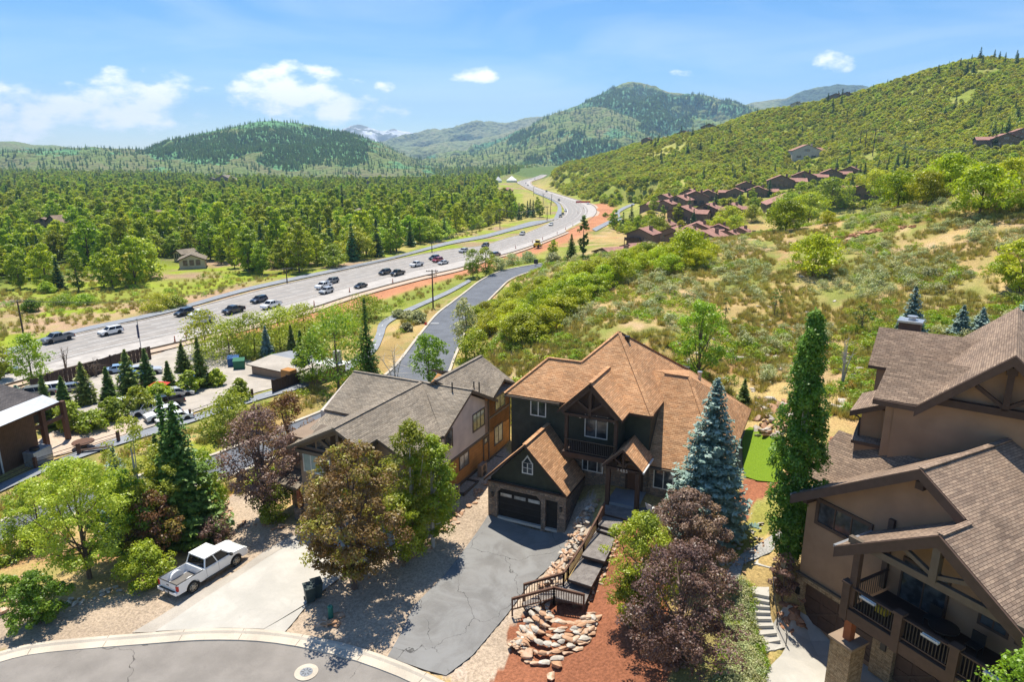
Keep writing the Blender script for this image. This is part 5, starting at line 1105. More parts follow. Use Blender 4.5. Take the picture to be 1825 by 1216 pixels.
# ------------------------------------------------------------------ plants
RNG = np.random.default_rng(11)
def cards(P, N, size, aspect=1.0, R=RNG):
    """one rhombic leaf card per point; P centres, N normals"""
    n = len(P); N = N/np.maximum(np.linalg.norm(N, axis=1, keepdims=True), 1e-6)
    a = np.cross(N, R.normal(size=(n, 3))); a /= np.maximum(np.linalg.norm(a, axis=1, keepdims=True), 1e-6); b = np.cross(N, a)
    s = (size*(.45+1.1*R.random(n)))[:, None]/2
    V = np.stack([P-a*s*aspect, P+b*s*.62, P+a*s*aspect, P-b*s*.62], 1).reshape(-1, 3)
    return V, np.arange(4*n).reshape(n, 4)
def sphere_dirs(n, R=RNG):
    d = R.normal(size=(n, 3)); return d/np.linalg.norm(d, axis=1, keepdims=True)
def broad_crown(h, r, base=.22, nclump=60, per=70, leaf=.22, cr=.30, lean=(0, 0), R=RNG, top=1.0, fill=.35, irregular=.25, shape=.9, flat=.75):
    """clumps of leaves through an uneven crown; returns V,F,tint, clump centres"""
    z0 = h*base; hz_ = h-z0; ph = R.random(6)*6.28
    C = []
    while len(C) < nclump:
        z = R.random(); ang = R.random()*6.283; lim = (math.sin(math.pi*min(1, max(0, z**shape)))**.6)*.98+.05
        lim *= 1+irregular*(math.sin(2*ang+ph[0]+5*z)+.7*math.sin(3*ang+ph[1]-7*z))*.6
        q = R.random()**fill; C.append((math.cos(ang)*r*lim*q+lean[0]*z*h, math.sin(ang)*r*lim*q+lean[1]*z*h, z0+hz_*(z*.93+.04)*top))
    C = np.array(C); k = len(C); crr = cr*r*(.6+.8*R.random(k))
    idx = np.repeat(np.arange(k), per); d = sphere_dirs(len(idx), R); d[:, 2] = np.abs(d[:, 2])*np.where(R.random(len(idx)) < .72, 1, -1)
    rad = crr[idx]*(.55+.5*R.random(len(idx)))
    P = C[idx]+d*rad[:, None]*np.array([1, 1, flat]); N = d*.8+R.normal(size=d.shape)*.45+np.array([0, 0, .45])
    V, Fq = cards(P, N, leaf*np.ones(len(P)), 1.0, R)
    ct = R.random(k)*.6+.2; zt = (P[:, 2]-z0)/hz_
    tint = np.clip(ct[idx]+.25*R.random(len(idx))-.12+.0*zt, 0, 1)
    return V, Fq, np.repeat(tint, 4), C
def limbs(h, C, r0, R=RNG, n=9, base=.0, spread=.5, lean=(0, 0), sides=6):
    mb = MB(); top = h*.8
    mb.tube([(0, 0, -.4), (lean[0]*h*.3, lean[1]*h*.3, h*.3), (lean[0]*h*.6+R.normal()*.1, lean[1]*h*.6, h*.6), (lean[0]*h*.8, lean[1]*h*.8, top)], [r0, r0*.75, r0*.45, r0*.15], sides)
    sel = C[R.permutation(len(C))[:n]]
    for c in sel:
        zb = min(c[2]*.75, h*(.12+.45*R.random())); p0 = np.array([lean[0]*zb, lean[1]*zb, zb]); m = p0*.45+c*.55+np.array([0, 0, -.15*np.linalg.norm(c-p0)*.5])
        mb.tube([p0, m, c], [r0*.38, r0*.24, r0*.07], 5, cap=False)
    return mb
def spruce_crown(h, r, layers=30, br=13, seg=9, leaf=.30, droop=.25, base=.06, R=RNG, curve=.9, per=3, gap=.12):
    Ps = []; Ns = []; T = []; D = []
    for i in range(layers):
        f = i/(layers-1); z = h*(base+(1-base)*f**.93); L = r*(1-f)**curve*(.86+.28*R.random())+.04*r; ph = R.random()*6.28
        nb = max(4, int(br*(1-f*.55)))
        for b in range(nb):
            if R.random() < gap: continue
            a = ph+6.283*b/nb+R.normal()*.12; l = L*(.75+.4*R.random()); t0 = R.random()
            sg = max(3, int(seg*(l/r)+1)); t = np.linspace(.12, 1, sg)
            x = np.cos(a)*l*t; y = np.sin(a)*l*t; zz = z-droop*l*t+droop*.75*l*t**3
            for _ in range(per):
                side = R.normal(size=sg)*.16*l*(1.1-t*.6)
                P = np.stack([x-np.sin(a)*side, y+np.cos(a)*side, zz+R.normal(size=sg)*.03*h/10-np.abs(side)*.18], 1)
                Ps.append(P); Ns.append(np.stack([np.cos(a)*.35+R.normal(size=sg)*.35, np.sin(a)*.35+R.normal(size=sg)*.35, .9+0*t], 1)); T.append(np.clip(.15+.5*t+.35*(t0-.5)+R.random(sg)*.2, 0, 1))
    P = np.concatenate(Ps); N = np.concatenate(Ns); T = np.concatenate(T)
    P = np.concatenate([P, np.stack([R.normal(size=12)*.03*r, R.normal(size=12)*.03*r, h*(1-.05*R.random(12))], 1)]); N = np.concatenate([N, R.normal(size=(12, 3))]); T = np.concatenate([T, np.full(12, .7)])
    sz = leaf*(1-.35*P[:, 2]/h)
    V, Fq = cards(P, N, sz, 1.35, R); return V, Fq, np.repeat(T, 4)
def htop(P, vtop):
    lo, hi = .2, 60
    for _ in range(30):
        m = (lo+hi)/2
        if to_px((P[0], P[1], P[2]+m))[1] > vtop: lo = m
        else: hi = m
    return lo
def make_tree(name, label, cat, P, h, r, kind, leafm, barkm='bark', group=None, seed=None, detail=1.0, lean=(0, 0), **k):
    R = np.random.default_rng(seed if seed is not None else int(P[0]*13+P[1]*7) % 9999)
    root = empty(name, P, R.random()*.0); tag(root, label, cat, group)
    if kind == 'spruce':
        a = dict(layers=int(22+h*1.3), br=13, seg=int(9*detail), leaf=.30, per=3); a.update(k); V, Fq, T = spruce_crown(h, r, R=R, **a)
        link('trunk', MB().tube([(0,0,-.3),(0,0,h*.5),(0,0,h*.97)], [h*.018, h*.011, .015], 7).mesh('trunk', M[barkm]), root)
    else:
        a = dict(nclump=int(70*detail), per=80, leaf=.20); a.update(k); nl = a.pop('nl', 10); V, Fq, T, C = broad_crown(h, r, R=R, lean=lean, **a)
        link('trunk', limbs(h, C, max(.05, h*.02), R, nl, lean=lean).mesh('trunk', M[barkm]), root)
    link('crown', np_mesh('crown', V, Fq, [M[leafm]], tint=T), root); return root
def T(name, label, cat, ub, vb, vtop, wpx, kind, leafm, barkm='bark', zoff=None, **k):
    P = G(ub, vb); h = htop(P, vtop); d = to_px(P)[2]; return make_tree(name, label, cat, P, h, wpx*d/F/2, kind, leafm, barkm, **k)
TR = 'tree'; SH = 'shrub'
# --- trees round the houses
T('multicolour_tree','big rounded reddish green tree in front of the taupe house, tipped yellow green',TR,632,1050,792,182,'broad','redgreen','plum_bark',nclump=190,per=150,leaf=.17,cr=.17,base=.1,fill=.42,nl=26,seed=3)
T('aspen_tree','tall narrow green aspen between the reddish tree and the orange sided wall',TR,738,985,752,88,'broad','green_leaf','white_bark',nclump=120,per=130,leaf=.16,cr=.32,base=.06,shape=.8,seed=5)
T('aspen_tree','bright green aspen leaning towards the heat pumps, right of the tall narrow one',TR,772,975,770,92,'broad','shrub_leaf','white_bark',nclump=100,per=130,leaf=.16,cr=.3,base=.06,shape=.6,seed=6)
T('aspen_tree','small green aspen low against the right side of the reddish tree',TR,720,1010,880,100,'broad','green_leaf','bark',nclump=60,per=120,leaf=.16,cr=.25,base=.1,seed=7)
T('plum_tree','dark red brown leaved tree at the left corner of the taupe house',TR,478,925,722,140,'broad','plum','plum_bark',nclump=130,per=120,leaf=.17,cr=.2,base=.12,fill=.45,nl=22,seed=8)
T('plum_tree','smaller reddish tree behind the first red brown tree, beside the dry bank',TR,520,850,700,95,'broad','redgreen','plum_bark',nclump=70,per=110,leaf=.18,cr=.24,base=.1,seed=9)
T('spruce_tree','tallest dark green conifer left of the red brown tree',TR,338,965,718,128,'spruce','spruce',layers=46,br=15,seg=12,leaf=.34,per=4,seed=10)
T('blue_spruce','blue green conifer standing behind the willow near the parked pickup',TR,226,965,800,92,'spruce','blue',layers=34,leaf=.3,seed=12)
T('birch_tree','pale leafed thin birch rising between the two conifers at the left',TR,262,985,742,112,'broad','bright_leaf','white_bark',nclump=90,per=90,leaf=.14,cr=.2,base=.15,seed=13)
T('dark_tree','dark green broad tree in the clump behind the pickup',TR,290,975,838,120,'broad','green_leaf',nclump=80,per=110,leaf=.17,cr=.22,base=.08,seed=14)
T('plum_tree','reddish leafed tree low in the clump above the pickup',TR,285,1000,882,95,'broad','redgreen','plum_bark',nclump=60,per=110,leaf=.15,cr=.24,base=.12,seed=15)
T('willow_tree','large yellow green willow at the lower left, trunk near the dark mulch',TR,160,1032,818,178,'broad','bright_leaf','bark',nclump=170,per=140,leaf=.15,cr=.18,base=.1,nl=20,seed=16)
T('willow_tree','feathery yellow green willow behind the large one at the left edge',TR,75,975,862,110,'broad','bright_leaf','bark',nclump=80,per=110,leaf=.15,cr=.2,base=.1,seed=17)
T('shrub','dense bright green juniper by the kerb at the lower left',SH,72,1112,1022,90,'broad','juniper',nclump=110,per=120,leaf=.13,cr=.22,base=.02,fill=.5,shape=.6,seed=18,nl=4)
T('shrub','bright green leafy shrub beside the tail of the white pickup',SH,263,1043,972,88,'broad','shrub_leaf',nclump=80,per=110,leaf=.14,cr=.25,base=.02,shape=.6,seed=19,nl=4)
T('shrub','small green shrub among rocks at the left edge of the photo',SH,12,1062,1028,40,'broad','shrub_leaf',nclump=30,per=80,leaf=.13,cr=.35,base=.02,shape=.6,seed=20,nl=3)
T('shrub','grey green feathery shrub at the left edge above the small green one',SH,18,1000,945,80,'broad','juniper',nclump=50,per=100,leaf=.14,cr=.3,base=.02,shape=.6,seed=21,nl=3)
T('shrub','low reddish twiggy shrub just beyond the pickup hood',SH,383,972,925,62,'broad','plum','plum_bark',nclump=36,per=70,leaf=.12,cr=.3,base=.02,shape=.6,seed=22,nl=8)
T('shrub','dark green spreading shrub under the porch roof post',SH,492,925,868,72,'broad','green_leaf',nclump=50,per=100,leaf=.14,cr=.3,base=.02,shape=.6,seed=23,nl=4)
T('shrub','green shrub at the foot of the tallest conifer',SH,385,912,850,46,'broad','shrub_leaf',nclump=30,per=90,leaf=.14,cr=.35,base=.02,shape=.6,seed=24,nl=4)
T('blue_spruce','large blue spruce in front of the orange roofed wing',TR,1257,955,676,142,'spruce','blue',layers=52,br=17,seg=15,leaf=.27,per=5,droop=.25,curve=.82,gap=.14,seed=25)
T('plum_tree','dark red leaved tree tipped with yellow below the blue spruce',TR,1222,1030,876,140,'broad','plum','plum_bark',nclump=150,per=150,leaf=.13,cr=.18,base=.08,fill=.45,seed=26)
T('plum_tree','large dark purple brown tree filling the bottom centre right',TR,1205,1195,968,205,'broad','plum','plum_bark',nclump=230,per=110,leaf=.12,cr=.15,base=.04,fill=.45,nl=70,seed=27)
T('pine_tree','irregular bright green pine between the mulch and the purple trees',TR,1140,1105,915,105,'broad','juniper','bark',nclump=150,per=150,leaf=.11,cr=.27,base=.05,shape=.8,irregular=.5,seed=28)
T('pine_tree','lower bright green pine bough left of the large purple tree',TR,1122,1120,1010,50,'broad','juniper','bark',nclump=70,per=120,leaf=.11,cr=.36,base=.05,seed=29)
T('shrub','small clipped green yew beside the wooden deck',SH,1132,962,912,34,'broad','shrub_leaf',nclump=40,per=100,leaf=.09,cr=.3,base=.02,shape=.5,seed=30,nl=3)
T('poplar_tree','tall columnar poplar left of the brown stucco house',TR,1401,1012,550,72,'broad','poplar_leaf','white_bark',nclump=430,per=150,leaf=.15,cr=.30,base=.01,fill=.5,shape=.55,flat=1.3,irregular=.35,seed=31)
T('aspen_tree','airy green aspen behind the right slope of the orange roof',TR,1243,690,535,98,'broad','shrub_leaf','bark',nclump=85,per=95,leaf=.20,cr=.22,base=.12,seed=33,nl=14)
T('spruce_tree','small young conifer on the slope right of the orange roof',TR,1324,722,676,26,'spruce','spruce',layers=16,seed=34)
T('maple_tree','small red leaved maple between the concrete steps and the stone base',TR,1394,1070,985,52,'broad','plum','plum_bark',nclump=45,per=70,leaf=.10,cr=.25,base=.1,seed=35,nl=14)
LOCP = Cc.w((-5.6,-14.2,-.2))
make_tree('locust_tree','bright yellow green tree in the bottom right corner before the deck',TR,LOCP,11.0,2.7,'broad','shrub_leaf','bark',nclump=170,per=150,leaf=.12,cr=.17,base=.1,seed=36,nl=16)
T('blue_spruce','blue spruce on the slope behind the square chimney',TR,1620,600,512,52,'spruce','blue',layers=26,leaf=.34,seed=37)
T('blue_spruce','small blue green spruce behind the upper brown roof, left of two',TR,1710,600,545,40,'spruce','blue',layers=20,leaf=.34,seed=38)
T('blue_spruce','small blue green spruce behind the upper brown roof, right of two',TR,1745,598,550,36,'spruce','blue',layers=20,leaf=.34,seed=39)
T('blue_spruce','blue spruce at the right edge above the highest brown ridge',TR,1822,590,528,56,'spruce','blue',layers=22,leaf=.34,seed=40)
T('oak_tree','dark green oak at the right edge on the slope above the brown house',TR,1815,520,428,80,'broad','oak_leaf',nclump=70,per=110,leaf=.26,cr=.25,base=.05,seed=41)
T('pine_tree','thin bare stemmed young pine on the rocky slope, left one',TR,1380,562,515,24,'broad','spruce','bark',nclump=16,per=30,leaf=.16,cr=.3,base=.3,seed=42,nl=8)
T('pine_tree','thin bare stemmed young pine on the rocky slope, right one',TR,1535,592,542,30,'broad','spruce','bark',nclump=18,per=30,leaf=.16,cr=.3,base=.25,seed=43,nl=8)
T('pine_tree','thin young pine just behind the aspen on the slope',TR,1292,575,530,18,'broad','spruce','bark',nclump=12,per=26,leaf=.15,cr=.3,base=.3,seed=44,nl=6)
T('pine_tree','thin young pine left of the columnar poplar',TR,1415,690,618,26,'broad','shrub_leaf','bark',nclump=14,per=30,leaf=.15,cr=.3,base=.3,seed=45,nl=8)
T('yellow_shrub','round yellow flowering shrub on the path above the poplar',SH,1517,700,680,22,'broad','yellow_leaf',nclump=20,per=60,leaf=.10,cr=.4,base=.02,shape=.5,seed=46,nl=3)
def bare(label, ub, vb, vtop, wpx, seed, mat='white_bark'):
    P = G(ub, vb); h = htop(P, vtop); r = wpx*to_px(P)[2]/F/2; R = np.random.default_rng(seed); root = empty('bare_tree', P); tag(root, label, 'tree')
    for k in range(5):
        a = R.random()*6.28; mb = MB(); l = h*(.7+.3*R.random()); e = np.array([math.cos(a)*r*R.random(), math.sin(a)*r*R.random(), l]); mb.tube([(0,0,-.2), e*np.array([.35,.35,.5]), e], [.10,.055,.012], 5)
        for q in range(12):
            t = .25+.7*R.random(); p = e*t*np.array([.8,.8,1]); d = np.array([R.normal()*r*.45, R.normal()*r*.45, h*.14*R.random()]); mb.tube([p, p+d*.5+[0,0,.1], p+d], [.03,.018,.006], 3, cap=False)
        mb.build('branch', M[mat], root)
bare('bare white branched tree behind the grey roof', 705, 690, 615, 90, 50); bare('thin bare grey tree beside the left lot fence', 118, 665, 612, 22, 51, 'bark'); bare('dead grey sapling beside the columnar poplar top', 1500, 690, 590, 30, 52); bare('bare reddish scrub above the fenced lot', 172, 672, 640, 40, 53, 'bark')
T('spruce_tree','green conifer between the pale birch and the tallest conifer',TR,300,950,775,84,'spruce','spruce',layers=34,br=13,leaf=.32,per=3,seed=60)
T('dark_tree','dark green tree filling the gap right of the yellow willow',TR,232,1000,838,95,'broad','poplar_leaf',nclump=80,per=110,leaf=.16,cr=.26,base=.05,seed=61)
T('dark_tree','dark green tree standing behind the tallest conifer near the road',TR,372,935,800,70,'broad','green_leaf',nclump=60,per=100,leaf=.17,cr=.28,base=.05,seed=62)
# --- trees behind the houses and around the lot
LT = [('cottonwood_tree','leafy green cottonwood, the large one left behind the grey roof',604,700,560,104,'broad','green_leaf'),('spruce_tree','tall dark spire conifer behind the grey roofed house',657,690,532,46,'spruce','spruce'),('aspen_tree','green aspen in front of the bend of the frontage road',765,690,598,62,'broad','green_leaf'),
 ('aspen_tree','tall thin leafed aspen beside the frontage road',830,640,530,42,'broad','sage'),('aspen_tree','green aspen at the right edge of the frontage road behind the grey roof',846,668,588,58,'broad','green_leaf'),('cottonwood_tree','yellow green cottonwood between the shed and the grey roofed house',560,690,600,60,'broad','shrub_leaf'),
 ('spruce_tree','dark conifer beside the shed, right of the white chimney',540,668,590,36,'spruce','spruce'),('spruce_tree','blue green conifer left of the shed chimney',477,640,582,26,'spruce','blue'),('spruce_tree','slim dark conifer behind the shed, second from the right',522,640,580,22,'spruce','spruce'),('spruce_tree','slim dark conifer at the right end behind the shed',555,642,588,24,'spruce','spruce'),
 ('willow_bush','round yellow green willow nearest the lot dumpsters',368,632,556,81,'broad','bright_leaf'),('willow_bush','round yellow green willow second from the highway lot entrance',410,640,572,89,'broad','bright_leaf'),('willow_bush','large yellow green willow behind the blue dumpster',455,632,560,89,'broad','bright_leaf'),('willow_bush','yellow green willow beside the highway shoulder',500,622,552,83,'broad','bright_leaf'),
 ('willow_bush','yellow green bush beside the red dirt shoulder',545,610,545,81,'broad','bright_leaf'),('willow_bush','low green bush by the end of the red dirt shoulder',600,598,548,94,'broad','shrub_leaf'),('willow_bush','light green bush where trail and shoulder meet',650,570,528,75,'broad','shrub_leaf'),
 ('lot_spruce','conifer in the lot island, leftmost, beside the pale roof',90,765,668,34,'spruce','spruce'),('lot_spruce','short blue conifer at the left end of the lot island',34,722,688,26,'spruce','blue'),('lot_spruce','conifer in the lot island behind the white suv',116,725,672,24,'spruce','spruce'),('lot_spruce','broad conifer in the lot island, third from the left',154,720,646,42,'spruce','spruce'),('lot_spruce','brownish conifer in the lot island, fourth from the left',196,712,655,28,'spruce','spruce'),
 ('lot_spruce','broad dark conifer in the middle of the lot island',232,700,624,44,'spruce','spruce'),('lot_spruce','brown tinged conifer right of the island middle',266,696,622,32,'spruce','spruce'),('lot_spruce','slim conifer between the brown tinged one and the pair',303,692,645,24,'spruce','spruce'),('lot_spruce','conifer at the lot, left one of the pair before the willows',328,662,612,28,'spruce','spruce'),('lot_spruce','tallest lot conifer, right one of the pair before the willows',360,690,602,36,'spruce','spruce'),
 ('island_bush','green bush at the left part of the lot island',125,770,720,46,'broad','green_leaf'),('island_bush','pale green bush in the lot island beside the wooden wall',165,768,736,48,'broad','shrub_leaf'),('island_bush','green bush in the lot island between two conifers',200,752,712,44,'broad','shrub_leaf'),('island_bush','larger green bush in the lot island centre',248,738,692,46,'broad','green_leaf'),('island_bush','bright green bush by the red canopy',284,718,686,40,'broad','shrub_leaf'),('island_bush','green bush near the right end of the island',340,700,662,32,'broad','green_leaf'),('island_bush','small olive bush at the right end of the island',386,688,658,26,'broad','shrub_leaf'),
 ('fence_bush','green bush against the lot fence corner',430,714,676,32,'broad','green_leaf'),('willow_bush','round light green willow between trail and red brown tree',418,775,708,102,'broad','bright_leaf'),('young_tree','leafy green tree at the far left by the highway',60,690,598,62,'broad','green_leaf'),('young_tree','green tree cut by the left edge of the photo',2,680,612,44,'broad','green_leaf'),
 ('conifer_tip','dark slender conifer rising above the left tree clump',318,960,705,60,'spruce','spruce'),('riverside_tree','pair like green cottonwood between highway and frontage road',843,495,445,30,'broad','green_leaf'),('riverside_tree','taller green cottonwood right of its twin by the frontage road',866,494,440,32,'broad','green_leaf'),
 ('poplar_tree','tall slim poplar beside the red brown roofs',1039,462,384,17,'broad','poplar_leaf'),('spruce_tree','dark spruce left of the slim poplar by the red brown roofs',1018,464,418,24,'spruce','spruce'),('young_tree','thin yellowish tree left of the dark spruce',986,460,428,16,'broad','shrub_leaf'),
 ('roadside_bush','grey green round bush beside the kerb before the yellow roller, leftmost',888,482,460,32,'broad','sage'),('roadside_bush','grey green round bush, the middle one before the yellow roller',914,474,454,32,'broad','sage'),('roadside_bush','grey green round bush, the right one before the yellow roller',940,469,450,30,'broad','sage'),('roadside_bush','olive bush left of the thin yellowish tree',985,470,452,28,'broad','sage'),
 ('roadside_bush','pale green bush beside the wire pole and trail',730,572,556,26,'broad','sage'),('roadside_bush','wide grey green bush left of the kerb by the pole',745,575,556,30,'broad','sage'),('roadside_bush','round green bush nearest the trail bend',712,566,553,22,'broad','sage'),('roadside_bush','low sage bush by the trail curve',725,590,576,20,'broad','sage'),
 ('meadow_bush','dark green round bush in the far left meadow',57,556,535,26,'broad','green_leaf'),('meadow_bush','wide light green bush in the meadow above the highway',285,552,526,56,'broad','bright_leaf'),('meadow_bush','light green bush at the right side of the wide meadow bush',312,548,530,38,'broad','bright_leaf'),('meadow_bush','green hedge like bush at the meadow edge',115,544,530,50,'broad','shrub_leaf'),('meadow_bush','light green hedge bush further right at the meadow edge',150,543,528,40,'broad','shrub_leaf'),('meadow_bush','round bright tree at the wood edge by the meadow',84,522,504,26,'broad','shrub_leaf')]
for nm, lab, ub, vb, vt, wp, kd, lm in LT:
    if kd == 'spruce': T(nm, lab, TR, ub, vb, vt, wp, kd, lm, seg=7, per=2, leaf=.42)
    else: T(nm, lab, SH if 'bush' in nm else TR, ub, vb, vt, wp, kd, lm, nclump=64, per=60, leaf=.28, cr=.36, base=(.04 if 'bush' in nm else .12), shape=(.6 if 'bush' in nm else .85), nl=5)
# --- gambel oaks on the near slope (one mesh per variant, each oak a thing)
def proto(name, kind, leafm, h, r, nv, barkm='bark', **k):
    out = []
    for i in range(nv):
        R = np.random.default_rng(100+i+int(h*10)+len(name))
        if kind == 'spruce': V, Fq, Tt = spruce_crown(h, r, R=R, **k); tb = MB().tube([(0,0,-.3),(0,0,h*.9)], [h*.016,.02], 5)
        else:
            kk = dict(k); nl = kk.pop('nl', 7); V, Fq, Tt, C = broad_crown(h, r, R=R, **kk); tb = limbs(h, C, h*.022, R, nl, sides=5)
        tv = np.array(tb.v); tf = [f for f in tb.f if len(f) == 4]
        F2 = np.array(tf)+len(V); me = np_mesh(name, np.concatenate([V, tv]), np.concatenate([Fq, F2]), [M[leafm], M[barkm]], np.concatenate([np.zeros(len(Fq)), np.ones(len(F2))]), np.concatenate([Tt, np.zeros(len(tv))])); out.append(me)
    return out
def put(name, me, P, s, label, cat, group, rz=None, sz=None):
    o = bpy.data.objects.new(name, me); C_.objects.link(o); o.location = [float(a) for a in P]; o.rotation_euler = (0, 0, random.random()*6.28 if rz is None else rz); o.scale = (s, s, sz or s); tag(o, label, cat, group); return o
OAK = proto('gambel_oak', 'broad', 'oak_leaf', 5.0, 3.6, 4, nclump=80, per=85, leaf=.26, cr=.24, base=.12, shape=.62, fill=.5, nl=16, flat=.8)
OK_ = [(1452,490,88,'round gambel oak standing alone in the middle of the slope'),(1745,385,112,'largest round gambel oak near the right edge of the slope'),(1600,368,78,'broad gambel oak left of the largest one'),(1650,362,70,'gambel oak in the row left of the largest one, nearer it'),(1690,345,84,'tall gambel oak behind the largest one'),(1480,370,66,'gambel oak right of the big lodge'),(1560,350,60,'small gambel oak at the far left of the right hand row'),
       (1400,412,70,'gambel oak clump below the lodge, left one'),(1440,402,70,'gambel oak clump below the lodge, right one'),(1405,392,60,'gambel oak just under the lodge deck'),(1475,400,30,'small grey green oak beside the clump below the lodge'),(1225,472,80,'rounded gambel oak with bare stems at the head of the thicket'),(1170,428,50,'gambel oak in front of the red brown roof'),(1300,404,46,'small dark gambel oak beside the front condominium'),(1280,420,44,'gambel oak right of the front condominium roof'),(1310,416,40,'low gambel oak further right of the front condominium'),(1340,395,36,'low gambel oak near the crest under the lodge'),(1800,330,60,'gambel oak at the far right of the row'),(1820,372,40,'low gambel oak at the right edge')]
for i, (u, v, wp, lab) in enumerate(OK_):
    P = G(u, v); d = to_px(P)[2]; put('gambel_oak', OAK[i % 4], P, wp*d/F/6.6, lab, 'oak', 'gambel oaks on the slope')
thp = [(868,560),(850,575),(870,590),(895,575),(905,555),(925,560),(915,590),(935,585),(950,560),(900,540),(885,552),(945,535),(925,530),(965,545),(980,560),(960,580),(930,600),(1000,540),(985,525),(965,515),(1010,520),(1030,530),(1040,512),(1000,505),(1060,520),(1075,505),(1050,495),(1030,492),(1100,500),(1085,488),(1120,490),(1110,478),(1140,478),(1150,462),(1170,470),(1190,478),(1200,460),(1180,452),(1130,468),(1065,480),(1215,448),(1250,450),(1245,470),(880,572),(912,572),(952,600),(975,585),(1005,558),(1020,548)]
for i, (u, v) in enumerate(thp):
    P = G(u+random.uniform(-4,4), v+8+random.uniform(-3,3)); put('thicket_oak', OAK[i % 4], P, random.uniform(.62,.88), 'bright green oak of the dense thicket running down the left flank of the slope', 'oak', 'oaks of the dense thicket', sz=random.uniform(.55,.8))

# ------------------------------------------------------------------ scattered cover (nobody could count it)
def gn_scatter(name, pts, scales, kinds, protos, label=None):
    me = bpy.data.meshes.new(name); me.vertices.add(len(pts)); me.vertices.foreach_set('co', np.asarray(pts, np.float32).ravel())
    for nm, ty, val in (('sc', 'FLOAT', scales), ('rz', 'FLOAT', RNG.random(len(pts))*6.283), ('kd', 'INT', kinds)):
        a = me.attributes.new(nm, ty, 'POINT'); a.data.foreach_set('value', np.asarray(val, np.int32 if ty == 'INT' else np.float32))
    o = link(name, me); tag(o, kind='stuff')
    ng = bpy.data.node_groups.new(name, 'GeometryNodeTree'); ng.interface.new_socket('Geometry', in_out='INPUT', socket_type='NodeSocketGeometry'); ng.interface.new_socket('Geometry', in_out='OUTPUT', socket_type='NodeSocketGeometry')
    N = ng.nodes; L = ng.links; gi = N.new('NodeGroupInput'); go = N.new('NodeGroupOutput'); jn = N.new('GeometryNodeJoinGeometry')
    def attr(n, t):
        a = N.new('GeometryNodeInputNamedAttribute'); a.data_type = t; a.inputs['Name'].default_value = n; return [s for s in a.outputs if s.enabled][0]
    for k, pr in enumerate(protos):
        ip = N.new('GeometryNodeInstanceOnPoints'); oi = N.new('GeometryNodeObjectInfo'); oi.inputs['Object'].default_value = pr; oi.inputs['As Instance'].default_value = True
        cp = N.new('FunctionNodeCompare'); cp.data_type = 'INT'; cp.operation = 'EQUAL'
        ii = [s for s in cp.inputs if s.enabled and s.type == 'INT']; L.new(attr('kd', 'INT'), ii[0]); ii[1].default_value = k
        cb = N.new('ShaderNodeCombineXYZ'); L.new(attr('rz', 'FLOAT'), cb.inputs[2])
        L.new(gi.outputs[0], ip.inputs['Points']); L.new(cp.outputs[0], ip.inputs['Selection']); L.new(oi.outputs['Geometry'], ip.inputs['Instance'])
        L.new(cb.outputs[0], ip.inputs['Rotation']); L.new(attr('sc', 'FLOAT'), ip.inputs['Scale']); L.new(ip.outputs[0], jn.inputs[0])
    L.new(jn.outputs[0], go.inputs[0]); m = o.modifiers.new('scatter', 'NODES'); m.node_group = ng; return o
def blocked(x, y, pad=0):
    b = np.zeros(len(x), bool)
    for c, w in _cl:
        for i in range(0, len(c)-1):
            d = np.hypot(x-c[i, 0], y-c[i, 1]); b |= d < w[i]+pad+1.5
    for nm, P, mt, lf in SHEETS: b |= inpoly(x, y, P)
    for f, (s0, s1, t0, t1) in ((B, (-1, 18, -1, 20)), (Ah, (-17, -3, -7, 14)), (Cc, (-4, 20, -15, 6)), (Dd, (-18, 6, -3, 18)), (Sh, (-7, 7, -2, 9))):
        s = (x-f.O[0])*f.a[0]+(y-f.O[1])*f.a[1]; t = (x-f.O[0])*f.b[0]+(y-f.O[1])*f.b[1]; b |= (s > s0) & (s < s1) & (t > t0) & (t < t1)
    return b
def pts_region(n, umin, umax, rmin, rmax, fn, pw=1.0):
    th = np.arctan((RNG.uniform(umin, umax, n)-CX)/F); r = np.exp(RNG.uniform(math.log(rmin), math.log(rmax), n)) if pw == 0 else (RNG.uniform(rmin**pw, rmax**pw, n))**(1/pw)
    x = np.sin(th)*r; y = np.cos(th)*r; m = fn(x, y, r) & ~blocked(x, y); x, y = x[m], y[m]; return np.c_[x, y, hz(x, y)]
# valley wood ----------------------------------------------------------
hx = lambda y: np.interp(y, HWL[:, 1][:len(HWL)*4//5], HWL[:, 0][:len(HWL)*4//5])
WOOD = [G(u, v) for u, v in [(-250,545),(-100,530),(0,517),(60,514),(130,520),(200,516),(300,508),(370,504),(440,494),(500,490),(560,486),(620,470),(700,462),(760,443),(800,425),(850,412),(900,395),(925,386),(912,374),(905,364),(898,356),(892,350),(886,342),(882,332),(888,322),(905,314),(925,306)]]
WOODP = [(p[0], p[1]) for p in WOOD]+[(10, 1750), (150, 2600), (300, 2900), (-3000, 2900), (-3000, 100)]
clr = [[(p[0], p[1]) for p in map(lambda q: G(*q), P)] for P in ([(60,478),(120,470),(180,482),(230,500),(160,512),(80,508)], [(420,350),(600,352),(680,372),(560,362),(440,358)], [(300,512),(380,480),(450,488),(430,500),(340,512)], [(0,505),(60,500),(130,505),(130,514),(0,512)])]
def inwood(x, y, r):
    m = inpoly(x, y, WOODP)
    for c in clr: m &= ~inpoly(x, y, c)
    return m
COT = proto('cottonwood', 'broad', 'valley_leaf', 12, 3.5, 4, nclump=76, per=60, leaf=.5, cr=.25, base=.08, shape=.75, nl=5)
COT += proto('cottonwood_narrow', 'broad', 'valley_leaf', 14, 2.7, 2, nclump=66, per=55, leaf=.5, cr=.3, base=.05, shape=.7, nl=4)
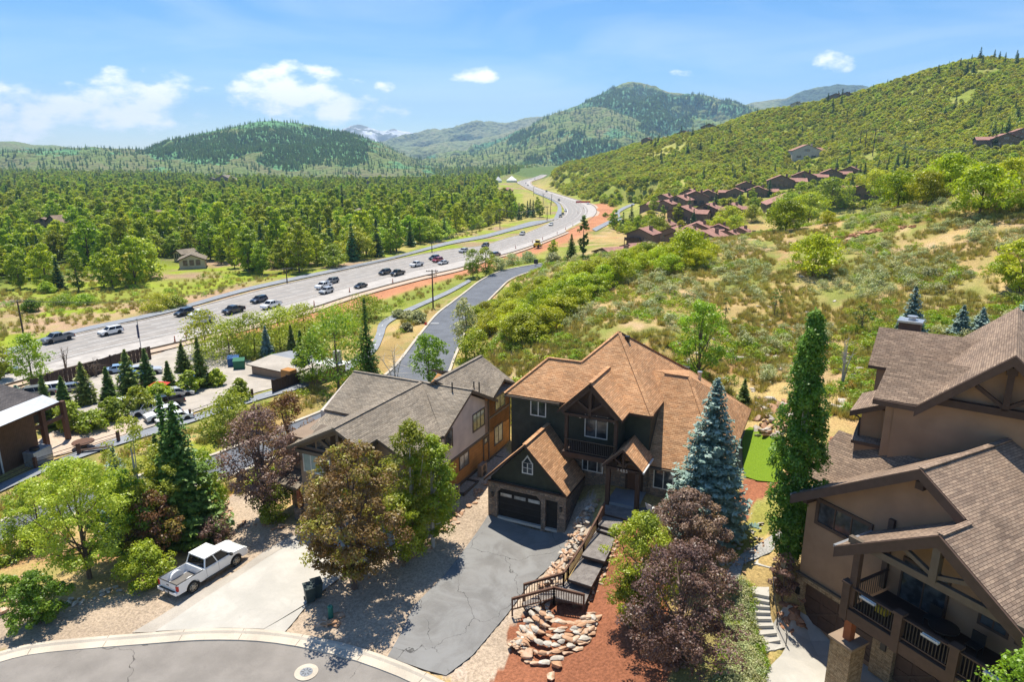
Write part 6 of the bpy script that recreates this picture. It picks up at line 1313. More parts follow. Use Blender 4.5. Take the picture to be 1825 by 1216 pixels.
WIL = proto('willow', 'broad', 'bright_leaf', 9, 5.0, 2, nclump=80, per=50, leaf=.55, cr=.22, base=.02, shape=.55, nl=4)
FIR = proto('fir', 'spruce', 'far_spruce', 13, 2.6, 3, layers=20, br=10, seg=6, leaf=1.0, per=2)
houses_xy = [(o.location.x, o.location.y) for o in C_.objects if o.name.startswith(('valley_house', 'condominium', 'lodge', 'hillside', 'ridge_house', 'event_tent'))]
def away(P, d):
    k = np.ones(len(P), bool)
    for hx_, hy_ in houses_xy:
        r = math.hypot(hx_, hy_); dx = P[:, 0]-hx_; dy = P[:, 1]-hy_; ux, uy = -hx_/r, -hy_/r
        al = dx*ux+dy*uy; ac = np.abs(dx*uy-dy*ux); k &= ~((al > -14) & (al < 16+r*.11) & (ac < d))
    return P[k]
def away2(P):
    k = np.ones(len(P), bool)
    for a_, b_ in houses_xy:
        r = math.hypot(a_, b_); dx = P[:, 0]-a_; dy = P[:, 1]-b_; al = (-dx*a_-dy*b_)/r; ac = np.abs(dx*b_-dy*a_)/r; k &= ~((al > -14) & (al < 9) & (ac < 9))
    return P[k]
W1 = away(pts_region(6500, -180, 1020, 120, 700, inwood, 1.2), 8); W2 = away(pts_region(13000, -150, 1100, 700, 2850, inwood, 1.35), 14); 
# thin the near ones so crowns touch but do not merge
def thin(P, dmin):
    order = np.argsort(np.hypot(P[:, 0], P[:, 1])); P = P[order]; keep = []; cell = {}
    for p in P:
        r = math.hypot(p[0], p[1]); d = dmin*(1+max(0, r-500)/1800); c = (int(p[0]//12), int(p[1]//12)); ok = True
        for i in (-1, 0, 1):
            for j in (-1, 0, 1):
                for q in cell.get((c[0]+i, c[1]+j), ()):
                    if (q[0]-p[0])**2+(q[1]-p[1])**2 < d*d: ok = False; break
                if not ok: break
            if not ok: break
        if ok: cell.setdefault(c, []).append(p); keep.append(p)
    return np.array(keep)
W1 = thin(W1, 4.7); W2 = thin(W2, 6.5)
order = np.argsort(np.hypot(W1[:, 0], W1[:, 1])); W1 = W1[order]
grp = fbm(W1[:, 0]/40, W1[:, 1]/40, 5, 3)
first = {}; nind = 370; cnt = {'c': 0, 'w': 0, 'f': 0}; rest = []
for i, p in enumerate(W1):
    q = random.random(); g_ = grp[i]
    kd = 'f' if (q < .16 and g_ < .12) or q < .07 else ('w' if q > .84 or (g_ > .3 and q > .7) else 'c')
    cnt[kd] += 1
    if i < nind:
        if kd == 'f': m = random.choice(FIR); s = random.uniform(.6, 1.0); a = ('valley_fir', 'dark conifer standing among the broadleaf trees of the valley wood', 'conifers of the valley wood')
        elif kd == 'w': m = random.choice(WIL); s = random.uniform(.75, 1.25); a = ('valley_willow', 'pale green rounded willow in the valley wood beyond the highway', 'willows of the valley wood')
        else: m = random.choice(COT); s = random.uniform(.6, 1.2); a = ('valley_cottonwood', 'green cottonwood in the valley wood beyond the highway', 'cottonwoods of the valley wood')
        o = put(a[0], m, p, s, a[1], 'tree', a[2], sz=s*random.uniform(.85, 1.1)); first.setdefault(m.name, o)
    else: rest.append((p, kd))
PR = COT+WIL+FIR
for m in PR:
    if m.name not in first:
        p = W1[random.randrange(60, 300)]+np.array([2.5, 2, 0]); first[m.name] = put(m.name.split('.')[0].replace('cottonwood_narrow', 'valley_cottonwood'), m, p, .85, 'green tree in the valley wood beyond the highway', 'tree', 'trees of the valley wood')
PO = [first[m.name] for m in PR]; rp = [p for p, k in rest]; rk = []; rs = []
for p, k in rest: rk.append({'c': random.randrange(0, 6), 'w': 6+random.randrange(2), 'f': 8+random.randrange(3)}[k]); rs.append(random.uniform(.6, 1.2))
for p in W2: rp.append(p); q = random.random(); rk.append(random.randrange(0, 6) if q < .76 else (6+random.randrange(2) if q < .86 else 8+random.randrange(3))); rs.append(random.uniform(.75, 1.25))
# lower edge around the hills' feet and beyond the highway end
rp = np.array(rp); gn_scatter('far_wood', rp, np.array(rs), rk, PO)
# hillside brush -----------------------------------------------------------
BR = proto('brush', 'broad', 'hill_leaf', 3.4, 3.0, 3, nclump=34, per=34, leaf=.62, cr=.3, base=.0, shape=.5, nl=2)
def onhill(x, y, r):
    z = hz(x, y); pxm = (x > .07*y-10); n = fbm(x/45, y/45, 15, 4)
    dn = np.clip(.68+n*1.7+np.clip((z-8)/30, 0, .45), 0, 1); return (r > 300) & pxm & (RNG.random(len(x)) < dn) & (z > -4.2) & ~((r > 330) & (y < 460) & (y > 290) & (x > 55) & (x < 260) & (z < 3))
HB = pts_region(60000, 950, 2150, 300, 1250, onhill, 1.35); HB = thin(HB, 2.9); HB = away2(HB)
hs_ = []
hb0 = [put('hill_brush', BR[i], HB[i*7], 1.0, 'rounded green bush of the brush on the large hillside', 'bush', 'bushes of the hillside brush') for i in range(3)]
hr = np.hypot(HB[:, 0], HB[:, 1]); sc_ = RNG.uniform(.55, 1.15, len(HB))*(1+.15*(hr > 600))
gn_scatter('hillside_brush', HB, sc_, RNG.integers(0, 3, len(HB)), hb0)
# conifers on the hillside and near the condominiums
HF = []
def onhillf(x, y, r):
    z = hz(x, y); n = fbm(x/50, y/50, 35, 3); th = np.degrees(np.arctan2(x, y)); return (z > 10) & (r > 330) & (RNG.random(len(x)) < np.clip((n-.12)*3+np.clip((th-24)/14, 0, .5), 0.02, .8)) & (x > 60)
HFp = thin(pts_region(1500, 1150, 2150, 330, 850, onhillf, 1.2), 7)
FO = [first[m.name] for m in FIR]; gn_scatter('hillside_conifers', HFp[80:], RNG.uniform(.5, .95, len(HFp)-80), RNG.integers(0, 3, len(HFp)-80), FO)
HFp = HFp[:80]
for p in HFp: put('hillside_fir', random.choice(FIR), p, random.uniform(.5, .9), 'dark conifer among the brush of the hillside', 'tree', 'conifers on the hillside')
for u, v in [(1110,405),(1125,392),(1150,408),(1165,372),(1180,390),(1208,390),(1228,372),(1262,385),(1275,360),(1300,380),(1318,362),(1340,355),(1345,372),(1370,345),(1455,340),(1470,350),(1500,345),(1520,352),(1095,402),(1135,420),(1160,415),(1235,400),(1395,300),(1415,302),(1460,305),(1380,308),(1490,300)]:
    P = G(u, v+6); k = random.random(); P2 = P
    if k < .5: put('village_fir', random.choice(FIR), P2, random.uniform(.55, .8), 'dark conifer between the brown condominium houses', 'tree', 'conifers between the condominiums')
    else: put('village_cottonwood', random.choice(COT), P2, random.uniform(.5, .75), 'light green tree between the brown condominium houses', 'tree', 'broadleaf trees between the condominiums')
for u, v, s in [(1745,112,1.0),(1770,113,.8),(1730,116,.6),(1790,114,.7),(1810,113,.9),(1690,125,.5),(1175,250,.7),(1190,248,.6),(1202,247,.6),(1500,180,.8),(1493,181,.7),(1100,270,.4),(1580,160,.5)]:
    P = PY(u, v, np.interp(u, [a[0] for a in RID], [a[2] for a in RID])-6); P[2] = hz1(P[0], P[1]); put('ridge_fir', random.choice(FIR), P, s, 'dark conifer standing up on the skyline of the right hand ridge', 'tree', 'conifers on the ridge line')
# edge of the highway, left: small conifer group right of the wood
for u, v, kd in [(940,388,'f'),(950,388,'f'),(962,387,'c'),(930,390,'c'),(925,392,'f'),(912,394,'c'),(945,384,'f'),(958,381,'c')]:
    P = G(u, v); m = random.choice(FIR if kd == 'f' else COT); put('verge_tree', m, P, .75, 'tree of the small stand between the wood and the highway bend', 'tree', 'stand of trees inside the highway bend')
# distant conifers on the mountains
def hill_pts(nm, n, thr, seed):
    X, Y, Z, tt = HILLF[nm]; W_ = np.clip(tt, 0, 1).reshape(X.shape)+.09; W_ = W_*np.hypot(X, Y); W_[:, -16:] = 0; p = (W_/W_.sum()).ravel(); i = np.random.default_rng(seed).choice(X.size, n, p=p)
    a, b = np.unravel_index(i, X.shape); a = np.minimum(a, X.shape[0]-2); b = np.minimum(b, X.shape[1]-2); fa = RNG.random(n); fb = RNG.random(n)
    def ip(A): return (A[a, b]*(1-fa)+A[a+1, b]*fa)*(1-fb)+(A[a, b+1]*(1-fa)+A[a+1, b+1]*fa)*fb
    return np.c_[ip(X), ip(Y), ip(Z)-1.0]
MF = proto('mountain_fir', 'spruce', 'mountain_fir', 13, 2.8, 3, layers=14, br=8, seg=4, leaf=1.5, per=2)
_mp = hill_pts('wooded_hill', 3, .5, 99)
MO = [put('mountain_fir', MF[i], _mp[i], 1.0, 'conifer of the forest covering the wooded hill', 'tree', 'conifers of the wooded hill') for i in range(3)]
for nm, n, s in (('wooded_hill', 10000, .85), ('ski_mountain', 15000, 1.15), ('green_shoulder', 5000, 1.1)):
    P = hill_pts(nm, n, .5, n); gn_scatter(nm+'_conifers', P, RNG.uniform(.7, 1.2, n)*s, RNG.integers(0, 3, n), MO)
# near slope: sage, grass tufts, rocks -------------------------------------
SG = proto('sagebrush', 'broad', 'sage', .8, .75, 3, nclump=16, per=26, leaf=.11, cr=.4, base=.0, shape=.5, nl=2)
GS = proto('green_forb', 'broad', 'shrub_leaf', .55, .7, 2, nclump=12, per=22, leaf=.12, cr=.45, base=.0, shape=.5, nl=1)
def tuft(seed):
    R = np.random.default_rng(seed); n = 60; a = R.random(n)*6.28; l = .25+.3*R.random(n); q = R.random(n)*.28; V = []; 
    for i in range(n):
        b = np.array([math.cos(a[i])*q[i], math.sin(a[i])*q[i], 0]); d = np.array([math.cos(a[i])*.35, math.sin(a[i])*.35, 1])*l[i]; s = np.array([-math.sin(a[i]), math.cos(a[i]), 0])*.02
        V += [b-s, b+s, b+d+s*.3, b+d-s*.3]
    return np_mesh('grass_tuft', np.array(V), np.arange(4*n).reshape(n, 4), [M['grass']], tint=np.repeat(R.random(n), 4))
GT = [tuft(i) for i in range(3)]
def near(x, y, r): return (x > -.03*y-2) & (r > 64)
def slope(n, r0, r1, sd, thr):
    f = lambda x, y, r: near(x, y, r) & ((fbm(x/7, y/7, sd, 4)+.35*fbm(x/30, y/30, sd+3, 3)) > thr)
    return pts_region(n, 820, 2000, r0, r1, f, .8)
SP = slope(3900, 64, 190, 3, .04); GP = slope(6500, 64, 190, 9, .05); TP = slope(15000, 64, 150, 19, -.12)
p3 = [put('sagebrush', SG[i], SP[i*11], 1.2, 'grey green sagebrush on the dry slope behind the houses', 'bush', 'sagebrush on the slope') for i in range(3)]
p4 = [put('forb_clump', GS[i], GP[i*13], 1.2, 'small bright green plant clump on the dry slope', 'plant', 'green plants on the slope') for i in range(2)]
p5 = [put('grass_tuft', GT[i], TP[i*17], 1.2, 'tuft of dry yellow grass on the slope', 'grass', 'grass tufts on the slope') for i in range(3)]
for i in range(150):
    put('sagebrush', SG[i % 3], SP[40+i*3 % (len(SP)-50)], random.uniform(.9, 2.0), 'grey green sagebrush on the dry slope behind the houses', 'bush', 'sagebrush on the slope')
allp = np.concatenate([SP, GP, TP]); kk = np.concatenate([RNG.integers(0, 3, len(SP)), 3+RNG.integers(0, 2, len(GP)), 5+RNG.integers(0, 3, len(TP))])
ss = np.concatenate([RNG.uniform(.5, 1.5, len(SP)), RNG.uniform(.5, 1.5, len(GP)), RNG.uniform(.6, 1.5, len(TP))]); gn_scatter('slope_ground_cover', allp, ss, kk, p3+p4+p5)
# meadow and verge grass
def mead(x, y, r): return ((x < hx(y)-8) & (y > 90) & ~inwood(x, y, r) & (y < 420)) | ((x > hx(y)+26) & (x < 25) & (y > 62) & (y < 215)) | ((r > 60) & (x < -14) & (y < 80) & (y > 40))
MP = pts_region(9000, -150, 1000, 55, 330, mead, .9); gn_scatter('meadow_grass', MP, RNG.uniform(.7, 2.0, len(MP)), np.where(RNG.random(len(MP)) < .12, 3, 5)+RNG.integers(0, 2, len(MP)), p3+p4+p5)
# ground cover bank by the concrete steps
gcp = [G(u, v) for u, v in [(1320,1040),(1335,1055),(1332,1100),(1350,1150),(1360,1180),(1345,1260),(1290,1260),(1290,1180),(1295,1100)]]
bb_ = np.array(gcp); n = 3000; x = RNG.uniform(bb_[:, 0].min(), bb_[:, 0].max(), n); y = RNG.uniform(bb_[:, 1].min(), bb_[:, 1].max(), n); m = inpoly(x, y, gcp); x, y = x[m], y[m]
gn_scatter('bank_ground_cover', np.c_[x, y, hz(x, y)], RNG.uniform(.35, .85, len(x)), np.where(RNG.random(len(x)) < .35, 3+RNG.integers(0, 2, len(x)), np.where(RNG.random(len(x)) < .4, RNG.integers(0, 3, len(x)), 5+RNG.integers(0, 3, len(x)))), p3+p4+p5)
# ------------------------------------------------------------------ rocks
def rock_mesh(i, flat_=.55):
    R = np.random.default_rng(500+i); bm = bmesh.new()
    for p in R.normal(size=(16, 3)):
        p = p/np.linalg.norm(p)*(.8+.3*R.random()); bm.verts.new((p[0]*.5, p[1]*.36, p[2]*.5*flat_))
    r = bmesh.ops.convex_hull(bm, input=bm.verts[:]); bmesh.ops.delete(bm, geom=[v for v in bm.verts if not v.link_faces], context='VERTS')
    bmesh.ops.bevel(bm, geom=bm.edges[:], offset=.035, segments=1, affect='EDGES', clamp_overlap=True)
    me = bpy.data.meshes.new('stone'); bm.to_mesh(me); bm.free(); return me
RK = {m: [rock_mesh(i+k*10, (.4, .38, .3)[k]) for i in range(7)] for k, m in enumerate(('rock', 'pale_rock', 'red_rock'))}
for m, L_ in RK.items():
    for q in L_: q.materials.append(M[m])
def stone(parent, P, s, kind='rock', tilt=.25, name='stone', rz=None, sx=None):
    o = bpy.data.objects.new(name, random.choice(RK[kind])); C_.objects.link(o); o.parent = parent
    o.location = (Vector(P)-parent.location) if parent else Vector(P); o.scale = (s*random.uniform(.85, 1.3)*(sx or 1), s*random.uniform(.8, 1.15), s*random.uniform(.7, 1.1))
    o.rotation_euler = (random.uniform(-tilt, tilt), random.uniform(-tilt, tilt), random.random()*6.28 if rz is None else rz); return o
def stone_line(root, pxs, n, s0, s1, kind='rock', jit=6, lift=.1, rows=1, zf=None):
    P = smooth_poly([G(u, v) for u, v in pxs], .3)
    for k in range(n):
        p = P[int(random.random()*(len(P)-1))].copy(); p[0] += random.gauss(0, jit*.02); p[1] += random.gauss(0, jit*.03); p[2] = hz1(p[0], p[1])+lift*random.random(); stone(root, p, random.uniform(s0, s1), kind)
def rockthing(name, label, at, cat='rocks', kind=None, group=None):
    return tag(empty(name, G(*at)), label, cat, group)
r = rockthing('rock_wall', 'dry stacked sandstone retaining wall curving round the mulch below the walkway', (975, 1130), 'retaining wall')
_o = smooth_poly([G(u, v) for u, v in [(918,1150),(935,1172),(965,1186),(1005,1172),(1040,1152),(1056,1126),(1062,1106)]], .2)
_i = smooth_poly([G(u, v) for u, v in [(955,1098),(968,1110),(985,1120),(1005,1126),(1028,1127),(1045,1118),(1054,1104)]], .2)
for row in range(6):
    f = row/5; nst = int(15-3*f); P = np.array([(_o[int(t*(len(_o)-1))]*(1-f)+_i[int(t*(len(_i)-1))]*f) for t in np.linspace(0, 1, 60)])
    for k in range(nst):
        j = int(min(58, (k+random.uniform(.2,.8))/nst*59)); d = P[j+1]-P[j]; L = np.linalg.norm(P[-1]-P[0])*1.35/nst
        p = P[j].copy(); p[2] += .10+.5*f**.8+random.uniform(-.05,.06); p[1] += random.gauss(0,.06)
        stone(r, p, L*random.uniform(1.2,1.65), random.choice(['rock','rock','rock','pale_rock']), .14, rz=math.atan2(d[1], d[0])+random.gauss(0,.12), sx=1.25)
for k in range(85):
    t = random.random(); q = random.random(); A_ = np.array([905,1158])*(1-t)+np.array([972,1078])*t; B_ = np.array([930,1165])*(1-t)+np.array([985,1105])*t; C2 = A_*(1-q)+B_*q
    p = G(*C2); p[2] += .08+random.random()*.25; stone(r, p, random.uniform(.4,.8), random.choice(['rock','pale_rock','rock']), .35)
stone(r, G(1064,1104)+np.array([0,0,.1]), .9, 'rock', .2)
for (u, v, s, lab) in [(942,1170,1.5,'large pale pointed boulder standing below the curved stone wall'),(993,1190,1.0,'narrow upright slab of sandstone in the mulch below the stone wall'),(982,1212,.9,'flat pinkish rock at the bottom edge in the mulch')]:
    b_ = stone(None, G(u, v)+np.array([0,0,.2]), s, 'rock', .2, 'boulder', rz=1.2, sx=.9); tag(b_, lab, 'boulder')
r = rockthing('rock_bank', 'long bank of pale sandstone rocks between the asphalt driveway and the wooden walkway', (1010, 985))
P = smooth_poly([G(u, v) for u, v in [(1056,903),(1042,925),(1030,955),(1015,985),(1000,1010),(985,1035),(975,1050)]], .25)
for k in range(190):
    p = P[int(random.random()*(len(P)-1))].copy(); o_ = random.uniform(-.85,.75); p += [o_*.9, o_*.35, 0]; p[2] = hz1(p[0],p[1])+.12+random.random()*.2; stone(r, p, random.uniform(.28,.75), random.choice(['rock','rock','pale_rock']), .4)
r = rockthing('stone_edging', 'thin line of small pale stones along the right side of the wooden walkway', (1090, 1000), 'edging')
P = smooth_poly([G(u, v) for u, v in [(1118,925),(1108,950),(1095,975),(1082,1005),(1068,1035),(1055,1055),(1046,1075)]], .2)
for k in range(80): p = P[int(random.random()*(len(P)-1))].copy(); p += [random.gauss(.1,.15), random.gauss(0,.12), .1]; stone(r, p, random.uniform(.2,.42), 'rock', .4)
for nm, lab, pts, n, s0, s1, kd, cat in [('rock_row','line of sandstone rocks along the side of the taupe house and gravel strip',[(700,1010),(745,985),(790,945),(820,915),(845,890)],40,.35,.8,'rock','rocks'),('rock_row','scattered orange rocks where the taupe porch path begins',[(395,880),(405,910),(410,945),(440,935),(500,942)],34,.4,.9,'rock','rocks'),
    ('rock_cluster','orange boulders beside the green utility pedestal near the kerb',[(575,1112),(590,1115),(605,1118)],7,.5,1.0,'rock','rocks'),('rock_cluster','pale rocks and boulders at the left edge of the photo',[(8,1085),(22,1078),(40,1040),(45,1020)],12,.5,1.2,'rock','rocks'),('rock_row','low grey rocks under the juniper and willow at the lower left',[(105,1085),(140,1070),(180,1060),(215,1050)],22,.3,.6,'pale_rock','rocks'),
    ('rock_row','line of pale stones below the lawn, left of the gravel path',[(1270,1030),(1290,1000),(1310,975),(1340,955),(1365,925)],34,.2,.5,'pale_rock','edging'),('rock_row','small stones edging the gravel path, right side',[(1300,1008),(1340,985),(1375,962),(1395,945)],34,.15,.32,'rock','edging'),
    ('rock_cluster','big brown boulders between the concrete steps and the stone garage pier',[(1395,1120),(1400,1105),(1420,1095),(1425,1115),(1415,1075)],16,.6,1.2,'red_rock','rocks'),('rock_row','stepping stones running up past the poplar towards the chimney',[(1480,735),(1505,715),(1520,690),(1530,665),(1545,645)],22,.6,1.1,'pale_rock','stepping stones'),
    ('rock_row','pink rock pile on the bank beside the brown house',[(1400,850),(1440,820),(1470,795),(1485,780)],60,.4,.8,'red_rock','rocks'),('rock_pile','long pile of red and pale boulders on the upper slope',[(1492,424),(1520,420),(1545,414),(1580,410),(1605,407),(1632,404)],70,.8,1.7,'red_rock','rocks'),('rock_pile','pale rocks at the end of the boulder pile on the upper slope',[(1495,432),(1510,428),(1560,412)],14,.9,1.7,'rock','rocks'),('rock_pile','pinkish rocks under the oaks at the top of the slope',[(1530,380),(1550,374),(1562,373)],14,.6,1.1,'red_rock','rocks'),
    ('rock_row','brown flat stone rim under the window wells',[(840,888),(860,872),(872,860)],14,.3,.6,'rock','rocks'),('stone_edging','white stones edging the sand court of the timber building',[(95,772),(130,765),(165,752),(178,746)],16,.3,.6,'pale_rock','edging')]:
    r = rockthing(nm, lab, pts[len(pts)//2], cat); stone_line(r, pts, n, s0, s1, kd, 10, .15)
r = rockthing('rock_bank', 'steep bank of upright pale slabs behind the bright green lawn', (1375, 745))
for k in range(90):
    p = G(random.uniform(1345,1412), random.uniform(712,782)); p[2] += .15; stone(r, p, random.uniform(.5,1.2), random.choice(['rock','pale_rock']), .8)
ctr = [(1320,640,2.1),(1345,640,1.5),(1385,638,1.7),(1365,632,1.3),(1440,470,1.2),(1295,600,1.0),(1272,605,.9),(1410,592,1.3),(1310,570,1.0),(1240,630,.9)]
for k in range(150):
    if k < len(ctr): u, v, s = ctr[k]
    else:
        u = random.choice([random.gauss(1340,55), random.uniform(1130,1780)]); v = random.gauss(628,20) if u < 1450 and random.random() < .5 else random.uniform(455,700); s = random.uniform(.35,1.0)
    P = G(u, v)
    if blocked(np.array([P[0]]), np.array([P[1]]))[0]: continue
    o = stone(None, P+np.array([0,0,.02]), s, 'pale_rock', .12, 'slope_rock'); tag(o, 'flat pale rock lying in the dry grass of the slope', 'rock', 'flat rocks on the slope')
# ------------------------------------------------------------------ wooden walkway with steps and rails
def PB(u, v, z): return PZ(u, v, z)
WK = empty('wooden_walkway', PB(1055, 990, .2)); tag(WK, 'stepped grey timber walkway with brown railings climbing to the entry', 'walkway')
wl = lambda p: tuple(np.array(p)-np.array(WK.location))
def deckpoly(px, z, name, th=.16):
    P = [np.array(wl(PZ(u, v, z))) for u, v in px]; d = P[1]-P[0]; d = d/np.linalg.norm(d); n = np.array([-d[1], d[0], 0]); 
    # boards along d, laid across; each a real strip with a gap
    c0 = min(p@n for p in P); c1 = max(p@n for p in P); mb = MB(); w_ = .145; k = c0
    while k < c1-.02:
        bm = bmesh.new(); bm.faces.new([bm.verts.new(tuple(p)) for p in P])
        for co, no in ((n*k, -n), (n*(k+w_-.012), n)):
            co = Vector(co)+Vector((0,0,z)); g_ = bm.verts[:]+bm.edges[:]+bm.faces[:]
            if g_: bmesh.ops.bisect_plane(bm, geom=g_, plane_co=co, plane_no=Vector(no), clear_outer=True, dist=1e-5)
        for f in bm.faces: mb.prism([np.array(v.co) for v in f.verts], (0,0,-.04))
        bm.free(); k += w_
    if mb.f:
        o = mb.build(name, M['deckwood'], WK)
    fr = MB(); fr.prism([p+np.array([0,0,-.045]) for p in P], (0,0,-th)); fr.build('joist_frame', M['dark_wood'], o)
    return o
dw = NT('deck_wood', .8, .2); dcol = dw.ramp(dw.noise(2.2, 5), [(.3, (.15,.13,.12)), (.7, (.26,.235,.215))]); dw.col(dcol); M['deckwood'] = dw.m
deckpoly([(1090,905),(1180,918),(1182,930),(1170,935),(1148,938),(1130,933),(1118,926),(1078,916)], 2.35, 'upper_deck')
deckpoly([(1078,890),(1150,905),(1185,915),(1182,925),(1120,925),(1072,912)], 2.36, 'upper_deck')
deckpoly([(1072,913),(1114,922),(1101,947),(1066,936)], 2.18, 'platform')
deckpoly([(1066,938),(1101,948),(1098,955),(1063,944)], 1.95, 'step')
deckpoly([(1063,945),(1100,954),(1078,1001),(1037,990)], 1.72, 'platform')
deckpoly([(1037,992),(1078,1001),(1054,1046),(1013,1033)], 1.2, 'platform')
deckpoly([(1013,1036),(1055,1047),(1042,1078),(990,1066),(990,1042)], .65, 'platform')
deckpoly([(960,1060),(990,1044),(990,1062),(965,1075)], .35, 'step'); deckpoly([(930,1075),(960,1060),(965,1074),(938,1088)], .1, 'step')
def rail(pa, pb, h=.92, name='railing', gap=.16, slatw=.045, endposts=True):
    a = np.array(wl(pa)); b = np.array(wl(pb)); L = np.linalg.norm((b-a)[:2]); z = np.array([0,0,1.]); d = (b-a)
    r = MB().bar(a+z*h, b+z*h, .12, .05).bar(a+z*(h-.12), b+z*(h-.12), .05, .08).bar(a+z*.12, b+z*.12, .05, .08).build(name, M['rail_wood'], WK)
    n = max(2, int(L/gap))
    for i in range(1, n):
        p = a+d*i/n; MB().bar(p+z*.13, p+z*(h-.12), slatw, slatw).build('baluster', M['rail_wood'], r)
    for p in (a, b)[:2 if endposts else 1]: MB().bar(p-z*.35, p+z*(h+.02), .11, .11).build('newel_post', M['rail_wood'], r)
rp_ = [PZ(1076,918,2.3), PZ(1064,943,1.9), PZ(1040,988,1.3), PZ(1012,1032,.85), PZ(1004,1044,.7)]
for a, b in zip(rp_[:-1], rp_[1:]): rail(a, b)
rail(PZ(1004,1044,.7), PZ(934,1064,.05)); rail(PZ(987,1070,.35), PZ(913,1090,-.1)); rail(PZ(987,1070,.35), PZ(1040,1083,.5))
# lounge chairs
for u, v, rz, lab in ((1163,918,2.2,'black and white patio chair nearer the entry post'),(1184,920,2.6,'black and white patio chair nearer the red tree')):
    P = PZ(u, v, 2.4); c = empty('lounge_chair', P, rz); tag(c, lab, 'chair')
    MB().box(-.3,.3,-.3,.3,.36,.46).build('seat', M['white_frame'], c, .03); MB().prism([(-.3,.28,.45),(.3,.28,.45),(.3,.5,1.0),(-.3,.5,1.0)], (0,.06,.02)).build('backrest', M['white_frame'], c)
    for x in (-.3,.3):
        for y in (-.28,.28): MB().box(x-.025,x+.025,y-.025,y+.025,0,.4).build('leg', M['dark_metal'], c)
        MB().box(x-.04,x+.04,-.3,.4,.58,.62).build('armrest', M['dark_metal'], c)
# ------------------------------------------------------------------ concrete steps at the brown house
ST = empty('garden_steps', PZ(1362, 1160, .0)); tag(ST, 'curving flight of concrete steps beside the ground cover bank', 'steps')
edges = [((1362,1165),(1395,1155)),((1352,1148),(1391,1142)),((1347,1133),(1385,1129)),((1343,1117),(1379,1116)),((1340,1104),(1375,1104)),((1337,1092),(1373,1093)),((1334,1080),(1372,1083)),((1332,1067),(1371,1074)),((1331,1056),(1371,1064)),((1335,1025),(1370,1030)),((1339,1014),(1375,1022)),((1343,1005),(1380,1015)),((1368,980),(1395,990))]
zs = np.linspace(.0, 2.45, len(edges)); sw = lambda p: np.array(p)-np.array(ST.location)
for i in range(len(edges)-1):
    (a, b), (c, d) = edges[i], edges[i+1]; z = zs[i+1]-.02; A_, B_ = sw(PZ(*a, z)), sw(PZ(*b, z)); C2, D2 = sw(PZ(*c, z)), sw(PZ(*d, z))
    mb = MB(); e = (C2-A_)*.12; mb.prism([A_, B_, D2+(D2-B_)*.12, C2+e], (0,0,-.55)); mb.build('tread', M['concrete'], ST)
hr_ = [sw(PZ(b[0]+2, b[1], z))+[.1,0,0] for (a, b), z in zip(edges[:10], zs[:10])]
MB().tube([p+[0,0,.9] for p in hr_], .03, 6).build('handrail', M['dark_metal'], ST)
for k in (0, 3, 6, 9): MB().tube([hr_[k], hr_[k]+[0,0,.9]], .028, 6).build('rail_post', M['dark_metal'], ST)
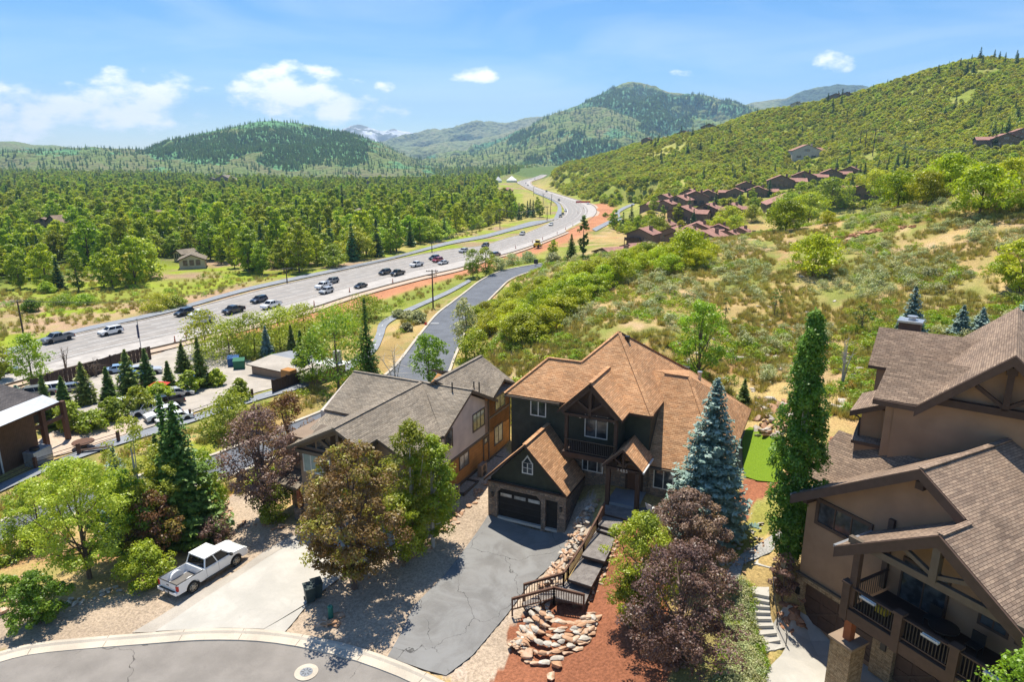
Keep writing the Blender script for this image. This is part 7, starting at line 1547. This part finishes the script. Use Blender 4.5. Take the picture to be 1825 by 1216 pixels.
# ------------------------------------------------------------------ vehicles
PAINT = {}
def paint(c):
    if c not in PAINT:
        t_ = NT('paint_%d' % len(PAINT), .28, .5); t_.col(c); t_.b.inputs['Coat Weight'].default_value = .6; t_.b.inputs['Coat Roughness'].default_value = .05; PAINT[c] = t_.m
    return PAINT[c]
tyre = flat('tyre', (.02,.02,.02), .85); rimm = flat('rim', (.45,.42,.36), .35, .5, .7); lampr = flat('tail_lamp', (.45,.015,.015), .25); lampw = flat('head_lamp', (.75,.75,.72), .15); autoglass = flat('auto_glass', (.008,.009,.011), .05, .35)
_cache = {}
def arc(xc, r, z0, n=9): return [(xc+r*math.cos(t_), z0+r*math.sin(t_)) for t_ in np.linspace(math.pi, 0, n)]
def car_meshes(kind, col):
    key = (kind, col)
    if key in _cache: return _cache[key]
    m = {}; P = paint(col)
    S = {'suv': dict(L=4.8, W=1.9, xr=-1.42, xf=1.42, hood=1.08, tail=1.12, roof=1.75, c=(-2.3, 1.15), rf=(-1.95, .45), zb=.32, wr=.38),
         'sedan': dict(L=4.7, W=1.82, xr=-1.4, xf=1.42, hood=.86, tail=.98, roof=1.42, c=(-1.75, 1.2), rf=(-.95, .35), zb=.25, wr=.34),
         'van': dict(L=5.1, W=2.0, xr=-1.5, xf=1.55, hood=1.15, tail=1.2, roof=1.85, c=(-2.45, 1.7), rf=(-2.3, .8), zb=.3, wr=.36),
         'pickup': dict(L=5.9, W=2.03, xr=-1.75, xf=1.93, hood=1.22, tail=1.25, roof=1.95, c=(-.72, 1.62), rf=(-.52, .88), zb=.5, wr=.45)}[kind]
    h = S['L']/2; wr = S['wr']; W = S['W']/2; zb = S['zb']; zw = wr
    def side(x0, x1, top):
        pts = [(x0, zb)]
        for xc in (S['xr'], S['xf']):
            if x0 < xc-.1 and xc+.1 < x1: pts += [(a, max(b, zb)) for a, b in arc(xc, wr*1.22, zw)]
        return pts+[(x1, zb)]+top
    hd = S['hood']
    if kind == 'pickup':
        top = [(h, zb+.5), (h-.04, hd-.12), (h-.25, hd-.02), (S['c'][1]+.1, hd+.06), (-.75, hd+.06)]
        mb = MB(); pr = [(a, -W, b) for a, b in side(-.75, h, top)]; mb.prism(pr, (0, 2*W, 0)); m['body'] = mb.mesh('body', P, .05)
        bed = MB()
        for s in (-1, 1):
            pr = [(a, s*W, b) for a, b in side(-h, -.75, [(-.75, S['tail']), (-h+.02, S['tail'])])]; bed.prism(pr, (0, -s*.13, 0))
        bed.box(-h, -h+.07, -W+.13, W-.13, .62, S['tail']).box(-.85, -.75, -W+.13, W-.13, .6, S['tail']).box(-h+.07, -.85, -W+.13, W-.13, .6, .68)
        m['bed'] = bed.mesh('bed', P, .02)
        bl = MB(); 
        for s in (-1, 1):
            a = arc(S['xr'], .52, .68, 9); bl.prism([(x, s*(W-.13), z) for x, z in a], (0, -s*.22, 0))
        m['wheel_tub'] = bl.mesh('wheel_tub', P, .02)
        m['bed_liner'] = MB().box(-h+.08, -.86, -W+.36, W-.36, .68, .7).mesh('bed_liner', flat('bed_liner', (.14,.13,.12)))
        m['bed_rail'] = MB().box(-h, -.8, W-.12, W-.02, S['tail'], S['tail']+.025).box(-h, -.8, -W+.02, -W+.12, S['tail'], S['tail']+.025).box(-h, -h+.07, -W+.1, W-.1, S['tail'], S['tail']+.025).mesh('bed_rail', M['dark_metal'])
        m['bumper'] = MB().box(-h-.16, -h+.02, -W+.03, W-.03, .5, .72).box(h-.02, h+.1, -W+.05, W-.05, .5, .78).mesh('bumper', P, .04)
        m['bumper_step'] = MB().box(-h-.15, -h, -.75, .75, .72, .735).box(-h-.165, -h-.15, -.3, .3, .52, .7).mesh('bumper_step', M['dark_metal'])
        m['badge'] = MB().box(-h-.012, -h, -.12, .12, 1.0, 1.08).mesh('badge', M['dark_metal'])
        m['running_board'] = MB().box(-.8, 1.3, W-.02, W+.08, .42, .5).box(-.8, 1.3, -W-.08, -W+.02, .42, .5).mesh('running_board', M['dark_metal'])
        m['tailgate_number'] = MB().box(-h-.17, -h-.165, -.16, .16, .56, .68).mesh('licence_plate', M['white_frame'])
    else:
        top = [(h, zb+.3), (h-.06, hd-.14), (h-.35, hd-.03), (S['c'][1], hd+.05), (S['c'][0], S['tail']+.02), (-h+.05, S['tail']-.05), (-h, zb+.35)]
        mb = MB(); mb.prism([(a, -W, b) for a, b in side(-h, h, top)], (0, 2*W, 0)); m['body'] = mb.mesh('body', P, .07)
        m['bumper'] = MB().box(-h-.06, -h+.05, -W+.08, W-.08, zb, zb+.25).box(h-.05, h+.06, -W+.08, W-.08, zb, zb+.25).mesh('bumper', M['dark_metal'], .03)
    c0, c1 = S['c']; r0, r1 = S['rf']; zt_ = S['roof']; z0 = hd; Wi = W-.05; Wt = W-(.2 if kind == 'pickup' else .26)
    V = [(c0,-Wi,z0),(c1,-Wi,z0),(c1,Wi,z0),(c0,Wi,z0),(r0,-Wt,zt_-.05),(r1,-Wt,zt_-.05),(r1,Wt,zt_-.05),(r0,Wt,zt_-.05)]
    g_ = MB(); g_.v = V; g_.f = [[4,5,6,7],[0,1,5,4],[1,2,6,5],[2,3,7,6],[3,0,4,7]]; m['windows'] = g_.mesh('windows', autoglass)
    rr_ = MB().prism([(r0-.06,-Wt-.04,zt_-.06),(r1+.06,-Wt-.04,zt_-.06),(r1+.06,Wt+.04,zt_-.06),(r0-.06,Wt+.04,zt_-.06)], (0,0,.1)); m['roof'] = rr_.mesh('roof', P, .035)
    pl_ = MB()
    for s in (-1, 1):
        for (xb, xt) in ((c0, r0), (c1, r1), ((c0+c1)/2-.05, (r0+r1)/2-.05)):
            pl_.bar((xb, s*(Wi+.005), z0), (xt, s*(Wt+.01), zt_-.05), .09, .07)
        pl_.bar((c0, s*Wi, z0+.03), (c1, s*Wi, z0+.03), .05, .08)
    m['pillars'] = pl_.mesh('pillars', P)
    m['underbody'] = MB().box(-h+.15, h-.15, -W+.12, W-.12, zb+.02, min(hd-.2, .62)).mesh('underbody', tyre)
    m['mirror'] = MB().box(c1-.25, c1-.08, W-.02, W+.2, z0+.02, z0+.22).box(c1-.25, c1-.08, -W-.2, -W+.02, z0+.02, z0+.22).mesh('mirror', P if kind != 'pickup' else M['dark_metal'], .02)
    m['taillight'] = MB().box(-h-.015, -h+.1, W-.2, W+.012, hd-.42 if kind != 'pickup' else .78, hd-.1 if kind != 'pickup' else 1.18).mesh('taillight', lampr, .02)
    m['taillight2'] = MB().box(-h-.015, -h+.1, -W-.012, -W+.2, hd-.42 if kind != 'pickup' else .78, hd-.1 if kind != 'pickup' else 1.18).mesh('taillight', lampr, .02)
    m['headlight'] = MB().box(h-.16, h+.015, W-.4, W+.01, hd-.36, hd-.14).mesh('headlight', lampw, .02)
    m['headlight2'] = MB().box(h-.16, h+.015, -W-.01, -W+.4, hd-.36, hd-.14).mesh('headlight', lampw, .02)
    m['grille'] = MB().box(h-.03, h+.02, -W+.42, W-.42, zb+.18, hd-.16).mesh('grille', M['dark_metal'])
    m['handle'] = MB().box(-.1,.12,W,W+.025,hd-.1,hd-.06).box(.85,1.07,W,W+.025,hd-.1,hd-.06).box(-.1,.12,-W-.025,-W,hd-.1,hd-.06).box(.85,1.07,-W-.025,-W,hd-.1,hd-.06).mesh('handle', P)
    m['door_seam'] = MB().box(.4,.415,W-.01,W+.004,zb+.1,hd).box(.4,.415,-W-.004,-W+.01,zb+.1,hd).box(-.62,-.605,W-.01,W+.004,zb+.1,hd).box(-.62,-.605,-W-.004,-W+.01,zb+.1,hd).mesh('door_seam', M['dark_metal'])
    tw = MB().tube([(0,-.13,0),(0,.13,0)], wr, 22).mesh('wheel', tyre); rm = MB()
    rm.tube([(0,.1,0),(0,.138,0)], wr*.2, 10)
    for k in range(6): a = k*math.pi/3; rm.bar((0,.125,0), (math.cos(a)*wr*.62,.125,math.sin(a)*wr*.62), .03, wr*.26, up=(0,1,0))
    rm.tube([(0,.118,0),(0,.134,0)], wr*.40, 18)
    rg = [(math.cos(t_)*wr*.62, .128, math.sin(t_)*wr*.62) for t_ in np.linspace(0, 2*math.pi, 19)]; rm.tube(rg, .022, 5, cap=False)
    m['_w'] = tw; m['_r'] = rm.mesh('rim', rimm); m['_S'] = S; _cache[key] = m; return m
def car(P, head, kind, col, label, cat=None, group=None, small=False, pitch=0.0, roll=0.0):
    m = car_meshes(kind, col); S = m['_S']; c = empty('parked_car' if group and 'park' in group else 'car', P, head); tag(c, label, cat or {'suv': 'suv', 'sedan': 'car', 'van': 'van', 'pickup': 'pickup truck'}[kind], group)
    c.rotation_euler = (roll, pitch, head); c.scale = (.86,)*3 if small else (.95,)*3; c.name = {'suv': 'suv', 'sedan': 'sedan', 'van': 'van', 'pickup': 'pickup_truck'}[kind]
    skip = ('handle', 'door_seam', 'badge', 'bumper_step', 'tailgate_number', 'grille') if small else ()
    for k, me in m.items():
        if k[0] == '_' or k in skip: continue
        link(me.name.split('.')[0], me, c)
    for x in (S['xr'], S['xf']):
        for s in (-1, 1):
            w_ = link('wheel', m['_w'], c); w_.location = (x, s*(S['W']/2-.14), S['wr']); w_.rotation_euler = (0, 0, 0 if s > 0 else math.pi)
            if not small: link('rim', m['_r'], w_)
    return c
WHITE = (.80,.80,.79); BLK = (.015,.016,.018); GREY = (.16,.17,.18); SIL = (.45,.46,.47); RED = (.35,.02,.03); NAVY = (.02,.03,.06); BLUE = (.05,.16,.40); LBLU = (.25,.38,.55)
# near white pickup (kept to its marks: rear wheel and front wheel contact)
pr_, pf_ = G(345,1057), G(424,1008); hd_ = math.atan2(pf_[1]-pr_[1], pf_[0]-pr_[0]); mid = (pr_+pf_)/2; nv = np.array([-math.sin(hd_), math.cos(hd_), 0]); mid = mid+nv*.95-np.array([math.cos(hd_), math.sin(hd_), 0])*.09
mid[2] = hz1(mid[0], mid[1])+.05; pk = car(mid, hd_, 'pickup', WHITE, 'white crew cab pickup parked on the gravel strip with its tail towards the street', pitch=-math.atan2(pf_[2]-pr_[2], 3.6))
_hc = (HWL+HWR)/2; _hs = np.diff(_hc, axis=0)
def hdir(P): i = int(np.argmin(np.hypot(_hc[:-1, 0]-P[0], _hc[:-1, 1]-P[1]))); return math.atan2(_hs[i, 1], _hs[i, 0])
CARS = [(104,609,'pickup',GREY,1,'grey pickup with a bed cap, leftmost vehicle on the highway'),(198,596,'suv',WHITE,1,'white suv alone near the left end of the highway'),(329,562,'suv',BLK,1,'dark suv touching the white one behind the willow clump'),(354,563,'sedan',WHITE,1,'white hatchback directly right of the dark suv'),(360,578,'pickup',SIL,1,'silver pickup partly hidden by the willows'),(417,558,'pickup',BLK,1,'black pickup in the middle lane above the willows'),(462,539,'suv',NAVY,1,'dark blue wagon near the far edge of the highway'),(484,549,'pickup',WHITE,1,'white pickup just right of the dark blue wagon'),
        (592,505,'suv',GREY,1,'dark grey suv at the far edge left of the road centre'),(577,514,'pickup',WHITE,1,'white pickup behind the dark grey suv in the next lane'),(582,523,'suv',SIL,1,'silver suv below the white pickup near the concrete shoulder'),(643,513,'sedan',BLK,1,'black low sedan alone in the near lane'),(686,489,'suv',BLK,1,'black boxy suv beside the black pickup'),(709,491,'pickup',BLK,1,'black pickup right of the boxy suv'),(743,475,'pickup',WHITE,1,'white pickup with a ladder rack in the middle lane'),(774,463,'suv',NAVY,1,'dark suv just left of the red car'),(780,467,'suv',RED,1,'red suv, the only red car on the road'),(790,471,'sedan',SIL,1,'silver sedan beside the red suv'),
        (826,450,'suv',SIL,1,'silver suv ahead of the red car near the far kerb'),(865,440,'suv',NAVY,1,'dark blue suv before the bend at the far kerb'),(883,457,'van',GREY,-1,'grey van near the concrete shoulder before the bend'),(931,419,'suv',SIL,1,'grey suv entering the bend at the inner kerb'),(982,402,'suv',WHITE,1,'white car in the bend beside the gravel side road'),(999,387,'suv',GREY,1,'dark car in the bend, nearer of a close pair'),(1003,383,'sedan',BLK,1,'dark car in the bend, farther of a close pair'),(1008,377,'suv',WHITE,1,'white car on the inside of the bend beyond the dark pair'),(996,358,'suv',GREY,1,'grey car beyond the bend'),(1048,364,'sedan',WHITE,1,'white car near the red barrier at the outer bend'),(974,342,'suv',BLK,1,'dark car on the far straight'),(941,331,'suv',GREY,1,'dark car at the far end, lower of the last few'),(937,327,'sedan',SIL,1,'pale car at the far end of the highway'),(953,320,'suv',WHITE,1,'farthest pale car on the highway')]
for u, v, kd, cl_, s, lab in CARS:
    P = PZ(u, v, HW_Z+.03); car(P, hdir(P)+(math.pi if s > 0 else 0), kd, cl_, lab, small=True)
LOTC = [(104,700,'suv',WHITE,.5,'white suv behind the left lot conifers'),(74,706,'suv',GREY,.5,'dark suv left of the white one behind the conifers'),(132,698,'sedan',GREY,.5,'grey car right of the white suv behind the conifers'),(214,664,'sedan',LBLU,.45,'pale blue car beside the dark lot fence'),(240,676,'sedan',BLUE,.45,'blue car, mostly hidden between two lot conifers'),(262,668,'suv',SIL,.45,'silver car right of the hidden blue one'),(358,684,'sedan',BLUE,.45,'bright blue car at the foot of the tallest lot conifer'),(222,726,'sedan',WHITE,.5,'white car half under the island bushes'),(318,706,'sedan',SIL,.4,'silver car under the right island bushes'),
        (262,738,'suv',WHITE,3.9,'white suv in the near lot row with dark windows'),(290,728,'pickup',BLK,3.9,'black pickup in the near lot row'),(292,746,'suv',WHITE,3.9,'white suv in the near lot row, right of the black pickup'),(312,752,'sedan',WHITE,3.9,'white low car in the near lot row, the last one'),(5,668,'suv',GREY,.5,'dark vehicle at the left edge by the highway lot')]
for u, v, kd, cl_, a, lab in LOTC:
    P = G(u, v); car(P, a, kd, cl_, lab, small=True)
# ------------------------------------------------------------------ road furniture
cm = MB().tube([(0,0,0),(0,0,.05)], .28, 8).mesh('base', M['dark_metal']); cb2 = MB().tube([(0,0,.05),(0,0,1.1)], [.13,.09], 8); cbm = cb2.mesh('drum', flat('cone_orange', (.55,.11,.03), .6)); cs2 = MB().tube([(0,0,.7),(0,0,.85)], [.122,.117], 8).mesh('band', M['white_frame'])
CN = [(312,610),(332,602),(503,572),(623,521),(700,504),(777,487),(919,443),(949,433),(967,427),(993,417),(1008,409),(1021,403),(1030,380),(1040,372),(1046,377),(1028,362),(1035,363),(955,338),(1000,352),(560,545)]
for u, v in CN:
    P = PZ(u, v, HW_Z+.04); c = empty('traffic_cone', P); tag(c, 'slim orange channelizer post standing on the highway', 'traffic cone', 'channelizer posts along the highway works'); link('base', cm, c); link('drum', cbm, c); link('band', cs2, c)
# roller
P = PZ(958,441,HW_Z+.05); rl_ = empty('road_roller', P, hdir(P)); tag(rl_, 'yellow road roller parked by the concrete shoulder', 'road roller')
YL = flat('machine_yellow', (.62,.50,.05), .45)
MB().box(-1.9,1.2,-.9,.9,.7,1.7).build('body', YL, rl_, .08); MB().tube([(1.9,-1.0,.75),(1.9,1.0,.75)], .75, 18).build('drum', M['metal'], rl_); MB().box(1.1,2.5,-1.15,-1.02,.6,1.0).box(1.1,2.5,1.02,1.15,.6,1.0).build('drum_frame', YL, rl_)
for s in (-1,1): MB().tube([(-1.3,s*.75-.2,.7),(-1.3,s*.75+.2,.7)], .7, 16).build('wheel', tyre, rl_)
MB().box(-.6,.7,-.7,.7,1.7,2.6).build('cab', autoglass, rl_); MB().box(-.7,.8,-.8,.8,2.6,2.72).build('cab_roof', YL, rl_, .03)
bz = empty('red_barrier', PZ(1048,362,HW_Z)); tag(bz, 'red mesh barrier at the outer side of the highway bend', 'barrier'); RM = flat('barrier_red', (.55,.05,.03), .7)
for k in range(3): MB().box(k*3.6-9,k*3.6-5.7,-.1,.1,.3,1.6).build('panel', RM, bz)
for k in range(4): MB().box(k*3.6-9.2,k*3.6-9.0,-.1,.1,0,1.8).build('post', M['dark_metal'], bz)
# ------------------------------------------------------------------ poles and wires
def pole(u, v, vtop, arms, label, name='utility_pole', group=None, r=.15, P=None):
    P = G(u, v) if P is None else P; h = htop(P, vtop); c = empty(name, P); tag(c, label, 'pole', group); MB().tube([(0,0,-.5),(0,0,h)], [r*1.2,r*.8], 8).build('shaft', M['pole'], c)
    d = math.atan2(P[1], P[0])
    for k, (zo, w) in enumerate(arms):
        MB().bar((-w/2,0,h-zo), (w/2,0,h-zo), .12, .14).build('crossarm', M['pole'], c)
        for x in (-w/2+.1, -w/4, w/4, w/2-.1): MB().tube([(x,0,h-zo+.07),(x,0,h-zo+.25)], .05, 5).build('insulator', M['metal'], c)
    return P+np.array([0,0,h]), c
tops = {}
tops['a'], _ = pole(43,602,535,[(.3,2.4)],'tall utility pole with a short crossarm at the left edge of the highway')
tops['b'], _ = pole(772,549,481,[(.3,2.6),(1.2,2.0)],'utility pole with two crossarms beside the trail')
tops['c'], _ = pole(512,506,478,[(.3,2.0)],'utility pole at the wood edge across the highway, left one'); tops['d'], _ = pole(770,451,433,[(.3,2.0)],'utility pole at the wood edge across the highway, middle one')
tops['e'], _ = pole(975,394,368,[(.3,2.0)],'thicker utility pole inside the highway bend'); tops['f'], _ = pole(981,383,360,[(.3,2.0)],'second utility pole inside the highway bend'); tops['g'], _ = pole(968,366,345,[(.3,2.0)],'third utility pole up the inside of the bend')
tops['h'], _ = pole(983,366,346,[(.3,2.0)],'utility pole across from the third one in the bend'); tops['i'], _ = pole(891,408,373,[(.3,1.8)],'thin utility pole in the trees before the bend'); tops['j'], _ = pole(951,350,333,[(.3,1.8)],'farthest utility pole of the bend row')
for u, v, vt, k in ((1540,275,232,'k'),(1555,278,228,'l'),(1531,268,234,'m')): tops[k], _ = pole(u, v, vt, [(.6,5.0)], 'tall timber power line pole of the pair on the hillside', 'power_pole', 'power poles on the hillside', .3)
def wires(A, Bp, label, offs=(-.9,.9,0), sag=1.6, name='power_line', r=.016, n=12):
    root = empty(name, A); tag(root, label, 'wire'); rd = r*max(1, np.linalg.norm((A+Bp)/2-CAM)/130)
    for o in offs:
        d = Bp-A; pr = np.array([d[1], -d[0], 0]); pr /= np.linalg.norm(pr)+1e-9; pts = []
        for i in range(n+1): t_ = i/n; pts.append(A-A+d*t_+pr*o-np.array([0,0,4*sag*t_*(1-t_)]))
        MB().tube(pts, rd, 3).build('wire', M['dark_metal'], root)
wires(tops['a'], tops['c'], 'power lines crossing the meadow from the left edge pole to the wood edge', sag=3.5); wires(PZ(-140,640,HW_Z)+np.array([0,0,11]), tops['a'], 'power lines entering at the left edge of the photo', sag=1.5)
wires(tops['c'], tops['d'], 'power lines along the wood edge above the highway', sag=3); wires(tops['d'], tops['i'], 'power lines from the middle wood edge pole to the thin pole', sag=2); wires(tops['i'], tops['e'], 'power lines from the thin pole to the bend', sag=2); wires(tops['e'], tops['g'], 'power lines up the inside of the bend', sag=1.5)
wires(tops['l'], PY(1835,240,330), 'power lines sweeping across the hillside to the right edge', offs=(-3,0,3), sag=12, n=20); wires(tops['k'], PY(1835,228,335), 'upper power lines sweeping to the right edge', offs=(0,2), sag=12, n=20)
# flag pole by the lot
P = G(254,640); h = htop(P, 570); fp = empty('flag_pole', P); tag(fp, 'thin grey flag pole with a drooping dark flag beside the highway', 'flag pole'); MB().tube([(0,0,0),(0,0,h)], .07, 6).build('shaft', M['metal'], fp); MB().box(0,.08,-.5,.0,h-3,h-.8).build('flag', flat('flag_cloth', (.05,.06,.12)), fp); MB().tube([(0,0,h),(0,0,h+.15)], .12, 8).build('finial', M['metal'], fp)
# ------------------------------------------------------------------ fences, lot things
def fence(pxs, h, name, label, slat=None, post=2.6, mat='rail_wood', rails=(), pw=.2, board=None):
    P = smooth_poly([G(u, v) for u, v in pxs], .5); s = np.concatenate([[0], np.cumsum(np.linalg.norm(np.diff(P[:, :2], axis=0), axis=1))]); root = empty(name, P[0]); tag(root, label, 'fence'); o = P[0]
    at = lambda d: np.array([np.interp(d, s, P[:, i]) for i in range(3)])-o
    for d in np.arange(0, s[-1]+.1, post): p = at(d); MB().box(p[0]-pw/2,p[0]+pw/2,p[1]-pw/2,p[1]+pw/2,p[2]-.3,p[2]+h+.12).build('post', M[mat], root)
    for z in rails:
        dd_ = np.arange(0, s[-1], post)
        for a, b in zip(dd_[:-1], dd_[1:]): MB().bar(at(a)+[0,0,z], at(b)+[0,0,z], .03, .05).build('rail', M['dark_metal'] if slat is None else M[mat], root)
    if board:
        for d in np.arange(0, s[-1]-board, board): MB().bar(at(d)+[0,0,h*.5], at(d+board*.94)+[0,0,h*.5], .04, h*random.uniform(.94,1)).build('board', M[mat], root)
fence([(60,705),(110,688),(165,672),(215,655),(275,640)], 2.3, 'board_fence', 'tall dark board fence between the lot and the highway', board=.62, mat='dark_wood')
fence([(487,702),(520,690),(548,680),(556,676)], 1.9, 'board_fence', 'dark board fence beside the trail in front of the shed', board=.5, mat='dark_wood')
fence([(-5,870),(22,856),(75,833),(140,812),(195,795),(214,788)], 1.2, 'wire_fence', 'post and rail fence along the trail beside the sand court', rails=(.35,.75,1.1), post=4.2, pw=.28)
fence([(340,748),(378,735),(430,716),(487,702)], 1.2, 'wire_fence', 'post and rail fence along the trail below the lot entrance', rails=(.35,.75,1.1), post=4.5, pw=.22)
sdm = NT('sand', .95, .1); sdm.col(sdm.mix(sdm.rng(sdm.noise(5,5),.3,.7), (.44,.34,.26), (.56,.45,.36))); M['sand'] = sdm.m
SHEETS.clear(); sheet('sand_court', [(62,822),(60,790),(90,775),(170,752),(215,738),(235,752),(225,775),(150,802),(100,815)], 'sand', .12); build_surfaces()
cw_ = empty('curb_wall', G(180,750)); tag(cw_, 'low brown block wall at the top corner of the sand court', 'wall'); o0 = np.array(cw_.location)
for a, b in (((178,752),(202,742)),((202,742),(216,752))): MB().bar(G(*a)-o0+[0,0,.3], G(*b)-o0+[0,0,.3], .35, .8).build('wall_panel', M['tan_stucco'], cw_)
ft = empty('spool_table', G(150,800)); tag(ft, 'round brown spool table beside the trail fence', 'table'); MB().tube([(0,0,.75),(0,0,.83)], 1.1, 18).build('tabletop', M['rail_wood'], ft); MB().tube([(0,0,0),(0,0,.75)], .3, 10).build('pedestal', M['dark_wood'], ft); MB().tube([(0,0,0),(0,0,.06)], .7, 14).build('base', M['dark_wood'], ft)
bn = empty('bench', G(172,806), .4); tag(bn, 'dark timber bench right of the round spool table', 'bench'); MB().box(-1.6,1.6,-.25,.25,.4,.48).build('seat', M['dark_wood'], bn); MB().box(-1.3,-1.2,-.2,.2,0,.4).build('leg', M['dark_wood'], bn); MB().box(1.2,1.3,-.2,.2,0,.4).build('leg', M['dark_wood'], bn)
BLm = flat('dumpster_blue', (.02,.09,.25), .5); GRm = flat('dumpster_green', (.02,.13,.07), .5)
for (u, v, mt, lab) in ((417,652,BLm,'blue dumpster, left one of the two by the willows'),(427,657,GRm,'green dumpster, right one of the two by the willows')):
    d_ = empty('dumpster', G(u, v), .3); tag(d_, lab, 'dumpster'); MB().prism([(-.8,-.7,.1),(.8,-.7,.1),(.8,-.7,1.3),(-.8,-.7,1.3)], (0,1.4,0)).build('bin', mt, d_, .03); MB().prism([(-.85,-.75,1.3),(.85,-.75,1.3),(.85,.75,1.5),(-.85,.75,1.5)], (0,0,.06)).build('lid', mt, d_)
    for x in (-.84,.8): MB().box(x,x+.06,-.3,.3,.7,.85).build('fork_pocket', M['dark_metal'], d_)
rc = empty('red_canopy', G(286,710)); tag(rc, 'small bright red canopy under the lot island bushes', 'canopy'); MB().poly([(-1.1,-1,1.9),(1.1,-1,1.9),(0,0,2.4)]).poly([(1.1,-1,1.9),(1.1,1,1.9),(0,0,2.4)]).poly([(1.1,1,1.9),(-1.1,1,1.9),(0,0,2.4)]).poly([(-1.1,1,1.9),(-1.1,-1,1.9),(0,0,2.4)]).build('cloth', RM, rc)
for x in (-1,1):
    for y in (-.9,.9): MB().box(x-.03,x+.03,y-.03,y+.03,0,1.9).build('leg', M['dark_metal'], rc)
# bins, pedestal, manhole, hydrant, sign
for u, v, lab in ((553,1072,'dark green wheeled bin in the tree shade, nearest the driveway'),(566,1064,'dark wheeled bin right behind the nearest one in the shade')):
    b_ = empty('wheeled_bin', G(u, v)+np.array([0,0,.02]), .5); tag(b_, lab, 'bin'); mt = flat('bin_plastic', (.03,.05,.05), .5)
    mb = MB(); mb.v = [(-.25,-.28,.05),(.25,-.28,.05),(.25,.28,.05),(-.25,.28,.05),(-.33,-.36,1.05),(.33,-.36,1.05),(.33,.36,1.05),(-.33,.36,1.05)]; mb.f = [[0,3,2,1],[4,5,6,7],[0,1,5,4],[1,2,6,5],[2,3,7,6],[3,0,4,7]]; mb.build('body', mt, b_, .03)
    MB().prism([(-.36,-.4,1.05),(.36,-.4,1.05),(.36,.42,1.12),(-.36,.42,1.12)], (0,0,.05)).build('lid', mt, b_, .02)
    for x in (-.3,.3): MB().tube([(x-.03,.3,.12),(x+.03,.3,.12)], .12, 10).build('wheel', tyre, b_)
gp_ = empty('utility_pedestal', G(590,1103)); tag(gp_, 'round green utility pedestal standing in the gravel by the boulders', 'utility box'); MB().tube([(0,0,0),(0,0,.85)], .16, 14).build('body', flat('pedestal_green', (.03,.16,.12), .5), gp_); MB().tube([(0,0,.85),(0,0,.92)], [.175,.12], 14).build('cap', flat('cap_green', (.04,.2,.15), .5), gp_)
mh_ = empty('manhole', G(546,1200)+np.array([0,0,.03])); tag(mh_, 'round manhole cover set in a concrete collar in the street', 'manhole cover'); MB().tube([(0,0,0),(0,0,.02)], .66, 32).build('collar', M['kerbc'], mh_); cv = MB().tube([(0,0,.02),(0,0,.03)], .36, 28).build('cover', M['path'], mh_)
for a in range(8): MB().bar((.12*math.cos(a*.785),.12*math.sin(a*.785),.034),(.3*math.cos(a*.785),.3*math.sin(a*.785),.034),.03,.01).build('rib', M['dark_metal'], cv)
hy = empty('fire_hydrant', G(759,583)); tag(hy, 'red fire hydrant beside the kerb of the frontage road', 'hydrant'); MB().tube([(0,0,0),(0,0,.75),(0,0,.95)], [.17,.17,.08], 10).build('body', RM, hy); MB().tube([(-.3,0,.55),(.3,0,.55)], .09, 8).build('outlet', RM, hy)
sg = empty('road_sign', PZ(955,474,-3.0)); tag(sg, 'small dark box sign at the end of the frontage road', 'sign'); MB().box(-.6,.6,-.1,.1,.6,1.9).build('panel', M['dark_metal'], sg); MB().box(-.05,.05,-.05,.05,0,.6).build('post', M['dark_metal'], sg)
mb_ = MB(); pA = PZ(778,600,-3.4); mb_.box(-.8,.8,-.15,.15,0,.01); q = mb_.build('road_marking', M['paint']); q.location = PZ(775,577,-3.42)+np.array([0,0,.02]); tag(q, kind='structure')
